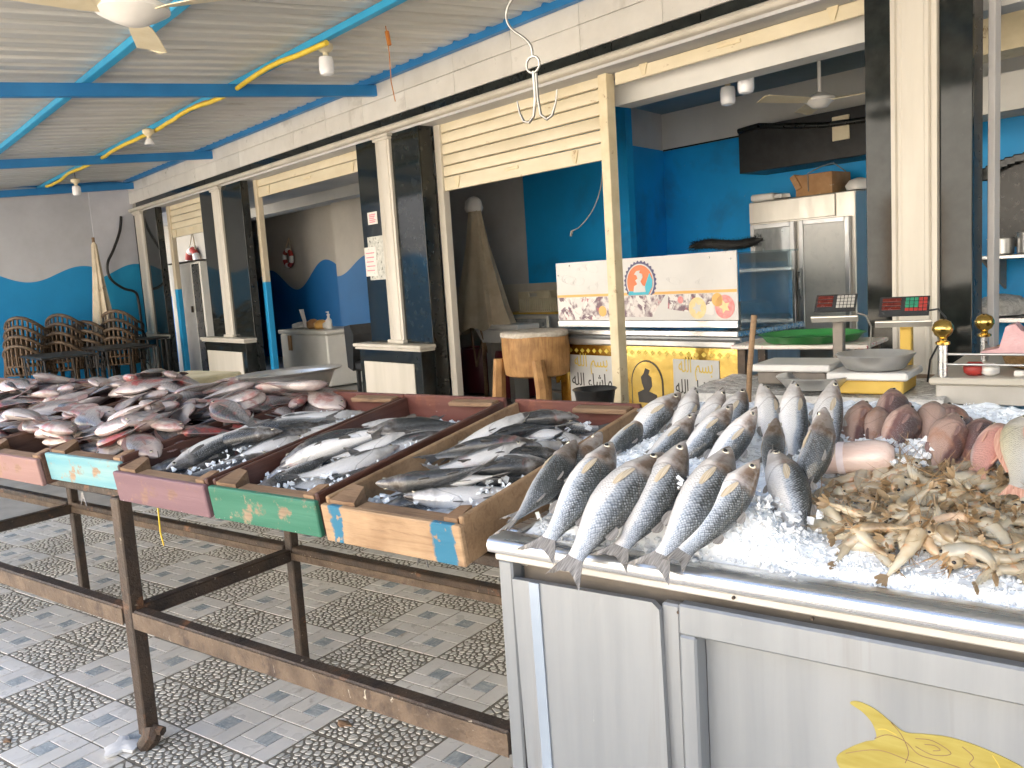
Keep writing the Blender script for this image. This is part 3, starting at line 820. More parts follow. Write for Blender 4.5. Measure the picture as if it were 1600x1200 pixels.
def fan(label, s, y, z, drop, ztop, rot, rad, big):
    t = thing('ceiling_fan', label, 'fan', (s, y, z), S=True, group='ceiling fans')
    q = MB(); q.lathe([(0.02, -0.055), (0.055, -0.05), (0.10 * big, -0.03), (0.155 * big, 0.0), (0.15 * big, 0.02), (0.09 * big, 0.045), (0.03, 0.06)], (s, y, z), 28); q.build('motor', M['white_plastic'], t, smooth=50)
    q = MB(); q.tube([(s, y, z + 0.05), (s, y, ztop)], 0.014, 8); q.build('rod', M['white_plastic'], t, smooth=50)
    q = MB(); q.lathe([(0.02, 0.0), (0.035, 0.01), (0.045, 0.08), (0.02, 0.09)], (s, y, ztop - 0.09), 16); q.build('canopy_cup', M['cream_plastic'], t, smooth=50)
    for k_ in range(3):
        a = rot + k_ * 2 * PI / 3
        d = Vector((math.cos(a), math.sin(a), 0)); nn = Vector((-d.y, d.x, 0))
        q = MB(); vs = []
        for t_, w in ((0.13 * big, 0.03), (0.2, 0.05), (0.35, 0.062), (rad, 0.07), (rad + 0.015, 0.03)):
            for sgn in (-1, 1):
                for hz in (0.0, 0.005):
                    p = Vector((s, y, z)) + d * t_ + nn * w * sgn
                    vs.append((p.x, p.y, z + hz + 0.012 * sgn))
        fs = []
        for i in range(4):
            o_ = i * 4
            fs += [(o_, o_ + 2, o_ + 6, o_ + 4), (o_ + 1, o_ + 5, o_ + 7, o_ + 3), (o_, o_ + 4, o_ + 5, o_ + 1), (o_ + 2, o_ + 3, o_ + 7, o_ + 6)]
        fs += [(0, 1, 3, 2), (16, 18, 19, 17)]
        q.add(vs, fs); q.build('blade', M['cream_plastic'], t)
fan('white ceiling fan under the canopy at the top corner', -4.02, 1.32, 2.625, 0.3, 3.05, 0.62, 0.62, 1.0)
fan('white ceiling fan inside the fish shop', -3.715, 6.3, 2.57, 0.35, 3.15, 0.25, 0.55, 0.75)

# ---------------------------------------------------------------- unseen block added across the street for warm bounce and mirrored marble and gold
ob = thing('bounce_building', 'plain pale block added across the street for bounce light, mirrored in polished marble', 'building', (-4, -10, 0), S=True)
q = MB(); q.box(-75, 14, -14, -10.5, -0.1, 6.6, 0.02); q.build('wall', M['tan_render'], ob)
q = MB(); q.box(-75.1, 14.1, -14.1, -10.4, 6.601, 6.8, 0.02); q.build('parapet', M['plaster_white'], ob)
for k_ in range(9):
    a = -22 + k_ * 4.0
    q = MB(); q.box(a, a + 1.3, -10.5, -10.44, 0.9 if k_ % 3 else -0.09, 2.6, 0.01); w_ = q.build('window' if k_ % 3 else 'door', M['old_wood'], ob)
# ================================================================ things in and before the shops (shop frame)
def txt(name, s, size, m, parent, loc, align='CENTER', depth=0.001, width=None):
    c = bpy.data.curves.new(name, 'FONT'); c.body = s; c.size = size; c.align_x = align; c.extrude = depth
    o = bpy.data.objects.new(name, c); col.objects.link(o)
    dg = bpy.context.evaluated_depsgraph_get()
    me = bpy.data.meshes.new_from_object(o.evaluated_get(dg))
    bpy.data.objects.remove(o)
    me.materials.clear(); me.materials.append(m)
    o = bpy.data.objects.new(name, me); col.objects.link(o)
    o.parent = parent
    o.location = Vector(loc) - OFF[parent.name]
    o.rotation_euler = (PI / 2, 0, 0)
    if width:
        xs = [v.co.x for v in me.vertices]
        k_ = width / (max(xs) - min(xs)); o.scale = (k_, 1, 1)
    return o
ALLAH = '\ufeea\ufee0\ufedf\ufe8d'
BISM = ALLAH + ' ' + '\ufee2\ufeb4\ufe91'
MASHA = ALLAH + ' ' + '\ufe80\ufe8e\ufeb7\ufe8e\ufee3'

def flat(poly, y, d=0.0015):
    q = MB(); q.prism(poly, lambda u, v, w: (u, y - w, v), d); return q
def circ(cx, cz, r, n=32, k=0.0, teeth=0):
    return [(cx + (r + (k * (1 if i % 2 else -1) if teeth else 0)) * math.cos(2 * PI * i / n), cz + (r + (k * (1 if i % 2 else -1) if teeth else 0)) * math.sin(2 * PI * i / n)) for i in range(n)]

# ---- display fridge with printed banner and gold front
YD = 5.30
df = thing('display_fridge', 'fish display fridge with printed seafood banner and gold front with Arabic lettering', 'fridge', (-4.77, YD + 0.4, 0), S=True)
q = MB(); q.box(-5.74, -3.80, YD + 0.02, YD + 0.80, 0.06, 0.84, 0.01); q.build('cabinet', M['stainless_dull'], df)
q = MB(); q.box(-5.76, -3.79, YD - 0.03, YD + 0.85, 0.84, 0.885, 0.006); q.build('ledge', M['stainless'], df)
q = MB(); q.box(-5.75, -3.80, YD - 0.05, YD + 0.02, 0.755, 0.815, 0.012); q.build('bumper', M['grey_steel'], df)
q = MB(); q.box(-5.73, -3.81, YD, YD + 0.03, 0.905, 0.96, 0.003); q.build('glass_frame', M['stainless'], df)
q = MB(); q.box(-5.725, -3.805, YD + 0.004, YD + 0.016, 0.962, 1.468, 0.002)
bn_ = q.build('banner', M['banner_white'], df)
yb = YD + 0.004
for side in (-5.72, -3.80):
    q = MB(); q.box(side - 0.004, side + 0.004, YD + 0.03, YD + 0.70, 0.89, 1.44); q.build('side_glass', M['glass'], df)
q = MB(); q.box(-5.72, -3.8, YD + 0.25, YD + 0.80, 1.44, 1.455); q.build('top_glass', M['glass'], df)
# banner print: amber line, photo strip, lemon and tomato slices, faint line-art fish, round emblem
q = flat([(-5.72, 1.165), (-3.81, 1.168), (-3.81, 1.190), (-5.72, 1.186)], yb - 0.0005); q.build('amber_line', M['print_amber'], bn_)
q = flat([(-5.715, 0.968), (-5.30, 0.968), (-5.02, 1.00), (-4.95, 1.164), (-5.715, 1.163)], yb - 0.0005); q.build('photo_strip', M['print_photo'], bn_)
q = flat([(-4.93, 0.99), (-4.62, 0.99), (-4.48, 1.163), (-4.94, 1.163)], yb - 0.0005); q.build('photo_strip', M['print_photo'], bn_)
q = flat([(-4.46, 1.05), (-4.20, 1.02), (-4.02, 1.0), (-4.02, 1.163), (-4.45, 1.163)], yb - 0.0005); q.build('photo_strip', M['print_photo'], bn_)
for (cx, cz, r, m) in ((-4.17, 1.055, 0.082, 'print_lemon'), (-3.92, 1.062, 0.088, 'print_tomato'), (-3.985, 1.115, 0.05, 'print_amber'), (-4.33, 1.12, 0.028, 'print_tomato'), (-5.17, 1.04, 0.045, 'print_amber')):
    q = flat(circ(cx, cz, r), yb - 0.002); o = q.build('slice_print', M[m], bn_)
    if r > 0.06:
        q = flat(circ(cx, cz, r * 0.45, 10, r * 0.15, 1), yb - 0.0035, 0.0008); q.build('pulp_print', M['print_tomato' if m == 'print_lemon' else 'print_lemon'] if m != 'print_lemon' else M['banner_white'], bn_)
rl_ = random.Random(9)
for k_ in range(17):
    cx = rl_.uniform(-5.62, -3.92); cz = rl_.uniform(1.24, 1.43)
    if -5.0 < cx < -4.45: continue
    L = rl_.uniform(0.06, 0.10); a = rl_.uniform(-0.3, 0.3)
    pts = []
    for i in range(21):
        t = i / 20 * 2 * PI
        px, pz = L * (math.cos(t) - 0.12 * math.cos(2 * t)), 0.36 * L * math.sin(t) * (1 if math.cos(t) > -0.75 else -0.9)
        pts.append((cx + px * math.cos(a) - pz * math.sin(a), yb - 0.0005, cz + px * math.sin(a) + pz * math.cos(a)))
    q = MB(); q.tube(pts, 0.0016, 4, flat=0.4); q.build('fish_outline', M['print_grey'], bn_)
EX, EZ = -4.735, 1.27
ez = [(EX + (0.165 + (0.010 if i % 2 else -0.006)) * math.cos(a), EZ + (0.165 + (0.010 if i % 2 else -0.006)) * math.sin(a)) for i, a in ((i, 2 * PI * i / 56) for i in range(56))]
ez = [(u, max(v, 1.165)) for u, v in ez]
q = flat(ez, yb - 0.002); em = q.build('emblem', M['print_navy'], bn_)
def half(r, lo): return [(u, max(v, lo)) for u, v in circ(EX, EZ, r, 48)]
q = flat(half(0.147, 1.166), yb - 0.0035); q.build('emblem_ring', M['banner_white'], em)
q = flat(half(0.137, 1.167), yb - 0.005); q.build('emblem_disc', M['print_orange'], em)
q = flat([(EX + 0.02, 1.168), (EX + 0.085, 1.168), (EX + 0.13, 1.23), (EX + 0.136, 1.28), (EX + 0.105, 1.34)], yb - 0.0065); q.build('emblem_wedge', M['print_teal'], em)
q = flat([(EX - 0.13, 1.168), (EX + 0.09, 1.168), (EX + 0.08, 1.195), (EX - 0.115, 1.20)], yb - 0.007); q.build('emblem_wave', M['print_teal'], em)
q = flat([(EX - 0.07, 1.19), (EX + 0.06, 1.19), (EX + 0.055, 1.235), (EX + 0.03, 1.245), (EX + 0.01, 1.275), (EX + 0.035, 1.31), (EX + 0.03, 1.335), (EX + 0.0, 1.345), (EX + 0.012, 1.365), (EX - 0.03, 1.36), (EX - 0.055, 1.335), (EX - 0.03, 1.325), (EX - 0.02, 1.30), (EX - 0.045, 1.285), (EX - 0.025, 1.255), (EX - 0.06, 1.24)], yb - 0.0085); q.build('emblem_figure', M['banner_white'], em)
for (px, pz) in ((-5.55, 1.44), (-4.05, 1.43), (-3.86, 1.41), (-5.70, 1.36)):
    q = MB(); q.tube([(px, yb, pz), (px, yb - 0.008, pz)], 0.008, 8); q.build('bolt', M['grey_steel'], bn_)
# gold front
yg = YD - 0.005
q = MB(); q.box(-5.735, -3.81, yg, yg + 0.02, 0.07, 0.752, 0.002)
gf = q.build('gold_front', M['gold'], df)
q = MB(); q.prism([(-5.74, 0.74), (-5.64, 0.74), (-5.62, 0.66), (-5.66, 0.56), (-5.72, 0.48), (-5.74, 0.40)], lambda u, v, w: (u, yg - 0.05 + w, v), 0.045); q.build('gold_scroll', M['gold'], gf)
for (a, c) in ((-5.60, -5.06), (-4.42, -3.98)):
    q = MB(); q.box(a, c, yg - 0.006, yg - 0.001, 0.09, 0.66, 0.001); pn = q.build('silver_panel', M['silver_panel'], gf)
    mid = (a + c) / 2
    txt('lettering', BISM, 0.165, M['gold_ink'], pn, (mid, yg - 0.0075, 0.56), width=(c - a) * 0.74)
    txt('lettering', MASHA, 0.16, M['black_ink'], pn, (mid, yg - 0.0075, 0.39), width=(c - a) * 0.9)
for k_ in range(24):
    cx = -5.58 + k_ * 0.073
    if cx > -3.86: break
    q = flat([(cx - 0.026, 0.70), (cx, 0.722), (cx + 0.026, 0.70), (cx, 0.678)], yg - 0.0005, 0.001); q.build('cutout', M['gold_ink'], gf)
AX = -4.70
arch = [(AX - 0.17, 0.22), (AX + 0.17, 0.22)] + [(AX + 0.17 * math.cos(t), 0.45 + 0.19 * math.sin(t)) for t in [i * PI / 16 for i in range(17)]]
q = flat(arch, yg - 0.0005, 0.003); ar = q.build('arch_rim', M['black_ink'], gf)
arch2 = [(AX - 0.158, 0.23), (AX + 0.158, 0.23)] + [(AX + 0.158 * math.cos(t), 0.45 + 0.178 * math.sin(t)) for t in [i * PI / 16 for i in range(17)]]
q = flat(arch2, yg - 0.004, 0.002); q.build('arch_plate', M['gold'], ar)
q = flat([(AX - 0.09, 0.29), (AX + 0.11, 0.29), (AX + 0.10, 0.36), (AX + 0.02, 0.385), (AX + 0.055, 0.43), (AX + 0.05, 0.50), (AX + 0.02, 0.52), (AX + 0.035, 0.56), (AX - 0.01, 0.575), (AX - 0.03, 0.53), (AX - 0.06, 0.50), (AX - 0.05, 0.45), (AX - 0.03, 0.40), (AX - 0.10, 0.37)], yg - 0.0065, 0.002); q.build('arch_figure', M['black_ink'], ar)
q = flat([(AX - 0.20, 0.09), (AX + 0.21, 0.09), (AX + 0.20, 0.235), (AX, 0.20), (AX - 0.19, 0.24)], yg - 0.008, 0.002); q.build('flower_panel', M['print_flowers'], gf)

# goods seen through the glass: clear bags
for k_ in range(4):
    q = MB(); q.lathe([(0.03, 0), (0.10, 0.02), (0.12, 0.08), (0.08, 0.16), (0.02, 0.19)], (-3.98 - 0.02 * k_, YD + 0.2 + 0.14 * k_, 0.89), 14, wob=0.12)
    o = q.build('plastic_bag', M['clear_bag'], S=True, smooth=60); tag(o, 'crumpled clear plastic bag piled behind the fridge end glass', 'bag', group='bags in the display fridge')

# black furry duster lying on the fridge top
q = MB()
rd = random.Random(2)
pts = [(-4.24 + 0.065 * i, YD + 0.02 + 0.012 * math.sin(i), 1.515 + 0.014 * math.sin(i * 0.7) + 0.004 * i * 0.2) for i in range(11)]
q.tube(pts, [0.010, 0.034, 0.044, 0.046, 0.045, 0.046, 0.045, 0.042, 0.044, 0.034, 0.008], 14, flat=0.75)
for k_ in range(2200):
    i = rd.uniform(0.4, 9.6); j = int(i); p = Vector(pts[j]).lerp(Vector(pts[j + 1]), i - j)
    a = rd.uniform(0, 2 * PI); r_ = 0.036
    d = Vector((rd.uniform(-0.9, 0.9), math.cos(a), math.sin(a) * 0.75)).normalized()
    e = p + Vector((0, math.cos(a), math.sin(a) * 0.75)) * r_
    w = d.cross(Vector((1, 0.3, 0))).normalized() * 0.0022
    tip = e + d * rd.uniform(0.014, 0.042)
    q.add([e - w, e + w, tip], [(0, 1, 2)])
o = q.build('feather_duster', M['black_fur'], S=True, fixn=False); tag(o, 'long black furry duster lying on top of the fridge', 'duster')

# ---- upright glass door fridge
YF = 7.5
uf = thing('upright_fridge', 'tall steel fridge with two misted glass doors', 'fridge', (-4.6, YF + 0.3, 0), S=True)
q = MB(); q.box(-5.21, -4.09, YF, YF + 0.66, 0.05, 1.955, 0.008); q.build('cabinet', M['alu'], uf)
q = MB(); q.box(-5.20, -4.28, YF - 0.02, YF - 0.002, 1.745, 1.945, 0.004); q.build('head_panel', M['alu'], uf)
for a, c, m in ((-5.18, -4.69, 'glass_misty'), (-4.64, -4.13, 'glass_misty')):
    q = MB(); fr = 0.045
    for (x0, x1, z0, z1) in ((a, a + fr, 0.5, 1.73), (c - fr, c, 0.5, 1.73), (a + fr + 0.001, c - fr - 0.001, 1.73 - fr, 1.73), (a + fr + 0.001, c - fr - 0.001, 0.5, 0.55)):
        q.box(x0, x1, YF - 0.045, YF - 0.005, z0, z1, 0.004)
    d_ = q.build('door_frame', M['grey_steel'], uf)
    q = MB(); q.box(a + fr, c - fr, YF - 0.03, YF - 0.022, 0.55, 1.69); q.build('pane', M[m] if a < -5 else M['frost'], d_)
    q = MB(); q.box(a + fr, c - fr, YF - 0.008, YF - 0.004, 0.55, 1.69); q.build('frost_backing', M['silver_panel'], d_)
    hx = c - 0.02 if a < -5 else a + 0.02
    q = MB(); q.tube([(hx, YF - 0.045, 1.28), (hx, YF - 0.08, 1.26), (hx, YF - 0.08, 1.02), (hx, YF - 0.045, 1.0)], 0.010, 8); q.build('handle', M['stainless'], d_, smooth=60)
# things on the fridge
cbx = thing('cardboard_box', 'torn brown cardboard box tied with string on the tall fridge', 'box', (-4.5, 7.7, 1.955), S=True)
q = MB(); q.box(-4.74, -4.36, 7.58, 7.92, 1.957, 2.16, 0.006); q.build('carton', M['cardboard'], cbx)
q = MB(); q.box(-4.76, -4.70, 7.56, 7.86, 2.02, 2.17, 0.004, ry=-0.5); q.build('open_flap', M['cardboard'], cbx)
q = MB(); q.tube([(-4.6, 7.575, 2.0), (-4.60, 7.57, 2.165), (-4.52, 7.66, 2.22), (-4.44, 7.75, 2.25), (-4.40, 7.9, 2.17)], 0.006, 6); q.build('string', M['grout_grey'], cbx)
q = MB(); q.lathe([(0.02, 0), (0.11, 0.01), (0.12, 0.05), (0.08, 0.10), (0.02, 0.12)], (-4.16, 7.7, 1.957), 16, wob=0.08); o = q.build('plastic_bag', M['white_plastic'], S=True, smooth=60); tag(o, 'white bag bundled on the tall fridge beside the carton', 'bag')
q = MB(); q.box(-5.22, -4.98, 7.52, 7.8, 1.958, 2.03, 0.02, rz=0.12); q.lathe([(0.02, 0), (0.08, 0.015), (0.07, 0.05), (0.02, 0.06)], (-4.9, 7.6, 1.957), 12, wob=0.15); o = q.build('folded_cloth', M['white_plastic'], S=True, smooth=50); tag(o, 'white folded cloth on the left end of the tall fridge', 'cloth')
# dark extractor box on the back wall with a hanging cable
ex = thing('extractor_hood', 'large dark box hood mounted on the blue back wall', 'hood', (-4.8, 7.95, 2.28), S=True)
q = MB(); q.box(-5.47, -3.3, 7.72, 8.18, 2.275, 2.72, 0.004); q.build('hood_box', M['black_plastic'], ex)
q = MB(); q.tube([(-5.45, 7.70, 2.70), (-5.2, 7.69, 2.715), (-4.9, 7.69, 2.66), (-4.5, 7.69, 2.60), (-3.9, 7.69, 2.57)], 0.028, 8); q.build('cable_duct', M['black_side'], ex, smooth=60)
q = MB(); q.box(-4.42, -4.25, 7.70, 7.718, 2.44, 2.66, 0.004); q.build('socket_plate', M['cream_plastic'], ex)

# ---- chopping stump with three legs
st = thing('chopping_stump', 'round wooden chopping block on three thick legs', 'chopping block', (-5.77, 5.0, 0), S=True)
q = MB(); q.lathe([(0.27, 0.50), (0.30, 0.515), (0.315, 0.62), (0.32, 0.75), (0.315, 0.86), (0.31, 0.872)], (-5.77, 5.05, 0), 40, wob=0.012, sx=1.0, sy=0.9); q.build('block', M['stump'], st, smooth=50)
q = MB(); q.lathe([(0.312, 0.845), (0.323, 0.862), (0.315, 0.888), (0.28, 0.897), (0.15, 0.89), (0.02, 0.888)], (-5.77, 5.05, 0), 48, wob=0.02, sy=0.9); q.build('scored_top', M['stump_top'], st, smooth=60)
for (a, lean) in ((-6.02, -0.03), (-5.83, 0.0), (-5.50, 0.10)):
    yy = 4.83 if a != -5.83 else 5.2
    q = MB(); q.tube([(a, yy, 0.66), (a + lean * 0.5, yy - 0.01, 0.4), (a + lean, yy - 0.03, 0.0)], [0.055, 0.065, 0.075], 7, flat=0.85); q.build('leg', M['stump'], st)

# ---- folded parasol leaning in the alcove
def parasol(label, s, y, z0, z1, ztop, r0, m, frill=0.03, hood=True):
    t = thing('folded_parasol', label, 'parasol', (s, y, 0), S=True, group='folded parasols')
    prof = [(0.015, z1), (r0 * 0.22, z1 - 0.05), (r0 * 0.38, z1 - 0.3 * (z1 - z0)), (r0 * 0.6, z1 - 0.55 * (z1 - z0)), (r0 * 0.82, z1 - 0.82 * (z1 - z0)), (r0, z0)]
    q = MB(); n = 40; vs = []; fs = []
    for i, (r_, z) in enumerate(prof):
        for j in range(n):
            a = 2 * PI * j / n
            w = 1 + (0.05 + 0.16 * i / 5) * math.sin(8 * a + 0.4 * i) + 0.05 * math.sin(3 * a)
            vs.append((s + r_ * w * math.cos(a) + 0.012 * i * math.sin(0.5), y + r_ * 0.55 * w * math.sin(a), z + (0.03 * math.sin(8 * a) + 0.05 * math.cos(a) if i == 5 else 0)))
    for i in range(len(prof) - 1):
        for j in range(n): fs.append((i * n + j, i * n + (j + 1) % n, (i + 1) * n + (j + 1) % n, (i + 1) * n + j))
    q.add(vs, fs); q.build('cover', m, t, smooth=60)
    q = MB(); q.tube([(s, y, z1 + (0.02 if hood else 0.06)), (s + 0.01, y, z0 - 0.1), (s, y, 0.0)], 0.022, 8); q.build('pole', M['old_wood'], t)
    if hood:
        q = MB(); q.lathe([(0.10, -0.06), (0.12, -0.02), (0.10, 0.06), (0.05, 0.10), (0.01, 0.11)], (s, y, z1), 16, wob=0.08, sy=0.8); q.build('top_cap', M['white_plastic'], t, smooth=60)
    for k_ in range(4):
        a = k_ * 1.6 + 0.4
        q = MB(); q.tube([(s + 0.4 * r0 * math.cos(a), y + 0.3 * r0 * math.sin(a), z0 + 0.1), (s + 0.16 * math.cos(a + 1), y + 0.1 * math.sin(a + 1), z0 - 0.42)], 0.012, 5); q.build('rib', M['old_wood'], t)
    return t
parasol('beige folded parasol standing in the alcove behind the pilaster', -7.82, 6.05, 0.80, 2.18, 2.3, 0.42, M['canvas'])
parasol('cream folded parasol against the end wall behind stacked chairs', -14.6, 3.80, 0.75, 2.32, 2.3, 0.30, M['canvas_cream'], hood=False)

# ---- alcove clutter: barrels, glass case, shelf with crate, bottom rails
for (a, y, lb) in ((-8.25, 6.35, 'maroon plastic barrel beside the parasol'), (-7.55, 6.3, 'maroon plastic barrel behind the chopping stump')):
    q = MB(); q.lathe([(0.20, 0), (0.25, 0.03), (0.265, 0.15), (0.27, 0.35), (0.26, 0.5), (0.245, 0.55), (0.22, 0.555), (0.21, 0.53)], (a, y, 0.005), 24); o = q.build('barrel', M['maroon'], S=True, smooth=40); tag(o, lb, 'barrel', group='maroon barrels')
gc = thing('glass_case', 'pale framed glass case behind the chopping stump', 'case', (-7.5, 6.4, 0.5), S=True)
for (x0, x1, z0, z1) in ((-7.99, -7.96, 0.50, 0.93), (-7.0, -6.97, 0.50, 0.93), (-7.958, -7.002, 0.90, 0.93), (-7.958, -7.002, 0.50, 0.53)):
    q = MB(); q.box(x0, x1, 6.3, 6.33, z0, z1, 0.003); q.build('frame', M['alu'], gc)
q = MB(); q.box(-7.958, -7.002, 6.312, 6.318, 0.53, 0.90); q.build('pane', M['glass_misty'], gc)
q = MB(); q.box(-7.98, -6.98, 6.6, 6.7, 0.5, 0.92, 0.004); q.build('back_board', M['plaster_grey'], gc)
for sx_ in (-7.97, -6.99):
    q = MB(); q.box(sx_ - 0.015, sx_ + 0.015, 6.3, 6.66, 0.0, 0.498, 0.003); q.build('stand', M['alu'], gc)
q = MB(); q.box(-7.85, -7.08, 5.95, 6.28, 0.80, 0.86, 0.012); q.prism([(-7.84, 0.80), (-7.10, 0.80), (-7.22, 0.66), (-7.72, 0.66)], lambda u, v, w: (u, 5.97 + w, v), 0.3); o = q.build('basin', M['white_plastic'], S=True); tag(o, 'white plastic wash basin behind the chopping stump', 'basin')
q = MB(); q.box(-7.70, -7.62, 6.0, 6.2, 0, 0.66); q.box(-7.32, -7.24, 6.0, 6.2, 0, 0.66); o_ = q.build('basin_stand', M['alu'], o)
sh = thing('wall_shelf', 'narrow wooden plank shelf in the alcove', 'shelf', (-7.7, 6.9, 0.9), S=True)
q = MB(); q.box(-8.25, -7.30, 6.72, 7.06, 0.915, 0.94, 0.004); q.build('plank', M['yellow_paint'], sh)
for a in (-8.1, -7.45):
    q = MB(); q.prism([(7.065, 0.914), (6.85, 0.914), (7.065, 0.76)], lambda u, v, w, a=a: (a + w, u, v), 0.02); q.build('bracket', M['grout_grey'], sh)
cr = thing('plastic_crate', 'cream slotted plastic crate on the alcove shelf', 'crate', (-7.68, 6.88, 0.94), S=True)
q = MB()
x0, x1, y0, y1 = -7.955, -7.40, 6.74, 7.04
for i in range(16):
    a = x0 + (x1 - x0) * i / 15
    q.box(a - 0.009, a + 0.009, y0, y0 + 0.010, 0.955, 1.10)
    q.box(a - 0.009, a + 0.009, y1 - 0.01, y1, 0.955, 1.10)
for i in range(8):
    a = y0 + 0.01 + (y1 - y0 - 0.02) * i / 7
    q.box(x0, x0 + 0.010, a - 0.009, a + 0.009, 0.955, 1.10); q.box(x1 - 0.01, x1, a - 0.009, a + 0.009, 0.955, 1.10)
q.build('slatted_sides', M['cream_plastic'], cr)
q = MB(); q.box(x0 - 0.005, x1 + 0.005, y0 - 0.005, y1 + 0.005, 0.942, 0.956); q.build('bottom', M['cream_plastic'], cr)
for (a, c) in ((x0, x0 + 0.19), (x1 - 0.19, x1)):
    q = MB(); q.box(a - 0.004, c, y0 - 0.005, y0 + 0.012, 1.10, 1.185, 0.003); q.build('rim', M['cream_plastic'], cr)
q = MB(); q.box(x0 + 0.19, x1 - 0.19, y0 - 0.005, y0 + 0.012, 1.10, 1.125, 0.003); q.box(x0 + 0.19, x1 - 0.19, y0 - 0.005, y0 + 0.012, 1.165, 1.185, 0.003); q.build('rim', M['cream_plastic'], cr)
q = MB(); q.box(x0, x1, y1 - 0.012, y1 + 0.005, 1.10, 1.185, 0.003); q.build('rim', M['cream_plastic'], cr)
for (a, zz) in ((-5.85, 0.16), (-5.85, 0.30)):
    pass
rk = thing('metal_rack', 'low dark metal rack behind the stump legs', 'rack', (-5.6, 5.45, 0), S=True)
for zz in (0.28, 0.40):
    q = MB(); q.box(-6.1, -5.76, 5.40, 5.43, zz, zz + 0.025, 0.003); q.build('bar', M['rust_steel'], rk)
for a in (-6.1, -5.785):
    q = MB(); q.box(a, a + 0.025, 5.431, 5.455, 0.0, 0.55, 0.003); q.build('upright', M['rust_steel'], rk)
# thin wires hanging below the shutter
q = MB(); q.tube(cat([(-4.62, 4.82, 2.19), (-4.66, 4.83, 2.02), (-4.76, 4.84, 1.86), (-4.92, 4.85, 1.74), (-5.03, 4.86, 1.71)], 5), 0.004, 5); q.tube([(-5.03, 4.86, 1.71), (-5.05, 4.86, 1.67)], 0.010, 6); o = q.build('hanging_wire', M['grout_grey'], S=True); tag(o, 'thin pale wire with a plug dangling below the shutter', 'wire')
q = MB(); q.lathe([(0.105, 0.0), (0.115, 0.02), (0.145, 0.20), (0.160, 0.215), (0.155, 0.22), (0.14, 0.20), (0.10, 0.03), (0.01, 0.03)], (-4.31, 4.3, 0.345), 28); o = q.build('bucket', M['black_plastic'], S=True, smooth=40); tag(o, 'black plastic bucket in front of the shutter post', 'bucket')
q = MB(); q.tube([(-4.46, 4.3, 0.555), (-4.42, 4.22, 0.50), (-4.31, 4.16, 0.47), (-4.20, 4.22, 0.50), (-4.16, 4.3, 0.555)], 0.004, 5); q.build('handle', M['black_plastic'], o, smooth=60)
q = MB(); q.box(-4.55, -4.07, 4.1, 4.5, 0.0, 0.343, 0.006); o = q.build('crate', M['old_wood'], S=True); tag(o, 'wooden crate under the black bucket', 'crate')

# ---- kitchen at the right
kt = thing('kitchen_hood', 'black arched cooking niche in the blue kitchen wall', 'niche', (-2.9, 8.0, 1.3), S=True)
arch = [(-3.16, 1.36), (-1.6, 1.36), (-1.6, 1.95)] + [(-2.4 - 0.8 * math.sin(t * 1.0) , 1.95 + 0.16 * math.cos(t)) for t in [i * PI / 2 / 10 for i in range(11)]]
q = MB(); q.prism(arch, lambda u, v, w: (u, 8.19 - w, v), 0.10); q.build('niche_back', M['black_side'], kt)
for k_ in range(14):
    t = k_ / 13 * PI / 2
    q = MB(); q.box(-0.05, 0.05, 8.02, 8.086, -0.035, 0.035, 0.01); q.v = [(p[0] - 2.4 - 0.8 * math.sin(t), p[1], p[2] + 1.97 + 0.16 * math.cos(t)) for p in q.v]; q.build('arch_stone', M['black_marble'], kt)
sh2 = thing('steel_shelf', 'steel shelf carrying cooking pots in the kitchen', 'shelf', (-2.6, 7.8, 1.29), S=True)
q = MB(); q.box(-3.18, -1.5, 7.6, 8.08, 1.27, 1.30, 0.004); q.build('shelf_board', M['stainless'], sh2)
for a in (-3.1, -1.6):
    q = MB(); q.prism([(8.19, 1.268), (7.7, 1.268), (8.19, 1.0)], lambda u, v, w, a=a: (a + w, u, v), 0.02); q.build('bracket', M['grout_grey'], sh2)
for (a, r_, h, lb) in ((-2.98, 0.10, 0.13, 'round steel cooking pot at the left end of the kitchen shelf'), (-2.74, 0.11, 0.17, 'tall steel pot right of the round pot on the kitchen shelf')):
    q = MB(); q.lathe([(r_ * 0.9, 0), (r_, 0.01), (r_, h), (r_ * 1.06, h + 0.006), (r_ * 0.95, h + 0.004), (r_ * 0.94, 0.02), (0.01, 0.02)], (a, 7.8, 1.302), 24); o = q.build('cooking_pot', M['galvanised'], S=True, smooth=40); tag(o, lb, 'pot', group='pots on the kitchen shelf')
wt = thing('kitchen_worktop', 'low steel kitchen worktop against the blue wall', 'worktop', (-2.6, 7.8, 0), S=True)
q = MB(); q.box(-3.6, -1.0, 7.5, 8.18, 0.76, 0.80, 0.004); q.build('top', M['stainless'], wt)
for a in (-3.5, -1.1):
    q = MB(); q.box(a, a + 0.04, 7.52, 7.56, 0.0, 0.758); q.build('leg', M['stainless'], wt)
q = MB(); q.lathe([(0.04, 0), (0.20, 0.01), (0.22, 0.08), (0.12, 0.16), (0.02, 0.18)], (-2.95, 7.75, 0.801), 18, wob=0.1); o = q.build('plastic_bag', M['clear_bag'], S=True, smooth=60); tag(o, 'grey plastic bag heaped on the kitchen worktop', 'bag')

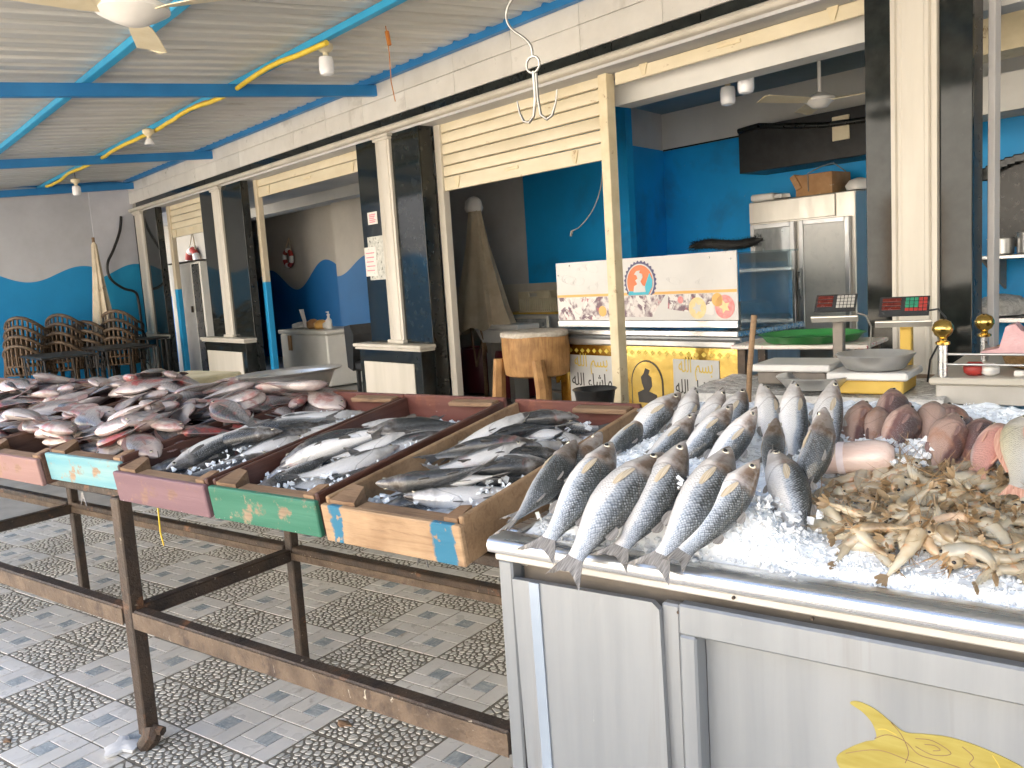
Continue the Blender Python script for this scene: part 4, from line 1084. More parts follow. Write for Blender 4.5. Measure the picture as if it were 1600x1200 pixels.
# ---- hall behind: chest freezer with clutter, iron chairs, lifebuoys, cabinet
fz = thing('chest_freezer', 'white chest freezer inside the hall', 'freezer', (-11.5, 6.0, 0), S=True)
q = MB(); q.box(-12.2, -10.75, 5.62, 6.25, 0.02, 0.74, 0.02); q.build('cabinet', M['fridge_white'], fz)
q = MB(); q.box(-12.23, -10.72, 5.60, 6.28, 0.743, 0.80, 0.015); q.build('lid', M['fridge_white'], fz)
q = MB(); q.box(-11.9, -11.8, 5.592, 5.61, 0.5, 0.72, 0.004); q.build('handle', M['cardboard'], fz)
for k_, (a, r_, h, m, nm, lb, ct) in enumerate(((-11.9, 0.16, 0.10, 'clear_bag', 'plastic_bag', 'white crumpled bag at the left end of the chest freezer', 'bag'), (-11.55, 0.10, 0.14, 'cardboard', 'bag', 'brown knotted bag on the chest freezer', 'bag'), (-11.3, 0.11, 0.13, 'print_amber', 'bag', 'orange net bag on the chest freezer', 'bag'), (-11.12, 0.07, 0.11, 'white_plastic', 'plastic_tub', 'small white tub beside the pump bottle', 'tub'))):
    q = MB(); q.lathe([(r_ * 0.7, 0), (r_, h * 0.2), (r_ * 0.95, h * 0.7), (r_ * 0.3, h)], (a, 5.85, 0.802), 16, wob=0.1); o = q.build(nm, M[m], S=True, smooth=60); tag(o, lb, ct)
q = MB(); q.lathe([(0.04, 0), (0.045, 0.01), (0.045, 0.13), (0.02, 0.155), (0.015, 0.19), (0.025, 0.195), (0.025, 0.21), (0.008, 0.215), (0.008, 0.24)], (-10.98, 5.8, 0.802), 14); q.box(-11.03, -10.97, 5.79, 5.81, 1.035, 1.05); o = q.build('pump_bottle', M['white_plastic'], S=True, smooth=40); tag(o, 'white pump bottle on the chest freezer', 'bottle')
wr = MB(); 
for i in range(5): wr.tube([(-11.72 + 0.02 * i, 5.8, 0.82), (-11.85 + 0.03 * i, 5.8, 1.08)], 0.006, 5)
wr.tube([(-11.86, 5.8, 1.08), (-11.72, 5.8, 1.085)], 0.006, 5)
o = wr.build('wire_rack', M['white_plastic'], S=True); tag(o, 'white wire rack leaning on the chest freezer', 'rack')

def iron_chair(label, s, y, rz):
    t = thing('iron_chair', label, 'chair', (s, y, 0), S=True, rz=rz, group='wrought iron chairs')
    O = Vector((s, y, 0))
    def P(x_, y_, z_): return (s + x_, y + y_, z_)
    q = MB(); q.lathe([(0.02, 0.0), (0.20, 0.0), (0.21, 0.015), (0.20, 0.03), (0.02, 0.03)], P(0, 0, 0.44), 20); q.build('seat', M['black_iron'], t, smooth=40)
    for a in (0.8, 2.35, 3.95, 5.5):
        q = MB(); q.tube([P(0.16 * math.cos(a), 0.16 * math.sin(a), 0.44), P(0.17 * math.cos(a), 0.17 * math.sin(a), 0.22), P(0.23 * math.cos(a), 0.23 * math.sin(a), 0)], 0.011, 6); q.build('leg', M['black_iron'], t, smooth=60)
    q = MB(); q.tube([P(-0.17, 0.14, 0.45), P(-0.20, 0.18, 0.70)] + [P(-0.20 * math.cos(k_ * PI / 8), 0.19, 0.75 + 0.20 * math.sin(k_ * PI / 8)) for k_ in range(9)] + [P(0.20, 0.18, 0.70), P(0.17, 0.14, 0.45)], 0.011, 6)
    for sg in (-1, 1):
        q.tube([P(sg * (0.08 + (0.01 + 0.010 * k_) * math.cos(k_ * 0.7)), 0.19, 0.80 + (0.01 + 0.008 * k_) * math.sin(k_ * 0.7)) for k_ in range(11)], 0.008, 5)
        q.tube([P(sg * 0.02, 0.16, 0.46), P(sg * 0.06, 0.18, 0.60), P(sg * 0.02, 0.19, 0.78)], 0.008, 5)
    q.build('backrest', M['black_iron'], t, smooth=60)
iron_chair('black scroll-back iron chair behind the freezer, nearer the pump bottle', -11.5, 6.9, 0.2)
iron_chair('black scroll-back iron chair behind the freezer, next to the doorway', -10.7, 6.75, -0.2)
iron_chair('black iron chair beside the end pilaster', -14.3, 4.05, 0.6)
# armchair half hidden behind the pilaster
ac = thing('armchair', 'dark armchair half hidden behind the pilaster with notices', 'chair', (-9.0, 5.4, 0), S=True)
q = MB(); q.box(-9.3, -8.75, 5.2, 5.75, 0.36, 0.48, 0.04); q.build('seat', M['black_plastic'], ac, smooth=40)
q = MB(); q.prism([(-9.42, 0.40), (-9.30, 0.36), (-9.22, 0.80), (-9.30, 0.92), (-9.44, 0.90)], lambda u, v, w: (u, 5.18 + w, v), 0.6); q.build('backrest', M['black_plastic'], ac)
for a in (-9.28, -8.8):
    for y_ in (5.24, 5.7):
        q = MB(); q.box(a - 0.02, a + 0.02, y_ - 0.02, y_ + 0.02, 0, 0.36); q.build('leg', M['black_plastic'], ac)

def lifebuoy(label, s, y, z, r_, tilt, nrope):
    t = thing('lifebuoy', label, 'lifebuoy', (s, y, z), S=True, group='lifebuoys on the hall walls')
    for k_ in range(8):
        a0 = tilt + k_ * PI / 4
        q = MB(); q.tube([(s + r_ * math.cos(a0 + i * PI / 24), y, z + r_ * math.sin(a0 + i * PI / 24)) for i in range(7)], r_ * 0.30, 10); q.build('segment', M['red_cloth'] if k_ % 2 == 0 else M['white_plastic'], t, smooth=50)
    q = MB(); q.tube([(s - r_ * 1.0, y, z + r_ * 0.6), (s, y + 0.05, z + r_ * 2.6), (s + r_ * 1.0, y, z + r_ * 0.6)], 0.012, 5); q.build('rope', M['canvas'], t)
lifebuoy('small red and white lifebuoy hung above the painted wave', -16.05, 7.72, 2.0, 0.15, 0.2, 4)
lifebuoy('red and white lifebuoy above the white cabinet', -17.1, 6.22, 2.05, 0.22, 0.6, 4)
cb = thing('white_cabinet', 'tall white metal cabinet with rust spots in the farthest shop', 'cabinet', (-14.4, 5.2, 0), S=True)
q = MB(); q.box(-15.05, -13.62, 5.05, 5.5, 0.03, 1.92, 0.01); q.build('carcass', M['fridge_white'], cb)
q = MB(); q.box(-14.98, -13.95, 5.03, 5.048, 0.08, 1.88, 0.004); dd = q.build('door', M['fridge_white'], cb)
q = MB(); q.box(-14.06, -14.02, 5.0, 5.03, 1.12, 1.22, 0.004); q.build('handle', M['rust_steel'], dd)
q = MB(); q.box(-13.93, -13.66, 5.03, 5.048, 0.08, 1.88, 0.004); q.build('door', M['black_side'], cb)
q = MB(); q.box(-15.1, -13.5, 4.98, 5.5, 1.925, 1.94, 0.003); q.build('top_board', M['rust_steel'], cb)

# ---- left end: stacked wicker chairs, black tables, hose
M['chair_rim'] = mat('worn chair rim', (0.07, 0.05, 0.034), (0.17, 0.115, 0.07), 18, 0.5, rand=0.2)
def wick_chair(m):
    t = bpy.data.objects.new('wicker_chair', None); col.objects.link(t); OFF[t.name] = Vector((0, 0, 0))
    q = MB()
    for (r0, r1, z0, z1) in ((0.20, 0.23, 0.40, 0.43),):
        q.box(-0.24, 0.24, -0.22, 0.22, z0, z1, 0.012)
    q.build('seat', m, t)
    q = MB()
    for i in range(13):
        a = PI * (0.02 + 0.96 * i / 12); x_, y_ = -0.272 * math.cos(a), 0.05 + 0.215 * math.sin(a)
        q.tube([(x_ * 0.88, y_ * 0.90, 0.42), (x_, y_, 0.56), (x_ * 0.985, y_ * 0.985, 0.66 + 0.17 * math.sin(a) ** 1.5)], 0.016, 5)
    q.tube([(-0.268 * math.cos(PI * i / 14), 0.05 + 0.212 * math.sin(PI * i / 14), 0.54) for i in range(15)], 0.016, 6)
    q.build('backrest', m, t, smooth=60)
    rim = [(-0.275 * math.cos(PI * i / 14) * 0.985, (0.05 + 0.22 * math.sin(PI * i / 14)) * 0.985, 0.665 + 0.17 * math.sin(PI * i / 14) ** 1.5) for i in range(15)]
    q = MB(); q.tube(rim, 0.026, 8); q.build('back_rim', M['chair_rim'], t, smooth=60)
    for sx in (-1, 1):
        q = MB(); q.tube([(sx * 0.27, 0.04, 0.67), (sx * 0.275, -0.12, 0.66), (sx * 0.265, -0.22, 0.62), (sx * 0.25, -0.22, 0.42)], 0.022, 7); q.build('armrest', m, t, smooth=60)
        for sy in (-1, 1):
            q = MB(); q.tube([(sx * 0.225, sy * 0.2, 0.41), (sx * 0.25, sy * 0.24, 0.0)], 0.020, 7); q.build('leg', m, t, smooth=60)
    return t
wc = {'t': wick_chair(M['chair_tan']), 'b': wick_chair(M['chair_brown'])}
usedc = set()
for (s_, y_, rz, kinds, lb) in ((-14.2, 2.60, 0.9, 'tttt', 'tan wicker chair in the stack at the picture edge'),
        (-14.3, 3.16, 0.85, 'tttb', 'wicker chair in the tall stack with a slate top chair'),
        (-14.35, 3.52, 0.9, 'bbb', 'dark wicker chair in the middle stack'),
        (-14.25, 3.92, 0.95, 'ttbb', 'brown wicker chair in the stack below the folded parasol')):
    for k_, kd in enumerate(kinds):
        mw = Matrix.Translation(rotS((s_ - 0.05 * k_, y_ + 0.02 * k_, 0.125 * k_ + (0.0 if kinds != 'tttt' else -0.0)))) @ Matrix.Rotation(TH + rz + PI, 4, 'Z') @ Matrix.Rotation(0.03 * k_, 4, 'X')
        if kd not in usedc: o = wc[kd]; usedc.add(kd); o.matrix_world = mw
        else: o = dup(wc[kd], mw=mw)
        tag(o, ('top ' if k_ == len(kinds) - 1 else ('bottom ' if k_ == 0 else ('second lowest ' if k_ == 1 else 'third lowest '))) + lb, 'chair', 'stacked wicker chairs')
def black_table(label, s, y, w, d, h):
    t = thing('black_table', label, 'table', (s, y, 0), S=True, group='black tables at the end wall')
    q = MB(); q.box(s - w / 2, s + w / 2, y - d / 2, y + d / 2, h - 0.03, h, 0.006); q.build('tabletop', M['black_iron'], t)
    for sx in (-1, 1):
        for sy in (-1, 1):
            x_, y2 = s + sx * (w / 2 - 0.04), y + sy * (d / 2 - 0.04)
            q = MB(); q.tube([(x_, y2, h - 0.03), (x_, y2, 0)], 0.016, 6); q.build('leg', M['black_iron'], t)
    for sx in (-1, 1):
        for k2 in range(2):
            q = MB(); q.tube([(s + sx * w / 2 * 0.55 + (0.02 + 0.013 * i) * math.cos(i * 0.65), y - d / 2 + 0.02, h * (0.35 + 0.35 * k2) + (0.02 + 0.011 * i) * math.sin(i * 0.65)) for i in range(13)], 0.008, 5); q.build('scroll', M['black_iron'], t, smooth=60)
    q = MB(); q.box(s - w / 2 + 0.05, s + w / 2 - 0.05, y - d / 2 + 0.03, y - d / 2 + 0.05, 0.10, 0.16); q.build('stretcher', M['black_iron'], t)
black_table('black iron table in front of the chair stacks at the picture edge', -12.9, 2.75, 1.3, 0.7, 0.72)
black_table('black iron table in front of the middle chair stacks', -13.2, 3.6, 1.2, 0.7, 0.74)
black_table('small black iron stand with scrolls beside the end pilaster', -13.75, 4.25, 0.5, 0.35, 0.80)
q = MB(); q.tube(cat([Vector(p) for p in ((-15.17, 4.42, 2.75), (-15.14, 4.36, 2.5), (-15.12, 4.22, 2.2), (-15.1, 4.1, 1.98), (-15.1, 4.12, 1.75), (-15.1, 4.3, 1.58), (-15.1, 4.46, 1.52), (-15.12, 4.52, 1.4), (-15.12, 4.53, 0.9))], 5), 0.022, 8); o = q.build('hose', M['black_plastic'], S=True, smooth=60); tag(o, 'black hose looping down the light end wall pier', 'hose')
# loose wires hanging from the canopy and the fascia
q = MB(); q.tube([(-5.55, 3.6, 3.24), (-5.53, 3.6, 3.05), (-5.55, 3.61, 2.85), (-5.50, 3.6, 2.70)], 0.004, 5); q.tube([(-5.54, 3.6, 3.2), (-5.52, 3.6, 3.1)], 0.016, 6); o = q.build('hanging_wire', M['orange_cable'], S=True); tag(o, 'thin brown wire hanging from the canopy before the fascia', 'wire')
# ================================================================ steel table with fish crates (table frame = world axes)
TILT = math.atan(0.137)
tb = thing('display_table', 'long rusty steel table frame carrying the fish crates', 'table', (-2.5, 1.66, 0))
XL = (-5.68, -4.10, -2.52, -1.062)
for x in XL[:3]:
    for (y, zt) in ((1.362, 0.800), (1.985, 0.885)):
        q = MB(); w = 0.023 if y < 1.5 else 0.019
        q.box(x - w, x + w, y - w, y + w, 0.03 if (x == -2.52 and y < 1.5) else 0.0, zt, 0.004)
        lg = q.build('leg', M['rust_steel'], tb)
        if x == -2.52 and y < 1.5:
            q = MB(); q.tube([(x + 0.02, y, 0.05), (x + 0.03, y - 0.012, 0.03), (x + 0.012, y - 0.03, 0.0)], [0.034, 0.03, 0.026], 9); q.tube([(x + 0.03, y, 0.055), (x + 0.065, y + 0.01, 0.05)], 0.015, 6)
            q.build('broken_foot', M['rust_steel'], lg)
for i in range(len(XL) - 1):
    a, c = XL[i], XL[i + 1] + (0.032 if i == 2 else 0)
    q = MB(); q.box(a + 0.03, c - 0.03, 1.341, 1.383, 0.392, 0.448, 0.004); r_ = q.build('front_rail', M['rust_steel'], tb)
    q = MB(); q.box(a + 0.03, c - 0.03, 1.337, 1.3405, 0.391, 0.443, 0.001); q.build('crusted_face', M['rust_light'], r_)
    q = MB(); q.box(a + 0.023, c - 0.023, 1.962, 2.006, 0.415, 0.462, 0.004); r_ = q.build('rear_rail', M['rust_steel'], tb)
    q = MB(); q.box(a + 0.023, c - 0.023, 1.958, 1.9615, 0.416, 0.442, 0.001); q.build('crusted_face', M['rust_light'], r_)
    for (y, z) in ((1.43, 0.772), (1.985, 0.84)):
        q = MB(); q.box(a + 0.03, c - 0.03, y - 0.02, y + 0.02, z, z + (0.028 if y < 1.5 else 0.04), 0.004); q.build('top_rail', M['rust_steel'], tb)
for x in XL[:3]:
    q = MB(); q.box(x - 0.022, x + 0.022, 1.386, 1.962, 0.408, 0.452, 0.004); q.build('cross_rail', M['rust_steel'], tb)

def blue_ends():
    m, nt, b = new_mat('raw wood with blue paint remains')
    src = M['raw_wood'].node_tree
    v = coords(nt, 'Object', (0.55, 7, 7)); v2 = coords(nt, 'Object')
    n1 = nd(nt, 'ShaderNodeTexNoise', {'Vector': v, 'Scale': 7.0, 'Detail': 8.0, 'Roughness': 0.7, 'Distortion': 0.5})
    c = ramp(nt, n1.outputs[0], [(0.3, (0.27, 0.17, 0.09)), (0.55, (0.43, 0.29, 0.17)), (0.75, (0.20, 0.12, 0.065))])
    n2 = nd(nt, 'ShaderNodeTexNoise', {'Vector': v2, 'Scale': 9.0, 'Detail': 6.0})
    c = mix(nt, 0.6, c, ramp(nt, n2.outputs[0], [(0.42, (1, 1, 1)), (0.7, (0.55, 0.48, 0.42))]), 'MULTIPLY')
    sx = nd(nt, 'ShaderNodeSeparateXYZ', {'Vector': v2})
    n3 = nd(nt, 'ShaderNodeTexNoise', {'Vector': v2, 'Scale': 24.0, 'Detail': 7.0, 'Roughness': 0.7})
    xx = math_(nt, 'MULTIPLY_ADD', n3.outputs[0], 0.05, math_(nt, 'SUBTRACT', sx.outputs[0], 0.025))
    a = ramp(nt, xx, [(0.028, (0, 0, 0)), (0.032, (1, 1, 1)), (0.062, (1, 1, 1)), (0.066, (0, 0, 0)), (0.345, (0, 0, 0)), (0.35, (1, 1, 1)), (0.402, (1, 1, 1)), (0.406, (0, 0, 0))])
    n4 = nd(nt, 'ShaderNodeTexNoise', {'Vector': v2, 'Scale': 40.0, 'Detail': 6.0})
    a = math_(nt, 'MULTIPLY', a, ramp(nt, n4.outputs[0], [(0.60, (1, 1, 1)), (0.66, (0, 0, 0))]))
    nt.links.new(mix(nt, a, c, (0.022, 0.15, 0.25)), b.inputs['Base Color'])
    b.inputs['Roughness'].default_value = 0.7
    nt.links.new(nd(nt, 'ShaderNodeBump', {'Height': n1.outputs[0], 'Strength': 0.5, 'Distance': 0.004}).outputs[0], b.inputs['Normal'])
    return m
M['raw_blue'] = blue_ends()

def fish_crate(label, x0, w, y0, z0, mfront, L=0.80, h=0.092, rz=0.0, side='old_wood_y', frontx=0.0):
    """an open fish crate tilted towards the customer; local x across, y away"""
    t = thing('fish_crate', label, 'crate', (x0, y0, z0), group='wooden fish crates on the table')
    t.rotation_euler = (TILT, 0, rz); OFF[t.name] = Vector((0, 0, 0))
    th = 0.016
    q = MB(); q.box(0, w, 0, th, 0, h, 0.003); q.build('front_board', mfront, t)
    for (a, c) in ((0.002, th), (w - th, w - 0.002)):
        q = MB(); q.box(a, c, th + 0.001, L - th, 0.0, h + 0.014, 0.003); q.build('side_board', M[side], t)
    q = MB(); q.box(0, w, L - th + 0.001, L, 0.0, h + 0.022, 0.003); q.build('back_board', M['red_board'], t)
    n = 4
    for i in range(n):
        a = th + (w - 2 * th) * i / n
        q = MB(); q.box(a + 0.002, a + (w - 2 * th) / n - 0.002, th + 0.001, L - th, 0.004, 0.014, 0.002); q.build('bottom_slat', M['wet_red_wood'], t)
    for ci, (a, c) in enumerate(((0.018, 0.10), (w - 0.055, w - 0.018))):
        q = MB(); q.prism([(a, th + 0.001), (c, th + 0.001), (c - 0.035, 0.085), (a, 0.095)] if ci == 0 else [(a, th + 0.001), (c, th + 0.001), (c, 0.07), (a + 0.012, 0.06)], lambda u, v, ww: (u, v, 0.016 + ww * (1 + 0.12 * (v > 0.04))), h - 0.008); q.build('corner_block', M['old_wood'], t)
    q = MB(); q.box(0.102, w - 0.057, th + 0.001, th + 0.040, h - 0.014, h - 0.002, 0.003); q.build('front_slat', M['old_wood'], t)
    q = MB(); q.box(w * 0.55, w - 0.02, L - 0.058, L - th - 0.001, h + 0.004, h + 0.018, 0.003, rz=0.06); q.build('corner_block', M['old_wood'], t)
    return t
CR = [(-5.20, 0.44, 'old_wood', 'weathered fish crate farthest along the table'), (-4.745, 0.44, 'paint_green', 'fish crate second farthest along the table'),
      (-4.285, 0.445, 'old_wood', 'fish crate third farthest along the table'), (-3.825, 0.445, 'paint_mauve', 'fish crate left of the dusty pink one'),
      (-3.365, 0.445, 'paint_pink', 'fish crate with dusty pink front board'), (-2.905, 0.44, 'paint_turq', 'fish crate with turquoise front board'),
      (-2.458, 0.455, 'paint_mauve', 'fish crate with mauve front board'), (-1.990, 0.415, 'paint_green', 'fish crate with green front board'),
      (-1.545, 0.425, 'raw_blue', 'raw wood fish crate with blue paint remains')]
for i, (x0, w, m, lb) in enumerate(CR):
    fish_crate(lb, x0, w, 1.325 + (0.02 if i == 5 else 0.0) - (0.005 if i == 8 else 0), 0.802 + (0.02 if i == 5 else 0.0), M[m], side='wet_red_wood' if i in (5, 6, 7) else ('raw_wood' if i == 8 else 'old_wood_y'), rz=(-0.012, 0.01, 0.0, 0.012, -0.006, 0.014, -0.01, 0.008, -0.012)[i])

# shelf board behind the crates with foam boards and an aluminium basin
q = MB(); q.box(-5.2, -2.20, 2.135, 2.50, 0.925, 0.95, 0.004); sb = thing('rear_shelf', 'wooden board behind the crates', 'shelf', (-3.7, 2.3, 0)); q.build('board', M['old_wood'], sb)
for x in (-5.0, -3.6, -2.3):
    q = MB(); q.tube([(x, 2.42, 0.915), (x, 2.0, 0.72)], 0.014, 6); q.tube([(x, 2.0, 0.72), (x, 2.0, 0.86)], 0.014, 6); q.build('brace', M['rust_steel'], sb)
for k_, (x0, x1, y0, z0, h, a, lb) in enumerate(((-4.02, -3.52, 2.16, 0.951, 0.034, 0.05, 'yellowed foam board lying at the bottom of the stack'), (-3.74, -3.20, 2.2, 0.951, 0.046, -0.06, 'thick foam board with a dirty end beside the basin'), (-3.76, -3.36, 2.2, 0.999, 0.034, 0.02, 'pale foam board on top of the stack'))):
    q = MB(); q.box(x0, x1, y0, y0 + 0.26, z0, z0 + h, 0.008, rz=a); o = q.build('foam_board', M['foam'], smooth=None); tag(o, lb, 'board', group='foam boards behind the crates')
BX, BY, BZ = -2.68, 2.18, 1.005
q = MB(); q.lathe([(0.125, 0.0), (0.14, 0.008), (0.175, 0.082), (0.198, 0.088), (0.204, 0.094), (0.196, 0.096), (0.168, 0.086), (0.13, 0.018), (0.01, 0.016)], (0, 0, 0), 48)
o = q.build('basin', M['galvanised'], smooth=40); o.location = (BX, BY, BZ - 0.02); o.rotation_euler = (0, -0.035, 0); tag(o, 'shallow aluminium basin at the back of the fish crates', 'basin')
q = MB(); q.box(-2.92, -2.50, 2.06, 2.36, 0.9512, 0.984, 0.003); o2 = q.build('plank', M['old_wood']); tag(o2, 'thin plank under the aluminium basin', 'plank')
# straw and scraps hanging from the crates
q = MB(); q.tube([(-2.245, 1.318, 0.805), (-2.235, 1.312, 0.775), (-2.238, 1.313, 0.735), (-2.225, 1.311, 0.70)], 0.0022, 4); o = q.build('straw', M['yellow_cable']); tag(o, 'yellow straw dangling under the mauve crate', 'straw')

# hanging double hook
M['hook_steel'] = mat('worn hook steel', (0.26, 0.25, 0.23), (0.36, 0.35, 0.32), 20, 0.32, metal=0.85)
hk = thing('meat_hook', 'double steel hook hanging from a ring before the shutter', 'hook', (-1.34, 2.0, 1.8))
def hp(x, z, y=2.0): return (-1.345 + x, y, z)
q = MB(); q.tube([hp(-0.06 + 0.075 * math.cos(t), 2.075 + 0.05 * math.sin(t)) for t in [PI * (0.1 + 0.09 * i) for i in range(11)]] + [hp(-0.115, 2.03), hp(-0.08, 1.995), hp(-0.045, 1.985), hp(-0.012, 1.975)], 0.0045, 8); 
q.v = []; q.f = []; q.m = []
q.tube(cat([hp(0.055, 2.118), hp(0.01, 2.135), hp(-0.045, 2.13), hp(-0.075, 2.095), hp(-0.062, 2.055), hp(-0.02, 2.02), hp(0.0, 1.995), hp(0.003, 1.965)], 5), 0.0036, 8); q.build('upper_hook', M['hook_steel'], hk, smooth=60)
q = MB(); q.tube([hp(0.003 + 0.021 * math.sin(t), 1.947 + 0.021 * math.cos(t)) for t in [2 * PI * i / 18 for i in range(18)]], 0.0035, 6, closed=True); q.build('ring', M['hook_steel'], hk, smooth=60)
q = MB(); q.tube([hp(0.003, 1.928), hp(0.003, 1.93), hp(0.004, 1.86), hp(-0.004, 1.815), hp(-0.02, 1.80), hp(-0.038, 1.805), hp(-0.05, 1.83), hp(-0.056, 1.862)], [0.0048, 0.0048, 0.0048, 0.0042, 0.004, 0.004, 0.003, 0.002], 8); q.build('hook_prong', M['hook_steel'], hk, smooth=60)
q = MB(); q.tube([hp(0.008, 1.925, 2.004), hp(0.009, 1.86, 2.004), hp(0.016, 1.815, 2.004), hp(0.035, 1.80, 2.004), hp(0.052, 1.808, 2.004), hp(0.066, 1.84, 2.004), hp(0.072, 1.872, 2.004)], [0.0044, 0.0044, 0.0042, 0.004, 0.004, 0.003, 0.002], 8); q.build('hook_prong', M['hook_steel'], hk, smooth=60)
q = MB(); q.tube([hp(-0.045, 2.137), hp(-0.045, 2.95)], 0.003, 5); q.build('hanging_rod', M['grout_grey'], hk)

# ================================================================ fish counter
CX0, CX1, CY0, CY1 = -1.06, 0.62, 1.325, 2.12
ct = thing('fish_counter', 'steel fish counter with iced display top and panelled front', 'counter', (-0.4, 1.7, 0))
q = MB()
prof = [(0.0, 0.842), (-0.006, 0.846), (-0.008, 0.858), (-0.004, 0.868), (0.003, 0.873), (0.055, 0.872), (0.055, 0.846), (0.0, 0.842)]
n = len(prof) - 1
q.add([(xx, CY0 + p[0], p[1]) for xx in (CX0 - 0.004, CX1) for p in prof[:-1]], [(i, (i + 1) % n, n + (i + 1) % n, n + i) for i in range(n)] + [tuple(range(n)), tuple(range(2 * n - 1, n - 1, -1))])
q.build('front_rim', M['stainless'], ct, smooth=40)
q = MB(); q.box(CX0 - 0.004, CX0 + 0.03, CY0 + 0.056, CY1, 0.846, 0.874, 0.004); q.build('side_rim', M['stainless'], ct)
q = MB(); q.box(CX0 + 0.03, CX1, CY0 + 0.056, CY1, 0.80, 0.846); q.build('ice_tray', M['stainless'], ct)
q = MB(); q.box(CX0 + 0.004, CX1, CY0 + 0.006, CY0 + 0.05, 0.825, 0.841, 0.003); q.build('front_band', M['counter_frame'], ct)
q = MB(); q.box(CX0 + 0.004, CX0 + 0.05, CY0 + 0.052, CY1, 0.802, 0.841, 0.003); q.build('side_band', M['counter_frame'], ct)
q = MB(); q.box(CX0 + 0.008, CX0 + 0.043, CY0 + 0.010, CY0 + 0.046, 0.0, 0.8245, 0.004); q.build('corner_post', M['stainless_dull'], ct)
q = MB(); q.box(CX0 + 0.010, CX0 + 0.03, CY0 + 0.06, CY1, 0.06, 0.80, 0.003); q.build('side_panel', M['stainless_dull'], ct)
q = MB(); q.box(CX0 + 0.05, CX1, CY1 - 0.03, CY1, 0.06, 0.80, 0.003); q.build('rear_panel', M['stainless_dull'], ct)
q = MB(); q.box(CX0 + 0.04, CX1, CY0 + 0.055, CY0 + 0.06, 0.10, 0.84); q.build('inner_sheet', M['scale_body'], ct)
M['blue_sheen'] = mat('painted sky sheen steel', (0.42, 0.50, 0.60), (0.47, 0.55, 0.65), 3, 0.25, metal=0.6)  # blue reflection of the sky put into the steel colour
# leaning left front panel with a folded strip carrying the painted sky reflection
lp = MB()
a = 0.03
pts = [(-1.008, 0.796), (-0.70, 0.802), (-0.686, 0.79), (-0.672, 0.10), (-0.985, 0.08)]
lp.prism(pts, lambda u, v, w: (u, CY0 - 0.004 + (0.80 - v) * -0.012 + w, v), 0.014)
pl = lp.build('leaning_panel', M['stainless_dull'], ct)
lp = MB(); lp.prism([(-0.965, 0.797), (-0.942, 0.7975), (-0.925, 0.082), (-0.948, 0.082)], lambda u, v, w: (u, CY0 - 0.008 + (0.80 - v) * -0.012 + w, v), 0.003); lp.build('folded_edge', M['blue_sheen'], pl)
q = MB(); q.box(-0.688, -0.652, CY0 + 0.008, CY0 + 0.03, 0.08, 0.80, 0.004); q.build('mullion', M['stainless_dull'], ct)
# door: frame proud of a recessed panel
dr = MB(); dr.box(-0.650, 0.55, CY0 - 0.004, CY0 + 0.022, 0.752, 0.808, 0.004); dr.box(-0.650, -0.618, CY0 - 0.004, CY0 + 0.040, 0.10, 0.7515, 0.004); dr.box(0.50, 0.55, CY0 - 0.004, CY0 + 0.022, 0.10, 0.7515, 0.004)
do = dr.build('door_frame', M['stainless_dull'], ct)
q = MB(); q.box(-0.617, 0.499, CY0 + 0.036, CY0 + 0.044, 0.10, 0.7515); dp = q.build('door_panel', M['stainless_dull'], do)
for (px, pz) in ((-0.55, 0.834), (-0.42, 0.822), (-0.87, 0.83), (-0.652, 0.79)):
    q = MB(); q.tube([(px, CY0 + 0.007, pz), (px, CY0 + 0.001, pz)], 0.003, 6); q.build('rivet', M['rust_steel'], ct)
# engraved golden fish on the door
outl = [(-0.372, 0.678), (-0.36, 0.684), (-0.335, 0.678), (-0.31, 0.662), (-0.29, 0.651), (-0.26, 0.656), (-0.225, 0.660), (-0.18, 0.655), (-0.13, 0.640), (-0.08, 0.61), (-0.05, 0.57), (-0.04, 0.535), (-0.06, 0.50), (-0.11, 0.465), (-0.17, 0.45), (-0.23, 0.455), (-0.28, 0.475), (-0.31, 0.50), (-0.345, 0.47), (-0.385, 0.45), (-0.40, 0.46), (-0.375, 0.50), (-0.362, 0.535), (-0.385, 0.555), (-0.395, 0.578), (-0.375, 0.60), (-0.35, 0.618), (-0.333, 0.628), (-0.337, 0.65), (-0.352, 0.667)]
q = MB(); q.prism([(p_.x, p_.y) for p_ in cat([(u, v, 0) for u, v in outl], 5, True)], lambda u, v, w: (u, CY0 + 0.0358 - w, v), 0.0018)
gm = mat('yellow brass sheet', (0.38, 0.31, 0.07), (0.47, 0.40, 0.12), 9, 0.35, metal=0.45, stretch=(1, 1, 5))
fo = q.build('golden_fish', gm, dp)
for ln in ([(-0.335, 0.628), (-0.315, 0.640), (-0.29, 0.636), (-0.27, 0.62), (-0.24, 0.618), (-0.19, 0.612), (-0.14, 0.6)], [(-0.31, 0.662), (-0.295, 0.645), (-0.285, 0.62), (-0.29, 0.60)], [(-0.275, 0.645), (-0.25, 0.648), (-0.225, 0.635), (-0.25, 0.625), (-0.275, 0.632)], [(-0.262, 0.639), (-0.248, 0.641), (-0.240, 0.636), (-0.25, 0.632)],
           [(-0.21, 0.65), (-0.195, 0.638), (-0.20, 0.625), (-0.185, 0.618)], [(-0.33, 0.645), (-0.318, 0.648), (-0.302, 0.643)], [(-0.17, 0.648), (-0.16, 0.63), (-0.165, 0.615)], [(-0.38, 0.59), (-0.33, 0.61), (-0.28, 0.605), (-0.2, 0.595)], [(-0.13, 0.635), (-0.12, 0.61)]):
    q = MB(); q.tube(cat([(u, CY0 + 0.0342, v) for u, v in ln], 5), 0.0008, 4); q.build('engraved_line', M['gold_ink'] if len(ln) == 3 else M['old_wood'], fo)

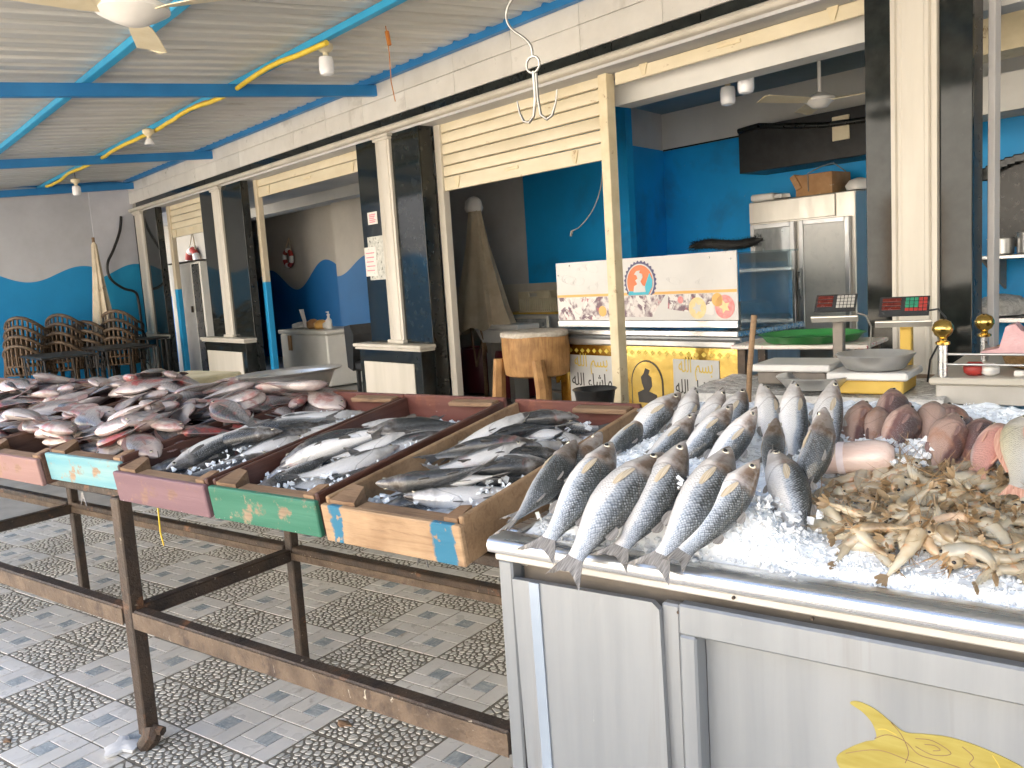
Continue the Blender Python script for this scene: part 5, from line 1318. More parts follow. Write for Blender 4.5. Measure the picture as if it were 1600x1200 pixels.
# ================================================================ tables, scales and pans behind the counter
YT = 3.5
tt = thing('scale_table', 'low table covered with grey plastic sheet carrying the scales', 'table', (-1.1, 3.8, 0))
q = MB(); q.box(-1.55, -0.68, YT, 4.2, 0.80, 0.835, 0.006); q.build('tabletop', M['old_wood'], tt)
for x in (-1.5, -0.75):
    for y in (YT + 0.05, 4.12):
        q = MB(); q.box(x - 0.025, x + 0.025, y - 0.025, y + 0.025, 0, 0.799, 0.003); q.build('leg', M['rust_steel'], tt)
q = MB(); nx, ny = 30, 16; vs = []; fs = []
rs = random.Random(6)
for j in range(ny):
    for i in range(nx):
        x = -1.62 + 1.02 * i / (nx - 1); t = j / (ny - 1)
        nzv = noise.noise(Vector((x * 6, t * 5, 0.3)))
        if t < 0.35: vs.append((x, YT - 0.02 + 0.02 * nzv - 0.02 * (0.35 - t), 0.845 - 0.23 * (0.35 - t) / 0.35 * (1 + 0.3 * nzv)))
        else: vs.append((x, YT - 0.015 + (t - 0.35) / 0.65 * 0.5, 0.845 + 0.012 * nzv))
for j in range(ny - 1):
    for i in range(nx - 1): fs.append((j * nx + i, j * nx + i + 1, (j + 1) * nx + i + 1, (j + 1) * nx + i))
q.add(vs, fs); o = q.build('plastic_sheet', M['clear_bag'], smooth=70); tag(o, 'grey plastic sheet draped over the scale table', 'sheet')

def pan(label, x, y, z, r_, h, m='galvanised'):
    q = MB(); q.lathe([(r_ * 0.62, 0.0), (r_ * 0.75, 0.006), (r_ * 0.95, h * 0.8), (r_ * 1.02, h), (r_ * 1.0, h + 0.004), (r_ * 0.93, h * 0.8), (r_ * 0.7, 0.014), (0.01, 0.012)], (x, y, z), 40)
    o = q.build('weighing_pan', M[m], smooth=40); tag(o, label, 'pan', group='steel pans by the scales'); return o
def weigh_scale(label, xc, y, z, w, colx, disp, mcol, platm, wood_under):
    t = thing('weighing_scale', label, 'scale', (xc, y, z), group='weighing scales')
    q = MB(); q.box(xc - w / 2, xc + w / 2, y - 0.14, y + 0.14, z + 0.055, z + 0.085, 0.006); q.build('platform', M[platm], t)
    q = MB(); q.box(xc - w / 2 + 0.02, xc + w / 2 - 0.02, y - 0.12, y + 0.12, z, z + 0.054, 0.006); q.build('base', M[wood_under], t)
    zc = z + 0.26
    q = MB(); q.box(colx - 0.022, colx + 0.022, y + 0.142, y + 0.185, z + 0.02, zc, 0.004); q.build('column', M[mcol], t)
    # tilted display head
    dw, dh = disp
    rx = R(-50)
    q = MB(); q.box(-dw / 2, dw / 2, -0.022, 0.022, -dh / 2, dh / 2, 0.006)
    hd = q.build('display_head', M['scale_body'], t)
    hd.location = Vector((colx, y + 0.13, zc + 0.045)) - OFF[t.name]; hd.rotation_euler = (rx, 0, 0.12); OFF[hd.name] = Vector((0, 0, 0))
    q = MB(); q.box(-dw / 2 + 0.008, dw / 2 - 0.008, -0.0245, -0.0225, -dh / 2 + 0.012, dh / 2 - 0.010); q.build('face_plate', M['lcd'], hd)
    for k_ in range(3):
        q = MB(); zz = dh / 2 - 0.022 - 0.024 * k_; q.box(-dw / 2 + 0.018, -0.012, -0.0275, -0.025, zz - 0.018, zz, 0.001); q.build('read_out', M['led_red'], hd)
    for a in range(5):
        for c in range(4):
            q = MB(); x0 = 0.004 + a * (dw / 2 - 0.018) / 5; z0 = dh / 2 - 0.036 - c * 0.020
            q.box(x0, x0 + (dw / 2 - 0.018) / 5 - 0.003, -0.0285, -0.025, z0, z0 + 0.015, 0.001)
            q.build('key', M['key_green'] if (mcol == 'yellow_paint' and a < 3 and c < 3) else (M['red_cloth'] if mcol == 'yellow_paint' else M['key_grey']), hd)
    q = MB(); q.box(-dw / 2 - 0.004, dw / 2 + 0.004, -0.016, 0.016, -dh / 2 - 0.012, -dh / 2 - 0.001, 0.004); q.build('lower_trim', M['alu'], hd)
    return t
weigh_scale('grey scale with red read-outs and a brown column', -1.205, 3.72, 0.862, 0.33, -1.085, (0.185, 0.13), 'scale_body', 'white_plastic', 'scale_body')
weigh_scale('scale with green and red keys on a yellow column', -0.875, 3.62, 0.846, 0.30, -0.79, (0.20, 0.135), 'yellow_paint', 'white_plastic', 'yellow_paint')
pan('wide shallow pan on the table below the grey scale', -1.085, 3.52, 0.862, 0.145, 0.05)
pan('deep steel pan on the platform of the yellow scale', -0.868, 3.60, 0.932, 0.145, 0.062)
q = MB(); q.tube([(-0.70, 3.74, 1.15), (-0.665, 3.74, 1.155), (-0.64, 3.75, 1.12), (-0.635, 3.76, 1.07), (-0.67, 3.76, 1.01), (-0.70, 3.77, 0.95), (-0.71, 3.77, 0.86)], 0.004, 6); o = q.build('power_cable', M['black_plastic'], smooth=60); tag(o, 'black power cable of the scale with the yellow column', 'cable')
q = MB(); q.tube([(-1.0, 3.85, 1.14), (-0.965, 3.85, 1.13), (-0.945, 3.86, 1.08), (-0.95, 3.86, 1.0), (-0.955, 3.86, 0.90)], 0.004, 6); o = q.build('power_cable', M['grout_grey'], smooth=60); tag(o, 'grey power cable of the scale with red read-outs', 'cable')
q = MB(); q.tube([(-1.335, 3.45, 0.80), (-1.325, 3.45, 0.95), (-1.30, 3.45, 1.168)], [0.011, 0.0115, 0.012], 8); o = q.build('wooden_stick', M['raw_wood'], smooth=60); tag(o, 'upright wooden stick before the scale table', 'stick')

# side table with oilcloth and a green tray further back
gt = thing('side_table', 'small table with patterned oilcloth under the green tray', 'table', (-1.45, 4.25, 0))
q = MB(); q.box(-1.72, -1.05, 4.22, 4.62, 0.945, 0.965, 0.006); q.build('tabletop', M['print_flowers'], gt)
for x in (-1.68, -1.1):
    q = MB(); q.box(x - 0.02, x + 0.02, 4.26, 4.30, 0, 0.944); q.build('leg', M['rust_steel'], gt)
    q = MB(); q.box(x - 0.02, x + 0.02, 4.55, 4.59, 0, 0.944); q.build('leg', M['rust_steel'], gt)
q = MB(); q.lathe([(0.20, 0.0), (0.22, 0.005), (0.245, 0.035), (0.26, 0.04), (0.245, 0.042), (0.215, 0.012), (0.01, 0.010)], (-1.37, 4.42, 0.967), 40); o = q.build('tray', M['green_plastic'], smooth=40); tag(o, 'round green plastic tray behind the grey scale', 'tray')

# steel service table with brass-knobbed gallery
sv = thing('service_table', 'cream topped steel service table behind the grouper heads', 'table', (-0.3, 3.8, 0))
q = MB(); q.box(-0.655, 0.5, YT, 4.3, 0.888, 0.915, 0.006); q.build('tabletop', M['white_stone'], sv)
q = MB(); q.box(-0.635, 0.5, YT + 0.02, YT + 0.04, 0.815, 0.887, 0.003); q.build('apron', M['counter_frame'], sv)
q = MB(); q.box(-0.62, 0.5, YT + 0.06, YT + 0.08, 0.50, 0.765, 0.003); q.build('lower_panel', M['counter_frame'], sv)
for x in (-0.63, 0.45):
    q = MB(); q.box(x - 0.0, x + 0.04, YT + 0.041, YT + 0.059, 0, 0.887, 0.003); q.build('leg', M['stainless'], sv)
    q = MB(); q.box(x - 0.0, x + 0.04, 4.22, 4.26, 0, 0.887, 0.003); q.build('leg', M['stainless'], sv)
for (x, y, zt) in ((-0.612, 3.53, 1.01), (-0.545, 4.05, 0.99)):
    q = MB(); q.tube([(x, y, 0.915), (x, y, zt + 0.03)], 0.016, 14); g_ = q.build('gallery_post', M['stainless'], sv, smooth=60)
    q = MB(); q.lathe([(0.012, 0), (0.026, 0.006), (0.026, 0.014), (0.014, 0.02), (0.014, 0.03), (0.028, 0.04), (0.037, 0.058), (0.037, 0.070), (0.028, 0.088), (0.010, 0.098)], (x, y, zt + 0.022), 24); q.build('brass_knob', M['brass'], g_, smooth=60)
for z in (0.962, 1.0):
    q = MB(); q.tube([(-0.596, 3.53, z), (0.3, 3.53, z - 0.005)], 0.005, 8); q.build('gallery_rail', M['stainless'], sv, smooth=60)
q = MB(); q.lathe([(0.20, 0), (0.225, 0.01), (0.25, 0.075), (0.257, 0.082), (0.24, 0.08), (0.2, 0.012), (0.01, 0.01)], (-0.22, 3.86, 0.916), 40, sy=0.7); o = q.build('wicker_basket', M['wicker'], smooth=40); tag(o, 'oval wicker basket on the service table', 'basket')
q = MB(); q.prism([(-0.50, 0.0), (-0.44, 0.012), (-0.42, 0.09), (-0.39, 0.10), (-0.37, 0.075), (-0.25, 0.02), (-0.24, -0.01), (-0.5, -0.01)], lambda u, v, w: (u, 3.62 + w + 0.1 * v, 1.0 + v), 0.12); o = q.build('pink_bag', M['pink_plastic']); tag(o, 'crumpled pink plastic bag on the wicker basket', 'bag')
o2 = pan('tilted small steel bowl on the wicker basket', 0, 0, 0, 0.10, 0.05); o2.location = (-0.285, 3.72, 1.005); o2.rotation_euler = (0.2, 0.28, 0)
q = MB(); q.lathe([(0.03, 0), (0.09, 0.01), (0.10, 0.06), (0.06, 0.12), (0.015, 0.15)], (-0.14, 3.75, 1.0), 16, wob=0.15); o = q.build('plastic_bag', M['clear_bag'], smooth=60); tag(o, 'crumpled clear bag on the wicker basket', 'bag')
q = MB(); q.lathe([(0.018, 0), (0.032, 0.012), (0.034, 0.03), (0.018, 0.05)], (-0.515, 3.58, 0.916), 12, sx=1.2, wob=0.08); o = q.build('red_wrapper', M['red_cloth'], smooth=60); tag(o, 'small red and white wrapper on the service table', 'wrapper')
q = MB(); q.lathe([(0.016, 0), (0.03, 0.01), (0.03, 0.03), (0.016, 0.046)], (-0.465, 3.58, 0.916), 12, wob=0.1); q.build('white_end', M['white_plastic'], o, smooth=60)
q = MB(); q.box(-0.35, -0.22, 3.55, 3.58, 0.916, 0.93, 0.004); o = q.build('knife', M['black_plastic']); tag(o, 'dark handled knife on the service table', 'knife')
q = MB(); q.box(-0.385, -0.351, 3.555, 3.575, 0.916, 0.938, 0.004); q.build('knife_bolster', M['white_plastic'], o)

# scraps on the paving
rsc = random.Random(77)
q = MB(); q.lathe([(0.01, 0), (0.045, 0.004), (0.05, 0.014), (0.025, 0.022), (0.005, 0.02)], (-2.56, 1.29, 0.0005), 14, wob=0.25); o = q.build('paper_tissue', M['white_plastic'], smooth=60); tag(o, 'crumpled white tissue by the broken table foot', 'tissue')
for k_, (x, y, r_, lb) in enumerate(((-2.05, 1.75, 0.03, 'dark curled leaf scrap on the paving under the table'), (-2.95, 1.12, 0.018, 'small dark scrap on the paving near the camera'), (-1.75, 1.18, 0.014, 'tiny scrap on the pebble tiles before the rail'))):
    q = MB(); q.lathe([(r_ * 0.3, 0), (r_, 0.002), (r_ * 0.9, 0.005), (r_ * 0.2, 0.006)], (x, y, 0.001), 9, wob=0.2, sy=0.6); o = q.build('floor_scrap', M['old_wood'], smooth=60); tag(o, lb, 'scrap')
# ================================================================ fish, shrimp and ice
def fish_skin(name, back, side, belly, head, L, H, scale_rows=58, scale_cols=40, red=None, scale_amt=0.75, lo=-0.55, hi=0.75, metal=0.25, var=0.25, fleck=0.0):
    """wet fish skin: dark back to pale belly, scale rows, smooth brownish head"""
    m, nt, b = new_mat(name)
    t = nt.nodes.new('ShaderNodeTexCoord')
    oi = nt.nodes.new('ShaderNodeObjectInfo')
    sx = nd(nt, 'ShaderNodeSeparateXYZ', {'Vector': t.outputs['Object']})
    uv = nd(nt, 'ShaderNodeUVMap').outputs[0]
    su = nd(nt, 'ShaderNodeSeparateXYZ', {'Vector': uv})
    off = math_(nt, 'MULTIPLY', oi.outputs['Random'], 50.0)
    po = nd(nt, 'ShaderNodeCombineXYZ', {'X': off, 'Y': off})
    pv = nd(nt, 'ShaderNodeVectorMath', {0: t.outputs['Object'], 1: po.outputs[0]}, operation='ADD').outputs[0]
    nz = nd(nt, 'ShaderNodeTexNoise', {'Vector': pv, 'Scale': 5.0 / L, 'Detail': 6.0, 'Roughness': 0.6})
    zz = math_(nt, 'MULTIPLY_ADD', sx.outputs[2], 1.0 / H, math_(nt, 'MULTIPLY_ADD', nz.outputs[0], 0.5, -0.25))
    zz = math_(nt, 'ADD', zz, math_(nt, 'MULTIPLY_ADD', oi.outputs['Random'], var, -var / 2))
    f = nd(nt, 'ShaderNodeMapRange', {'Value': zz, 'From Min': -1.0, 'From Max': 1.0}).outputs[0]
    c = ramp(nt, f, [((lo + 1) / 2, belly), ((lo + 1) / 2 + 0.10, side), ((hi + 1) / 2 - 0.12, [x * 0.45 + y * 0.55 for x, y in zip(side, back)]), ((hi + 1) / 2, back)])
    # scales
    wob = nd(nt, 'ShaderNodeTexNoise', {'Vector': uv, 'Scale': 9.0, 'Detail': 3.0})
    uvw = nd(nt, 'ShaderNodeVectorMath', {0: uv, 1: nd(nt, 'ShaderNodeVectorMath', {0: wob.outputs['Color'], 1: (0.035, 0.035, 0.0)}, operation='MULTIPLY').outputs[0]}, operation='ADD').outputs[0]
    mp = nd(nt, 'ShaderNodeMapping', {'Vector': uvw, 'Scale': (scale_rows, scale_cols, 1), 'Rotation': (0, 0, 0)}).outputs[0]
    ss = nd(nt, 'ShaderNodeSeparateXYZ', {'Vector': mp})
    d1 = math_(nt, 'ADD', ss.outputs[0], ss.outputs[1]); d2 = math_(nt, 'SUBTRACT', ss.outputs[0], ss.outputs[1])
    cv = nd(nt, 'ShaderNodeCombineXYZ', {'X': d1, 'Y': d2}).outputs[0]
    vo = nd(nt, 'ShaderNodeTexVoronoi', {'Vector': cv, 'Scale': 0.72, 'Randomness': 0.38}, feature='F1', voronoi_dimensions='2D')
    hx = nd(nt, 'ShaderNodeMapRange', {'Value': sx.outputs[0], 'From Min': 0.72 * L, 'From Max': 0.78 * L}).outputs[0]   # 1 on the head
    body = math_(nt, 'SUBTRACT', 1.0, hx)
    edge = ramp(nt, vo.outputs['Distance'], [(0.44, (1, 1, 1)), (0.68, (0.28, 0.31, 0.36))])
    sca = math_(nt, 'MULTIPLY', math_(nt, 'MULTIPLY', body, scale_amt), ramp(nt, f, [(0.30, (0.25, 0.25, 0.25)), (0.55, (1, 1, 1))]))
    c = mix(nt, sca, c, edge, 'MULTIPLY')
    rc = nd(nt, 'ShaderNodeSeparateXYZ', {'Vector': vo.outputs['Color']}).outputs[0]
    fl_ = math_(nt, 'MULTIPLY', ramp(nt, vo.outputs['Distance'], [(0.16, (1, 1, 1)), (0.46, (0, 0, 0))]), math_(nt, 'MULTIPLY_ADD', rc, 0.9, 0.15))
    fl_ = math_(nt, 'MULTIPLY', math_(nt, 'MULTIPLY', fl_, body), ramp(nt, f, [(0.42, (0, 0, 0)), (0.52, (1, 1, 1)), (0.78, (0.75, 0.75, 0.75)), (0.95, (0.25, 0.25, 0.25))]))
    c = mix(nt, math_(nt, 'MULTIPLY', fl_, fleck), c, (0.66, 0.70, 0.75))  # silvery scale centres, their specular glint put into the colour
    hn = nd(nt, 'ShaderNodeTexNoise', {'Vector': pv, 'Scale': (12.0 if fleck != 0.25 else 20.0) / L, 'Detail': 7.0, 'Roughness': 0.7})
    hc = ramp(nt, hn.outputs[0], [(0.42, head), (0.58, [min(1, x * 1.7 + 0.08) for x in belly] if False else [x * 0.6 + y * 0.4 for x, y in zip(belly, head)])])
    hz = ramp(nt, f, [(0.38, [x * 0.8 + y * 0.2 for x, y in zip(belly, head)]), (0.56, head), (0.75, [x * 0.3 for x in head])])
    hcc = mix(nt, 0.62 if fleck != 0.25 else 0.3, hc, hz)
    c = mix(nt, math_(nt, 'MULTIPLY', hx, 0.85), c, hcc)
    # gill edge
    ge = nd(nt, 'ShaderNodeMapRange', {'Value': math_(nt, 'ABSOLUTE', math_(nt, 'SUBTRACT', math_(nt, 'MULTIPLY_ADD', math_(nt, 'MULTIPLY', sx.outputs[2], sx.outputs[2]), 1.6 / H, sx.outputs[0]), 0.765 * L)), 'From Min': 0.0, 'From Max': 0.012 * L, 'To Min': 0.4, 'To Max': 0.0}).outputs[0]
    c = mix(nt, ge, c, [x * 0.35 for x in head])
    mo = math_(nt, 'ABSOLUTE', math_(nt, 'SUBTRACT', sx.outputs[2], math_(nt, 'MULTIPLY_ADD', math_(nt, 'SUBTRACT', sx.outputs[0], L), 0.35, -0.10 * H)))
    mf = math_(nt, 'MULTIPLY', nd(nt, 'ShaderNodeMapRange', {'Value': mo, 'From Min': 0.003 * L, 'From Max': 0.009 * L, 'To Min': 0.9, 'To Max': 0.0}).outputs[0], nd(nt, 'ShaderNodeMapRange', {'Value': sx.outputs[0], 'From Min': 0.925 * L, 'From Max': 0.94 * L}).outputs[0])
    c = mix(nt, mf, c, (0.02, 0.012, 0.01))
    if red:
        rn = nd(nt, 'ShaderNodeTexNoise', {'Vector': pv, 'Scale': 3.2 / L, 'Detail': 5.0, 'Roughness': 0.6, 'Distortion': 0.6})
        rf_ = ramp(nt, rn.outputs[0], [(red[1], (0, 0, 0)), (red[1] + 0.14, (1, 1, 1))])
        c = mix(nt, math_(nt, 'MULTIPLY', rf_, red[2]), c, red[0])
    vv = math_(nt, 'MULTIPLY_ADD', oi.outputs['Random'], 0.4, 0.8)
    c = nd(nt, 'ShaderNodeHueSaturation', {'Color': c, 'Value': vv}).outputs[0]
    nt.links.new(c, b.inputs['Base Color'])
    b.inputs['Metallic'].default_value = metal
    b.inputs['Roughness'].default_value = 0.33
    b.inputs['Coat Weight'].default_value = 0.5
    b.inputs['Coat Roughness'].default_value = 0.10
    hgt = math_(nt, 'MULTIPLY_ADD', vo.outputs['Distance'], math_(nt, 'MULTIPLY', body, -1.0), math_(nt, 'MULTIPLY', hn.outputs[0], 2.2))
    bn = nd(nt, 'ShaderNodeBump', {'Height': hgt, 'Strength': 0.55, 'Distance': 0.002})
    nt.links.new(bn.outputs[0], b.inputs['Normal'])
    return m

def fin_mat(name, c1, c2):
    m, nt, b = new_mat(name)
    v = coords(nt, 'Object', (3, 3, 60))
    nz = nd(nt, 'ShaderNodeTexNoise', {'Vector': v, 'Scale': 9.0, 'Detail': 4.0})
    nt.links.new(ramp(nt, nz.outputs[0], [(0.35, c1), (0.65, c2)]), b.inputs['Base Color'])
    b.inputs['Roughness'].default_value = 0.35
    return m

MULL = [(0.0, 0.030, 0.035, 0.00), (0.012, 0.12, 0.18, 0.0), (0.04, 0.24, 0.33, 0.01), (0.09, 0.41, 0.50, 0.02), (0.15, 0.57, 0.67, 0.02), (0.21, 0.72, 0.82, 0.01), (0.245, 0.82, 0.93, 0.0), (0.26, 0.83, 0.88, 0.0), (0.34, 0.94, 0.97, -0.02), (0.46, 1.0, 1.0, -0.03), (0.58, 0.95, 0.93, -0.02), (0.70, 0.80, 0.74, 0.0), (0.80, 0.62, 0.50, 0.01), (0.90, 0.44, 0.27, 0.01), (0.97, 0.39, 0.15, 0.0), (1.0, 0.42, 0.08, 0.0)]
TILA = [(0.0, 0.06, 0.10, -0.10), (0.02, 0.18, 0.28, -0.08), (0.06, 0.36, 0.52, -0.05), (0.12, 0.56, 0.75, -0.02), (0.19, 0.76, 0.93, 0.0), (0.25, 0.88, 1.0, 0.0), (0.27, 0.90, 0.95, 0.0), (0.36, 1.0, 1.0, 0.0), (0.48, 0.98, 0.93, 0.0), (0.60, 0.86, 0.78, 0.0), (0.72, 0.64, 0.56, 0.0), (0.82, 0.44, 0.38, 0.0), (0.90, 0.33, 0.24, 0.0), (0.97, 0.31, 0.14, 0.0), (1.0, 0.34, 0.08, 0.0)]
GROU = [(0.0, 0.05, 0.10, -0.20), (0.015, 0.13, 0.24, -0.19), (0.05, 0.28, 0.42, -0.15), (0.11, 0.47, 0.64, -0.09), (0.18, 0.66, 0.86, -0.04), (0.27, 0.90, 1.0, 0.0), (0.29, 0.92, 0.93, 0.0), (0.40, 1.0, 0.92, 0.0), (0.55, 0.92, 0.8, 0.0), (0.70, 0.70, 0.55, 0.0), (0.82, 0.48, 0.35, 0.0), (0.92, 0.36, 0.2, 0.0), (1.0, 0.36, 0.08, 0.0)]

def interp(prof, t):
    for a, c in zip(prof, prof[1:]):
        if t <= c[0]:
            k_ = (t - a[0]) / (c[0] - a[0]); k2 = k_
            return [a[i] + (c[i] - a[i]) * k2 for i in range(1, 4)]
    return prof[-1][1:]

def fish_parts(prof, L, H, W, bend=0.0, sag=0.0, tail=1.0, nr=18, ns=26, dorsal=((0.40, 0.10, 0.5), (0.66, 0.09, 0.45)), long_dorsal=False, detail=True, spread=1.0):
    """returns builders for body, tail fin, dorsal fins, pectoral fins and eyes; head towards +x"""
    x0 = 0.15 * L       # where the tail fin starts
    def bx(p):
        u = p[0] / L - 0.5
        return (p[0], p[1] + bend * L * (u * u * 4 - 0.4), p[2] + sag * L * (u * u * 4 - 0.4))
    body = MB(); body.uv = []
    vs = []; fs = []
    ts = [0, 0.008, 0.02, 0.04, 0.065, 0.09, 0.12, 0.155, 0.19, 0.22, 0.245, 0.262, 0.30] + [0.30 + 0.70 * i / (ns - 12) for i in range(1, ns - 11)]
    n1 = nr + 1
    for t in ts:
        h, w, zc = interp(prof, t)
        x = L - t * (L - x0)
        for j in range(n1):
            a = 2 * PI * j / nr - PI / 2
            ca, sa = math.cos(a), math.sin(a)
            yy = W * w * math.copysign(abs(ca) ** 0.85, ca)
            z_ = H * (zc + h * sa)
            vs.append(bx((x, yy, z_))); body.uv.append((t, j / nr))
    k_ = len(ts)
    for i in range(k_ - 1):
        for j in range(nr): fs.append((i * n1 + j, i * n1 + j + 1, (i + 1) * n1 + j + 1, (i + 1) * n1 + j))
    c0 = len(vs); vs.append(bx((L * 1.002, 0, H * prof[0][3]))); body.uv.append((0, 0.5))
    for j in range(nr): fs.append((c0, j + 1, j))
    body.add(vs, fs)
    # tail fin: rayed, forked plate
    tl = MB(); hb = H * prof[-1][1]
    tip = 0.115 * L * tail * spread
    prof2 = []
    n = 13; vs = []; fs = []
    for i in range(n):
        u = -1 + 2 * i / (n - 1)
        back = 0.5 + 0.5 * abs(u) ** 1.3
        if tail < 0.9: back = 0.85 + 0.12 * math.cos(u * 2)
        for (k2, th) in ((-0.02, 0.010), (0.35, 0.006), (0.7, 0.004), (1.0, 0.0015)):
            x = x0 - (x0 + 0.0) * back * k2
            z_ = (hb * 0.92) * u * (1 - k2) + tip * u * k2
            wv = 0.006 * L * math.sin(i * 2.1) * k2
            for sg in (-1, 1): vs.append(bx((x, wv + sg * (th * L * 0.5 + (0.0012 * L if i % 2 else 0)), z_)))
    for i in range(n - 1):
        for k2 in range(3):
            a = i * 8 + k2 * 2; c = (i + 1) * 8 + k2 * 2
            fs += [(a, a + 2, c + 2, c), (a + 1, c + 1, c + 3, a + 3)]
        fs.append((i * 8 + 6, i * 8 + 7, (i + 1) * 8 + 7, (i + 1) * 8 + 6))
    for i in (0, n - 1):
        for k2 in range(3): a = i * 8 + k2 * 2; fs.append((a, a + 1, a + 3, a + 2))
    tl.add(vs, fs)
    dl = []
    def fin_z(t): h, w, zc = interp(prof, t); return H * (zc + h)
    def fin_b(t): h, w, zc = interp(prof, t); return H * (zc - h)
    def strip(t0, t1, hgt, lean, top=True, m=7):
        vs = []; fs = []
        for i in range(m):
            t = t0 + (t1 - t0) * i / (m - 1); x = L - t * (L - x0)
            zb = (fin_z(t) - 0.03 * H) if top else (fin_b(t) + 0.03 * H)
            hh = hgt * H * (math.sin(PI * (0.18 + 0.72 * i / (m - 1))) ** 0.8) * (1 if top else -1)
            for sg in (-1, 1):
                vs.append(bx((x, sg * 0.004 * L, zb))); vs.append(bx((x - lean * abs(hh), sg * 0.0012 * L, zb + hh)))
        for i in range(m - 1):
            a, c = i * 4, (i + 1) * 4
            fs += [(a, a + 1, c + 1, c), (a + 2, c + 2, c + 3, a + 3), (a + 1, a + 3, c + 3, c + 1)]
        fs += [(0, 2, 3, 1), ((m - 1) * 4, (m - 1) * 4 + 1, (m - 1) * 4 + 3, (m - 1) * 4 + 2)]
        f_ = MB(); f_.add(vs, fs); dl.append(f_)
    if long_dorsal: strip(0.27, 0.84, 0.26, 0.7, True, 14); strip(0.62, 0.82, 0.25, 0.7, False)
    else:
        strip(0.42, 0.52, 0.36, 0.8); strip(0.68, 0.78, 0.34, 0.8); strip(0.66, 0.78, 0.34, 0.8, False); strip(0.40, 0.47, 0.3, 1.3, False)
    pcs = []
    for sg in (-1, 1):
        pc = MB(); h, w, zc = interp(prof, 0.30); x = L - 0.285 * (L - x0)
        root = Vector((x, sg * W * w * 0.93, H * (zc + 0.12))); vs = []; fs = []; m = 6
        ln = 0.15 * L if not long_dorsal else 0.17 * L
        for i in range(m):
            u = i / (m - 1)
            for sg2 in (-1, 1):
                wd = 0.022 * L * math.sin(PI * (0.12 + 0.75 * u)) * (1.0 if sg2 > 0 else 0.75)
                p = root + Vector((-ln * u, sg * (0.012 * L * math.sin(PI * u * 0.8) + 0.004 * L), -0.02 * L * u + sg2 * wd))
                for th in (-1, 1): vs.append(bx((p.x, p.y + th * 0.0012 * L, p.z)))
        for i in range(m - 1):
            a, c = i * 4, (i + 1) * 4
            fs += [(a, a + 2, c + 2, c), (a + 1, c + 1, c + 3, a + 3), (a, c, c + 1, a + 1), (a + 2, a + 3, c + 3, c + 2)]
        fs += [(0, 1, 3, 2), ((m - 1) * 4, (m - 1) * 4 + 2, (m - 1) * 4 + 3, (m - 1) * 4 + 1)]
        pc.add(vs, fs); pcs.append(pc)
    eyes = []
    for sg in (-1, 1):
        e = MB(); te = 0.095 if prof is MULL else 0.11; h, w, zc = interp(prof, te); x = L - te * (L - x0)
        ze = 0.12 if prof is MULL else 0.30
        ce = Vector((x, sg * W * w * math.sqrt(max(0.1, 1 - ze * ze)) * 0.93, H * (zc + h * ze)))
        re = 0.020 * L if prof is MULL else 0.024 * L
        ringv = []
        for i, (rr, off, mi) in enumerate(((1.0, 0.0, 0), (0.92, 0.28, 0), (0.6, 0.42, 0), (0.58, 0.43, 1), (0.3, 0.5, 1), (0.02, 0.52, 1))):
            for j in range(12):
                a = 2 * PI * j / 12
                ringv.append(bx((ce.x + re * rr * math.cos(a), ce.y + sg * re * off, ce.z + re * rr * math.sin(a))))
        fs = []
        b0 = len(e.v); e.v += ringv
        for i in range(5):
            for j in range(12):
                e.f.append((b0 + i * 12 + j, b0 + i * 12 + (j + 1) % 12, b0 + (i + 1) * 12 + (j + 1) % 12, b0 + (i + 1) * 12 + j)); e.m.append(0 if i < 2 else 1)
        eyes.append(e)
    return body, tl, dl, pcs, eyes

EYE = [mat('fish eye ring', (0.45, 0.42, 0.33), (0.6, 0.56, 0.45), 40, 0.15, metal=0.4), mat('fish pupil', (0.01, 0.01, 0.012), (0.015, 0.015, 0.02), 5, 0.05)]
SK = {}
SK['mullet'] = fish_skin('mullet skin', (0.030, 0.036, 0.036), (0.38, 0.43, 0.50), (0.74, 0.735, 0.73), (0.17, 0.10, 0.055), 0.34, 0.036, lo=-0.18, hi=0.52, metal=0.15, scale_amt=0.8, fleck=0.52)
SK['mullet_dark'] = fish_skin('dark mullet skin', (0.020, 0.022, 0.023), (0.26, 0.28, 0.30), (0.76, 0.755, 0.75), (0.08, 0.065, 0.055), 0.30, 0.030, red=((0.45, 0.12, 0.10), 0.62, 0.6), lo=-0.12, hi=0.48, fleck=0.4)
SK['tilapia'] = fish_skin('tilapia skin', (0.05, 0.05, 0.052), (0.36, 0.33, 0.32), (0.68, 0.60, 0.56), (0.30, 0.21, 0.195), 0.25, 0.052, 24, 22, red=((0.36, 0.05, 0.045), 0.53, 0.75), scale_amt=0.55, var=1.1, fleck=0.15, metal=0.1)
SK['grouper'] = fish_skin('grouper skin', (0.055, 0.030, 0.030), (0.17, 0.085, 0.08), (0.52, 0.36, 0.30), (0.15, 0.075, 0.068), 0.22, 0.04, 60, 60, red=((0.44, 0.22, 0.14), 0.54, 0.7), scale_amt=0.3, var=0.7, metal=0.05, lo=-0.45, hi=0.5, fleck=0.25)
SK['seabream'] = fish_skin('pink bream skin', (0.42, 0.16, 0.13), (0.62, 0.36, 0.32), (0.74, 0.62, 0.58), (0.60, 0.34, 0.27), 0.22, 0.05, 36, 36, scale_amt=0.25, metal=0.1)
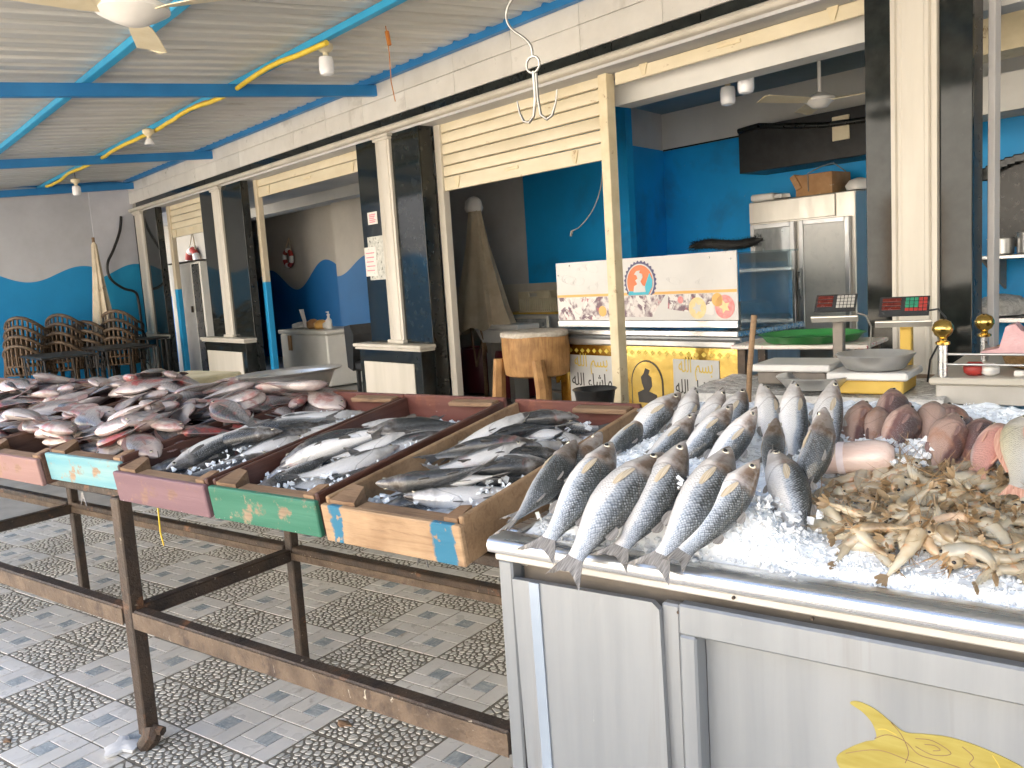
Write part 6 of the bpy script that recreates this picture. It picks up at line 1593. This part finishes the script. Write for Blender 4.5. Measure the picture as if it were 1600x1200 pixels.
FIN = {'pectoral': fin_mat('pale pectoral fin', (0.36, 0.30, 0.21), (0.56, 0.49, 0.38)), 'mullet': fin_mat('mullet fin', (0.12, 0.115, 0.11), (0.30, 0.29, 0.28)), 'dark': fin_mat('dark fin', (0.05, 0.05, 0.05), (0.16, 0.155, 0.15)), 'tilapia': fin_mat('tilapia fin', (0.16, 0.10, 0.095), (0.34, 0.22, 0.20)), 'pink': fin_mat('pink fin', (0.5, 0.24, 0.18), (0.66, 0.42, 0.32))}

def merge(name, parts, mats):
    """body, fins and eyes joined in one mesh for the fish that show small"""
    o = MB(); o.uv = []
    body, tl, dl, pcs, eyes = parts
    for p, mi in [(body, 0), (tl, 1)] + [(x, 1) for x in dl + pcs] + [(e, 2) for e in eyes]:
        b0 = len(o.v)
        o.v += p.v; o.f += [tuple(b0 + i for i in f) for f in p.f]
        o.m += [mi + (mm if mi == 2 else 0) for mm in p.m]
        o.uv += p.uv if p.uv else [(0.9, 0.5)] * len(p.v)
    ob = o.build(name, mats, smooth=50)
    me = ob.data; bpy.data.objects.remove(ob)
    return me

def basis(tail, head, up):
    """matrix with x from tail to head and z close to up"""
    tail, head, up = Vector(tail), Vector(head), Vector(up)
    x = (head - tail).normalized()
    y = up.cross(x).normalized(); z = x.cross(y)
    m = Matrix.Identity(4)
    for i in range(3):
        m[i][0] = x[i]; m[i][1] = y[i]; m[i][2] = z[i]; m[i][3] = tail[i]
    return m

# ---- the mullets standing on the ice: full parts, shared meshes by variant
VAR = []
for (bend, sag, spread) in ((0.03, -0.02, 1.0), (-0.035, 0.02, 0.85), (0.055, -0.035, 0.75), (-0.02, -0.045, 1.1), (0.07, 0.02, 0.6)):
    parts = fish_parts(MULL, 0.34, 0.0375, 0.0275, bend, sag, nr=24, ns=34, spread=spread)
    ms = []
    for p, nm, mm in [(parts[0], 'mullet', [SK['mullet']]), (parts[1], 'tail_fin', [FIN['mullet']]), ] + [(x, n_, [FIN['mullet']]) for x, n_ in zip(parts[2], ('dorsal_fin', 'dorsal_fin', 'anal_fin', 'pelvic_fin'))] + [(x, 'pectoral_fin', [FIN['pectoral']]) for x in parts[3]] + [(e, 'eye', EYE) for e in parts[4]]:
        ob = p.build(nm, mm, smooth=60); ms.append((nm, ob.data)); bpy.data.objects.remove(ob)
    VAR.append(ms)

def mullet(v, tail, head, up, label, group, k=None):
    L = (Vector(head) - Vector(tail)).length
    s_ = L / 0.34
    mw = basis(tail, head, up) @ Matrix.Scale(s_, 4)
    if k: mw = mw @ Matrix.Diagonal((1, k, k, 1))
    ms = VAR[v]
    root = bpy.data.objects.new('mullet', ms[0][1]); col.objects.link(root); root.matrix_world = mw
    tag(root, label, 'fish', group)
    for nm, me in ms[1:]:
        c = bpy.data.objects.new(nm, me); col.objects.link(c); c.parent = root
    return root

# ice surface on the counter
ICEB = ((-0.93, 1.435, 0.045), (-0.855, 1.445, 0.055), (-0.775, 1.44, 0.05), (-0.70, 1.445, 0.06), (-0.625, 1.445, 0.055), (-0.555, 1.46, 0.045), (-0.36, 1.79, 0.04), (-0.50, 1.43, 0.03), (-0.90, 1.40, 0.03), (-0.74, 1.41, 0.03), (-0.66, 1.41, 0.035))
def ice_z(x, y):
    z = 0.866 + 0.235 * max(0.0, y - 1.385)
    z += 0.012 * noise.noise(Vector((x * 7, y * 7, 2.0))) + 0.006 * noise.noise(Vector((x * 23, y * 23, 5.0)))
    for (bx_, by_, bh_) in ICEB:
        d2 = ((x - bx_) / 0.045) ** 2 + ((y - by_) / 0.05) ** 2
        if d2 < 6: z += bh_ * math.exp(-d2)
    if y < 1.40: z = min(z, 0.872 + 0.2 * (y - 1.38))
    if -0.6 < x and y > 1.4: z += 0.012
    return z

def px_pt(px, py, Y):
    """where a direction seen in the photograph meets the vertical plane at distance Y"""
    d = rt * ((px - 800) / 1354.5) + dn * ((py - 600) / 1354.5) + fw
    k_ = Y / d.y
    return Vector((0, 0, 1.394)) + d * k_

G1 = 'mullets in the front row on the counter'
FRONT = [ # tail px, tail Y, head px, head Y, up, variant, label
    ((785, 838), 1.30, (905, 690), 1.53, (0.75, -0.5, 0.25), 0, 'leftmost mullet of the front row, half under its neighbour'),
    ((792, 822), 1.38, (948, 682), 1.57, (0.8, -0.35, 0.3), 2, 'mullet lying second from the crate, head behind its neighbour'),
    ((838, 872), 1.255, (962, 690), 1.50, (0.85, 0.35, 0.2), 3, 'mullet with its forked tail drooping over the counter corner'),
    ((872, 905), 1.235, (1032, 702), 1.49, (0.8, 0.45, 0.3), 1, 'dark mullet whose forked tail hangs lowest over the counter edge'),
    ((952, 886), 1.285, (1074, 694), 1.51, (0.85, 0.4, 0.2), 0, 'pale mullet right of the dark hanging one'),
    ((1014, 900), 1.275, (1148, 698), 1.51, (0.85, 0.4, 0.25), 3, 'largest bright mullet of the front row'),
    ((1048, 890), 1.29, (1184, 724), 1.48, (0.85, 0.45, 0.2), 4, 'rightmost mullet of the front row, bending at the tail'),
]
for (tp, ty, hp_, hy, up, v, lb) in FRONT:
    mullet(v, px_pt(*tp, ty), px_pt(*hp_, hy), up, lb, G1, k=1.30)
G2 = 'mullets standing in the back row on the counter'
BACK = [
    ((955, 730), 1.80, (1062, 610), 2.04, (0.75, 0.5, 0.2), 1, 'leftmost standing mullet of the back row'),
    ((925, 725), 1.74, (1018, 652), 1.98, (0.8, 0.4, 0.3), 0, 'mullet lying flat at the left end of the back row'),
    ((1035, 720), 1.85, (1090, 606), 2.08, (0.35, 0.9, 0.1), 3, 'slim mullet with a raised snout, second of the back row'),
    ((995, 735), 1.74, (1090, 650), 1.94, (0.8, 0.4, 0.3), 2, 'half buried mullet before the second of the back row'),
    ((1075, 730), 1.84, (1130, 608), 2.07, (0.55, 0.8, 0.1), 0, 'third standing mullet of the back row'),
    ((1050, 735), 1.76, (1148, 632), 1.95, (0.8, 0.4, 0.3), 3, 'broad silver mullet before the third of the back row'),
    ((1125, 735), 1.84, (1160, 604), 2.08, (0.7, 0.5, 0.2), 1, 'fourth standing mullet of the back row below the stick'),
    ((1100, 740), 1.74, (1186, 640), 1.90, (0.85, 0.4, 0.2), 2, 'mullet with red gills tilted across the middle of the counter'),
    ((1205, 735), 1.82, (1195, 600), 2.06, (0.25, 0.95, 0.1), 3, 'fifth standing mullet with its pale throat towards the viewer'),
    ((1240, 735), 1.82, (1240, 598), 2.06, (0.4, 0.9, 0.1), 0, 'sixth standing mullet with blue grey flanks'),
    ((1295, 735), 1.80, (1298, 598), 2.04, (0.6, 0.75, 0.1), 4, 'rightmost standing mullet with a pale head and dark flank'),
    ((1215, 765), 1.66, (1208, 655), 1.84, (0.3, -0.9, 0.2), 1, 'short brown headed mullet between the two tilted ones'),
    ((1232, 790), 1.58, (1300, 640), 1.74, (0.6, -0.75, 0.2), 2, 'large dark mullet with red scales bending over the others'),
    ((1240, 810), 1.52, (1212, 700), 1.68, (0.85, 0.5, 0.2), 3, 'small grey mullet standing before the large dark one'),
]
for (tp, ty, hp_, hy, up, v, lb) in BACK:
    t_, h_ = px_pt(*tp, ty - 0.02), px_pt(*hp_, hy - 0.08)
    t2 = h_ + (t_ - h_).normalized() * max((t_ - h_).length, 0.235)
    mullet(v, t2, h_, up, lb, G2, k=1.45 if 'large dark' in lb else 1.22)

# ---- grouper and bream heads along the back of the counter
def single(me, name, tail, head, up, label, cat, group, L0, kk=None):
    L = (Vector(head) - Vector(tail)).length
    o = bpy.data.objects.new(name, me); col.objects.link(o)
    mw = basis(tail, head, up) @ Matrix.Scale(L / L0, 4)
    if kk: mw = mw @ Matrix.Diagonal((1, kk[0], kk[1], 1))
    o.matrix_world = mw
    return tag(o, label, cat, group)
GM = [merge('grouper', fish_parts(GROU, 0.22, 0.040, 0.030, b_, s_, tail=0.6, nr=20, ns=28, long_dorsal=True), [SK['grouper'], FIN['tilapia']] + EYE) for b_, s_ in ((0.03, 0.02), (-0.04, -0.02))]
BM = merge('sea_bream', fish_parts(TILA, 0.22, 0.045, 0.022, 0.02, 0.0, nr=20, ns=28, long_dorsal=True), [SK['seabream'], FIN['pink']] + EYE)
for i, (tp, ty, hp_, hy, up, lb) in enumerate((
    ((1325, 745), 1.80, (1352, 630), 2.02, (0.6, 0.75, 0.2), 'leftmost grouper with an orange brown flank'),
    ((1352, 740), 1.80, (1378, 640), 2.0, (0.1, 0.98, 0.1), 'grouper showing its white belly beside the leftmost one'),
    ((1385, 740), 1.84, (1398, 610), 2.08, (0.8, 0.4, 0.3), 'tallest grouper at the back of the row'),
    ((1372, 735), 1.76, (1428, 634), 1.92, (0.7, 0.6, 0.2), 'broad purple brown grouper before the tallest one'),
    ((1440, 735), 1.78, (1458, 630), 1.98, (-0.3, 0.9, 0.1), 'pinkish grouper fourth along the row'),
    ((1495, 740), 1.82, (1482, 630), 2.0, (0.8, 0.4, 0.2), 'dark grouper behind the fifth one'),
    ((1462, 745), 1.70, (1494, 650), 1.86, (0.45, 0.85, 0.1), 'grouper fifth along the row with a pale chin'),
    ((1515, 750), 1.72, (1540, 655), 1.9, (0.8, 0.4, 0.3), 'dark grouper beside the pink bream'))):
    t_, h_ = px_pt(*tp, ty), px_pt(*hp_, hy)
    single(GM[i % 2], 'grouper', h_ + (t_ - h_).normalized() * 0.20, h_, up, lb, 'fish', 'groupers along the back of the counter', 0.22)
t_, h_ = px_pt(1530, 745, 1.66), px_pt(1560, 665, 1.82)
single(BM, 'sea_bream', h_ + (t_ - h_).normalized() * 0.20, h_, (0.5, 0.5, 0.6), 'pink sea bream leaning beside the groupers', 'fish', None, 0.22)
YM = merge('yellow_fish', fish_parts(TILA, 0.24, 0.040, 0.022, 0.0, 0.0, nr=20, ns=28, long_dorsal=True), [fish_skin('silver and yellow skin', (0.50, 0.43, 0.12), (0.66, 0.65, 0.64), (0.74, 0.72, 0.72), (0.62, 0.58, 0.50), 0.24, 0.05, scale_amt=0.2, hi=0.9), FIN['pink']] + EYE)
t_, h_ = px_pt(1588, 760, 1.62), px_pt(1602, 650, 1.78)
single(YM, 'yellow_fish', h_ + (t_ - h_).normalized() * 0.22, h_, (-0.9, -0.3, 0.3), 'silver and yellow fish cut off by the picture edge', 'fish', None, 0.24)
# pale fillet tied with a band
q = MB(); q.uv = None
pa, pb = px_pt(1262, 716, 1.70), px_pt(1398, 708, 1.72)
dx = (pb - pa)
pts = [pa + dx * t - Vector((0, 0, 0.004)) for t in (0.0, 0.06, 0.2, 0.4, 0.6, 0.8, 0.93, 1.0)]
q.tube(pts, [0.012, 0.026, 0.034, 0.035, 0.037, 0.037, 0.032, 0.018], 16, flat=0.85)
fm = mat('pale fish fillet', (0.62, 0.47, 0.42), (0.72, 0.60, 0.55), 14, 0.3, coat=0.4, bump=0.2, bscale=60, stretch=(1, 5, 5))
o = q.build('fish_fillet', fm, smooth=60); tag(o, 'pale pink rolled fillet tied with a band on the ice', 'fillet')
q = MB(); q.tube([pts[3] - dx * 0.03, pts[3] + dx * 0.05], 0.0375, 16, flat=0.85); q.build('band', mat('white band', (0.70, 0.62, 0.66), (0.74, 0.67, 0.7), 8, 0.4), o, smooth=60)

# ---- heaps: fish dropped on a height map
class Heap:
    def __init__(self, base, cell=0.015):
        self.b = base; self.c = cell; self.h = {}; self.k = 0.55
    def get(self, x, y):
        k_ = (int(math.floor(x / self.c)), int(math.floor(y / self.c)))
        return self.h.get(k_, self.b(x, y))
    def put(self, x, y, z):
        k_ = (int(math.floor(x / self.c)), int(math.floor(y / self.c)))
        if z > self.h.get(k_, -9): self.h[k_] = z
    def drop(self, x, y, a, L, wy, th, sink=0.0):
        """lay a body of length L, half breadth wy, half thickness th at x, y, heading a; returns tail and head points"""
        d = (math.cos(a), math.sin(a)); n = (-d[1], d[0])
        zs = []
        for u in (-0.42, -0.25, -0.08, 0.08, 0.25, 0.42):
            z = sum(sorted([self.get(x + d[0] * u * L + n[0] * v * wy, y + d[1] * u * L + n[1] * v * wy) for v in (-0.7, 0, 0.7)])[1:]) / 2
            zs.append((u, z))
        mu = sum(z for _, z in zs) / len(zs)
        sl = sum(u * z for u, z in zs) / sum(u * u for u, _ in zs)
        sl = max(-0.5 * L, min(0.5 * L, sl))
        lift = max(z - (mu + sl * u) for u, z in zs) * self.k
        zc = mu + lift + th - sink
        for i in range(-12, 13):
            u = i / 24
            pr = math.sqrt(max(0.0, 1 - (u * 2.05) ** 2))
            for j in range(-4, 5):
                v = j / 4
                self.put(x + d[0] * u * L + n[0] * v * wy * pr, y + d[1] * u * L + n[1] * v * wy * pr, zc + sl * u + th * 0.85 * pr * math.sqrt(max(0, 1 - v * v * 0.8)))
        t = Vector((x - d[0] * L / 2, y - d[1] * L / 2, zc - sl / 2)); h = Vector((x + d[0] * L / 2, y + d[1] * L / 2, zc + sl / 2))
        return t, h

def crate_floor(x, y): return 0.826 + 0.137 * (y - 1.325)
TM_ = [merge('tilapia', fish_parts(TILA, 0.25, 0.052, 0.020, b_, s_, nr=14, ns=22, long_dorsal=True, tail=t_), [SK['tilapia'], FIN['tilapia']] + EYE) for b_, s_, t_ in ((0.04, 0.0, 0.7), (-0.05, 0.02, 0.75), (0.02, -0.03, 0.65), (-0.02, 0.0, 0.8))]
DM_ = [merge('mullet', fish_parts(MULL, 0.30, 0.031, 0.024, b_, s_, nr=16, ns=24, spread=sp), [SK['mullet_dark'], FIN['dark']] + EYE) for b_, s_, sp in ((0.05, 0.0, 1.0), (-0.06, 0.02, 0.8), (0.03, -0.02, 0.9), (-0.03, 0.0, 1.1))]
def lay(me, name, L0, t, h, roll, label, cat, group):
    x = (h - t).normalized()
    side = Vector((0, 0, 1)).cross(x).normalized(); upv = x.cross(side)
    zax = side * math.cos(roll) + upv * math.sin(roll)     # dorsal direction: level when lying on its side
    return single(me, name, t, h, zax, label, cat, group, L0)
rh = random.Random(17)
hp1 = Heap(crate_floor)
# bulk of the big heap over the left crates: a mound profile so the fish rise towards the middle
def mound(x, y):
    z = crate_floor(x, y) + 0.03
    cx = (x + 3.55) / 1.25; cy = (y - 1.80) / 0.42
    g = max(0.0, 1 - cx * cx) ** 0.7 * max(0.0, 1 - cy * cy) ** 0.6 if abs(cx) < 1 and abs(cy) < 1 else 0
    return z + 0.06 * g
hp1.b = mound
cnt = 0
hp1.k = 0.22
for k_ in range(215):
    x = rh.uniform(-4.85, -2.36); y = rh.uniform(1.40, 2.08)
    if x < -3.5 - (y - 1.4) * 2.2: continue
    if k_ % 6 == 0: x, y = rh.uniform(-2.85, -2.42), rh.uniform(1.42, 2.05)
    if x > -2.50 and y < 1.62: x -= 0.12
    a = rh.gauss(0.35, 0.75) + (PI if rh.random() < 0.5 else 0)
    if y < 1.46: a = rh.gauss(0.1, 0.25) + (PI if rh.random() < 0.5 else 0)
    L = rh.uniform(0.20, 0.27)
    t, h = hp1.drop(x, y, a, L, L * 0.19, L * 0.065, 0.010)
    lay(TM_[rh.randrange(4)], 'tilapia', 0.25, t, h, rh.gauss(0, 0.25) + (PI if rh.random() < 0.5 else 0), 'grey and pink tilapia in the big heap on the left crates', 'fish', 'tilapia heaped on the left crates')
def crate_fill(x0, x1, n, seed, label, group, a0, y0=1.40, y1=2.04, lift=0.0, Lr=(0.26, 0.34)):
    r_ = random.Random(seed)
    hh = Heap(lambda x, y: crate_floor(x, y) + lift); hh.k = 0.12
    for k_ in range(n):
        L = r_.uniform(*Lr)
        a = r_.gauss(a0, 0.22)
        ex = abs(math.cos(a)) * L / 2; ey = abs(math.sin(a)) * L / 2
        x = r_.uniform(x0 + ex * 0.9, x1 - ex * 0.9) if x1 - x0 > ex * 1.8 else (x0 + x1) / 2
        y = y0 + ey * 0.7 + (y1 - y0 - 1.4 * ey) * ((k_ * 0.618) % 1.0)
        if r_.random() < 0.35: a += PI
        t, h = hh.drop(x, y, a, L, L * 0.10, L * 0.065, 0.016)
        lay(DM_[r_.randrange(4)], 'mullet', 0.30, t, h, r_.choice((0.0, PI)) + r_.gauss(0, 0.55), label, 'fish', group)
    return hh
H6 = crate_fill(-2.43, -2.03, 19, 41, 'mullet lying on ice in the mauve fronted crate', 'mullets in the mauve crate', 0.95, lift=0.024)
H7 = crate_fill(-1.965, -1.60, 21, 52, 'mullet lying on ice in the green fronted crate', 'mullets in the green crate', 1.05, lift=0.024)
H8 = crate_fill(-1.52, -1.145, 27, 63, 'mullet heaped in the raw wood crate with blue paint', 'mullets in the raw wood crate', 0.75, lift=0.026)

# ---- ice
def ice_mat(name, c1, c2, tr):
    m, nt, b = new_mat(name)
    v = coords(nt, 'Object')
    nz = nd(nt, 'ShaderNodeTexNoise', {'Vector': v, 'Scale': 40.0, 'Detail': 6.0, 'Roughness': 0.7})
    nt.links.new(ramp(nt, nz.outputs[0], [(0.3, c1), (0.7, c2)]), b.inputs['Base Color'])
    b.inputs['Roughness'].default_value = 0.18
    b.inputs['IOR'].default_value = 1.31
    b.inputs['Transmission Weight'].default_value = tr
    bn = nd(nt, 'ShaderNodeBump', {'Height': nz.outputs[0], 'Strength': 0.5, 'Distance': 0.004})
    nt.links.new(bn.outputs[0], b.inputs['Normal'])
    return m
ICE = ice_mat('crushed ice bed', (0.82, 0.88, 0.94), (0.90, 0.94, 0.98), 0.0)
ICE2 = ice_mat('clear ice chips', (0.84, 0.90, 0.96), (0.92, 0.95, 0.98), 0.18)
q = MB(); nx, ny = 150, 72; vs = []; fs = []
for j in range(ny):
    for i in range(nx):
        x = -1.025 + 1.5 * i / (nx - 1); y = 1.383 + 0.72 * j / (ny - 1)
        z = ice_z(x, y) + 0.007 * noise.noise(Vector((x * 55, y * 55, 1.0))) + 0.004 * noise.noise(Vector((x * 130, y * 130, 3.0)))
        if j == 0: z = 0.868
        if i == 0: z = 0.866
        vs.append((x, y, z))
for j in range(ny - 1):
    for i in range(nx - 1): fs.append((j * nx + i, j * nx + i + 1, (j + 1) * nx + i + 1, (j + 1) * nx + i))
q.add(vs, fs); o = q.build('crushed_ice', ICE, kind='stuff', fixn=False); tag(o, 'bed of crushed ice covering the counter top', 'ice')

def chips(b, pts, s0, s1, rng):
    for p in pts:
        s_ = rng.uniform(s0, s1)
        m = Matrix.Rotation(rng.uniform(0, 6.28), 3, Vector((rng.uniform(-1, 1), rng.uniform(-1, 1), rng.uniform(-1, 1) + 0.01)).normalized())
        vs = [m @ Vector((sx * s_ * rng.uniform(0.25, 1.3), sy * s_ * rng.uniform(0.2, 1.0), sz * s_ * rng.uniform(0.1, 0.8))) + p for sx in (-1, 1) for sy in (-1, 1) for sz in (-1, 1)]
        b.add(vs, [(0, 1, 3, 2), (4, 6, 7, 5), (0, 4, 5, 1), (2, 3, 7, 6), (0, 2, 6, 4), (1, 5, 7, 3)])
ri = random.Random(23)
q = MB(); P = []
for k_ in range(9000):
    x = ri.uniform(-1.0, 0.15); y = 1.385 + 0.70 * ri.random() ** 1.4
    P.append(Vector((x, y, ice_z(x, y) + ri.uniform(0.0, 0.005))))
chips(q, P, 0.0013, 0.0040, ri)
P = []
for k_ in range(900):      # bigger clear pieces packed between the front mullets
    c = ri.choice(((-0.93, 1.44), (-0.86, 1.45), (-0.80, 1.46), (-0.72, 1.45), (-0.66, 1.44), (-0.60, 1.45), (-0.53, 1.47), (-0.50, 1.42), (-0.90, 1.40), (-0.70, 1.40)))
    x = c[0] + ri.gauss(0, 0.030); y = c[1] + ri.gauss(0, 0.04)
    if y < 1.36: y = 1.37 + ri.uniform(0, 0.02)
    P.append(Vector((x, y, ice_z(x, y) + 0.04 * ri.random() ** 2)))
chips(q, P, 0.002, 0.0075, ri)
P = []
for k_ in range(220):
    x = ri.uniform(-0.53, -0.40); y = ri.uniform(1.70, 1.82); P.append(Vector((x + 0.08, y, ice_z(x, y) + ri.uniform(0.0, 0.05))))
chips(q, P, 0.004, 0.009, ri)
o = q.build('ice_chips', ICE2, kind='stuff', fixn=False); tag(o, 'loose clear ice chips among the fish on the counter', 'ice')
for (x0, x1, hh, nm) in ((-2.43, -2.03, H6, 'mauve'), (-1.965, -1.60, H7, 'green'), (-1.52, -1.145, H8, 'raw wood')):
    q = MB(); nx, ny = 30, 50; vs = []; fs = []
    for j in range(ny):
        for i in range(nx):
            x = x0 - 0.008 + (x1 - x0 + 0.016) * i / (nx - 1); y = 1.36 + 0.72 * j / (ny - 1)
            vs.append((x, y, crate_floor(x, y) + 0.014 + 0.010 * noise.noise(Vector((x * 20, y * 20, 0))) + 0.004 * noise.noise(Vector((x * 70, y * 70, 0)))))
    for j in range(ny - 1):
        for i in range(nx - 1): fs.append((j * nx + i, j * nx + i + 1, (j + 1) * nx + i + 1, (j + 1) * nx + i))
    q.add(vs, fs)
    P = []
    for k_ in range(420):
        x = ri.uniform(x0, x1); y = ri.uniform(1.38, 2.06)
        P.append(Vector((x, y, min(hh.get(x, y), crate_floor(x, y) + 0.05) + 0.002)))
    chips(q, P, 0.003, 0.009, ri)
    o = q.build('crushed_ice', ICE, kind='stuff', fixn=False); tag(o, 'crushed ice under the fish in the %s crate' % nm, 'ice')

# ---- shrimp
def shrimp_mesh(curl, L=0.10, seed=0):
    rng = random.Random(seed)
    b = MB(); n = 22; pts = []; rad = []
    R0 = L / max(0.3, curl)
    for i in range(n):
        t = i / (n - 1)
        a = curl * (t - 0.35) * (0.45 if t < 0.35 else 1.0)
        pts.append(Vector((R0 * math.sin(a), 0, R0 * (math.cos(a) - 1) * -1.0 * -1.0)))
        seg = 0.07 * math.sin(t * 44) if t > 0.36 else 0.0
        base = 0.10 + 0.90 * min(1, t / 0.20) ** 0.7 if t < 0.36 else 1.0 - 0.78 * ((t - 0.36) / 0.64) ** 1.25
        rad.append(L * 0.100 * base * (1 + seg))
    b.tube(pts, rad, 10, 0, flat=1.15)
    hd = pts[0]; dirh = (pts[0] - pts[1]).normalized(); upv = Vector((0, 0, 1))
    # rostrum, antennae, legs, tail fan, eyes
    b.tube([hd + upv * 0.002, hd + dirh * L * 0.10 + upv * 0.006, hd + dirh * L * 0.22 + upv * 0.010], [0.0025, 0.0015, 0.0004], 4, 1)
    for sg in (-1, 1):
        pp = [hd + Vector((0, sg * 0.002, 0))]; d = dirh.copy() + Vector((0, sg * rng.uniform(0.2, 0.5), rng.uniform(0.0, 0.3)))
        for k2 in range(7):
            pp.append(pp[-1] + d.normalized() * L * 0.10); d += Vector((-0.22 * rng.random(), sg * 0.12, -0.13))
        b.tube(pp, [0.0006, 0.0005, 0.0005, 0.0004, 0.0004, 0.0003, 0.0003, 0.0002], 3, 1)
        b.lathe([(0.0005, -0.0028), (0.0024, -0.0012), (0.0024, 0.0012), (0.0005, 0.0028)], hd + Vector((0.0, sg * 0.0055, 0.002)) - dirh * 0.004, 6, 2)
        for k2 in range(4):
            p = pts[3 + k2]; e = p + Vector((dirh.x * 0.012, sg * 0.004, -L * 0.115)); 
            b.tube([p + Vector((0, sg * 0.004, -L * 0.06)), (p + e) / 2 + Vector((0.004, sg * 0.006, 0)), e], [0.0013, 0.001, 0.0005], 3, 1)
        for k2 in range(5):
            p = pts[9 + 2 * k2]; e = p + Vector((0.004, sg * 0.003, -L * 0.105)); b.tube([p + Vector((0, sg * 0.003, -L * 0.05)), e], [0.0022, 0.001], 4, 0)
        tdir = (pts[-1] - pts[-2]).normalized()
        for spread in (0.25, 0.7):
            d = (tdir + Vector((0, sg * spread, 0.1))).normalized(); p = pts[-1]
            w = d.cross(Vector((0, 0, 1))).normalized() * L * 0.035
            q1, q2 = p + d * L * 0.09, p + d * L * 0.17
            b.add([p - w * 0.3, p + w * 0.3, q1 + w, q2 + w * 0.4, q2 - w * 0.4, q1 - w] + [x + Vector((0, 0, 0.0012)) for x in (p - w * 0.3, p + w * 0.3, q1 + w, q2 + w * 0.4, q2 - w * 0.4, q1 - w)],
                  [(0, 1, 2, 3, 4, 5), (11, 10, 9, 8, 7, 6)] + [(i, (i + 1) % 6, (i + 1) % 6 + 6, i + 6) for i in range(6)], 3)
    return b
def shrimp_mat():
    m, nt, b = new_mat('raw shrimp shell')
    oi = nt.nodes.new('ShaderNodeObjectInfo'); t = nt.nodes.new('ShaderNodeTexCoord')
    off = nd(nt, 'ShaderNodeCombineXYZ', {'X': math_(nt, 'MULTIPLY', oi.outputs['Random'], 9.0), 'Y': math_(nt, 'MULTIPLY', oi.outputs['Random'], 23.0)})
    pv = nd(nt, 'ShaderNodeVectorMath', {0: t.outputs['Object'], 1: off.outputs[0]}, operation='ADD').outputs[0]
    n1 = nd(nt, 'ShaderNodeTexNoise', {'Vector': pv, 'Scale': 22.0, 'Detail': 5.0})
    c = ramp(nt, n1.outputs[0], [(0.26, (0.16, 0.10, 0.05)), (0.40, (0.33, 0.26, 0.165)), (0.56, (0.44, 0.40, 0.31)), (0.74, (0.38, 0.38, 0.34))])
    c = mix(nt, math_(nt, 'MULTIPLY', ramp(nt, oi.outputs['Random'], [(0.97, (0, 0, 0)), (0.995, (1, 1, 1))]), 0.5), c, (0.62, 0.28, 0.12))
    n2 = nd(nt, 'ShaderNodeTexNoise', {'Vector': pv, 'Scale': 60.0, 'Detail': 2.0})
    c = mix(nt, math_(nt, 'MULTIPLY', ramp(nt, n2.outputs[0], [(0.62, (0, 0, 0)), (0.70, (1, 1, 1))]), 0.5), c, (0.55, 0.22, 0.08))
    c = nd(nt, 'ShaderNodeHueSaturation', {'Color': c, 'Value': math_(nt, 'MULTIPLY_ADD', oi.outputs['Random'], 0.6, 0.75)}).outputs[0]
    nt.links.new(c, b.inputs['Base Color'])
    b.inputs['Roughness'].default_value = 0.28
    b.inputs['Subsurface Weight'].default_value = 0.15
    b.inputs['Subsurface Radius'].default_value = (0.006, 0.004, 0.002)
    b.inputs['Coat Weight'].default_value = 0.35
    return m
SM = shrimp_mat()
LEGM = mat('shrimp legs and feelers', (0.28, 0.17, 0.08), (0.40, 0.26, 0.13), 30, 0.4)
TAILM = mat('shrimp tail fan', (0.20, 0.14, 0.08), (0.33, 0.24, 0.14), 30, 0.35)
SHM = []
for i, cu in enumerate((0.7, 1.2, 1.7, 2.3, 2.9)):
    ob = shrimp_mesh(cu, 0.10, i).build('shrimp', [SM, LEGM, EYE[1], TAILM], smooth=50); SHM.append(ob.data); bpy.data.objects.remove(ob)
hs_ = Heap(lambda x, y: ice_z(x, y) + 0.002 + 0.010 * max(0.0, 1 - ((x + 0.22) / 0.30) ** 2) * max(0.0, 1 - ((y - 1.60) / 0.17) ** 2), 0.008)
rsn = random.Random(31)
n_s = 0
hs_.k = 0.25
for k_ in range(330):
    x = rsn.uniform(-0.52, -0.02); y = rsn.uniform(1.45, 1.75)
    if ((x + 0.20) / 0.31) ** 2 + ((y - 1.60) / 0.165) ** 2 > 1 and not (x > -0.2 and 1.44 < y < 1.76): continue
    if x > 0.02 * 0 - 0.10 + 0.0 * y and x > -0.115 * (y / 1.35) + 0.06: continue
    L = rsn.uniform(0.095, 0.135); a = rsn.uniform(0, 2 * PI)
    t, h = hs_.drop(x, y, a, L * 0.8, L * 0.12, L * 0.055, 0.008)
    mid = (t + h) / 2
    o = bpy.data.objects.new('shrimp', SHM[rsn.randrange(5)]); col.objects.link(o)
    xx = (h - t).normalized(); side = Vector((0, 0, 1)).cross(xx).normalized(); roll = rsn.gauss(0, 0.5) + rsn.choice((0, PI)); upv = xx.cross(side)
    zax = side * math.cos(roll) + upv * math.sin(roll)
    mw = basis(mid, mid + xx, zax) @ Matrix.Scale(L / 0.10, 4)
    o.matrix_world = mw
    tag(o, 'raw grey brown shrimp in the heap on the ice', 'shrimp', 'shrimps heaped on the counter'); n_s += 1
print('shrimps', n_s)
# small tail scraps hanging below the crates
for (px, py, Y, lb) in ((130, 780, 1.335, 'pale fish tail hanging below the turquoise crate'), (660, 872, 1.40, 'blue grey fish tail poking out under the raw wood crate')):
    p = px_pt(px, py, Y)
    parts = fish_parts(MULL, 0.30, 0.03, 0.024, 0, 0)
    q = MB(); q.add([(v[1] + p.x, p.y, v[0] * 0.9 - 0.02 + p.z) if False else (p.x + v[2] * 0.55, p.y + v[1], p.z - 0.022 + v[0] * 1.0) for v in parts[1].v], parts[1].f)
    o = q.build('fish_tail', FIN['mullet'] if px < 300 else FIN['dark'], smooth=50); tag(o, lb, 'fish tail')
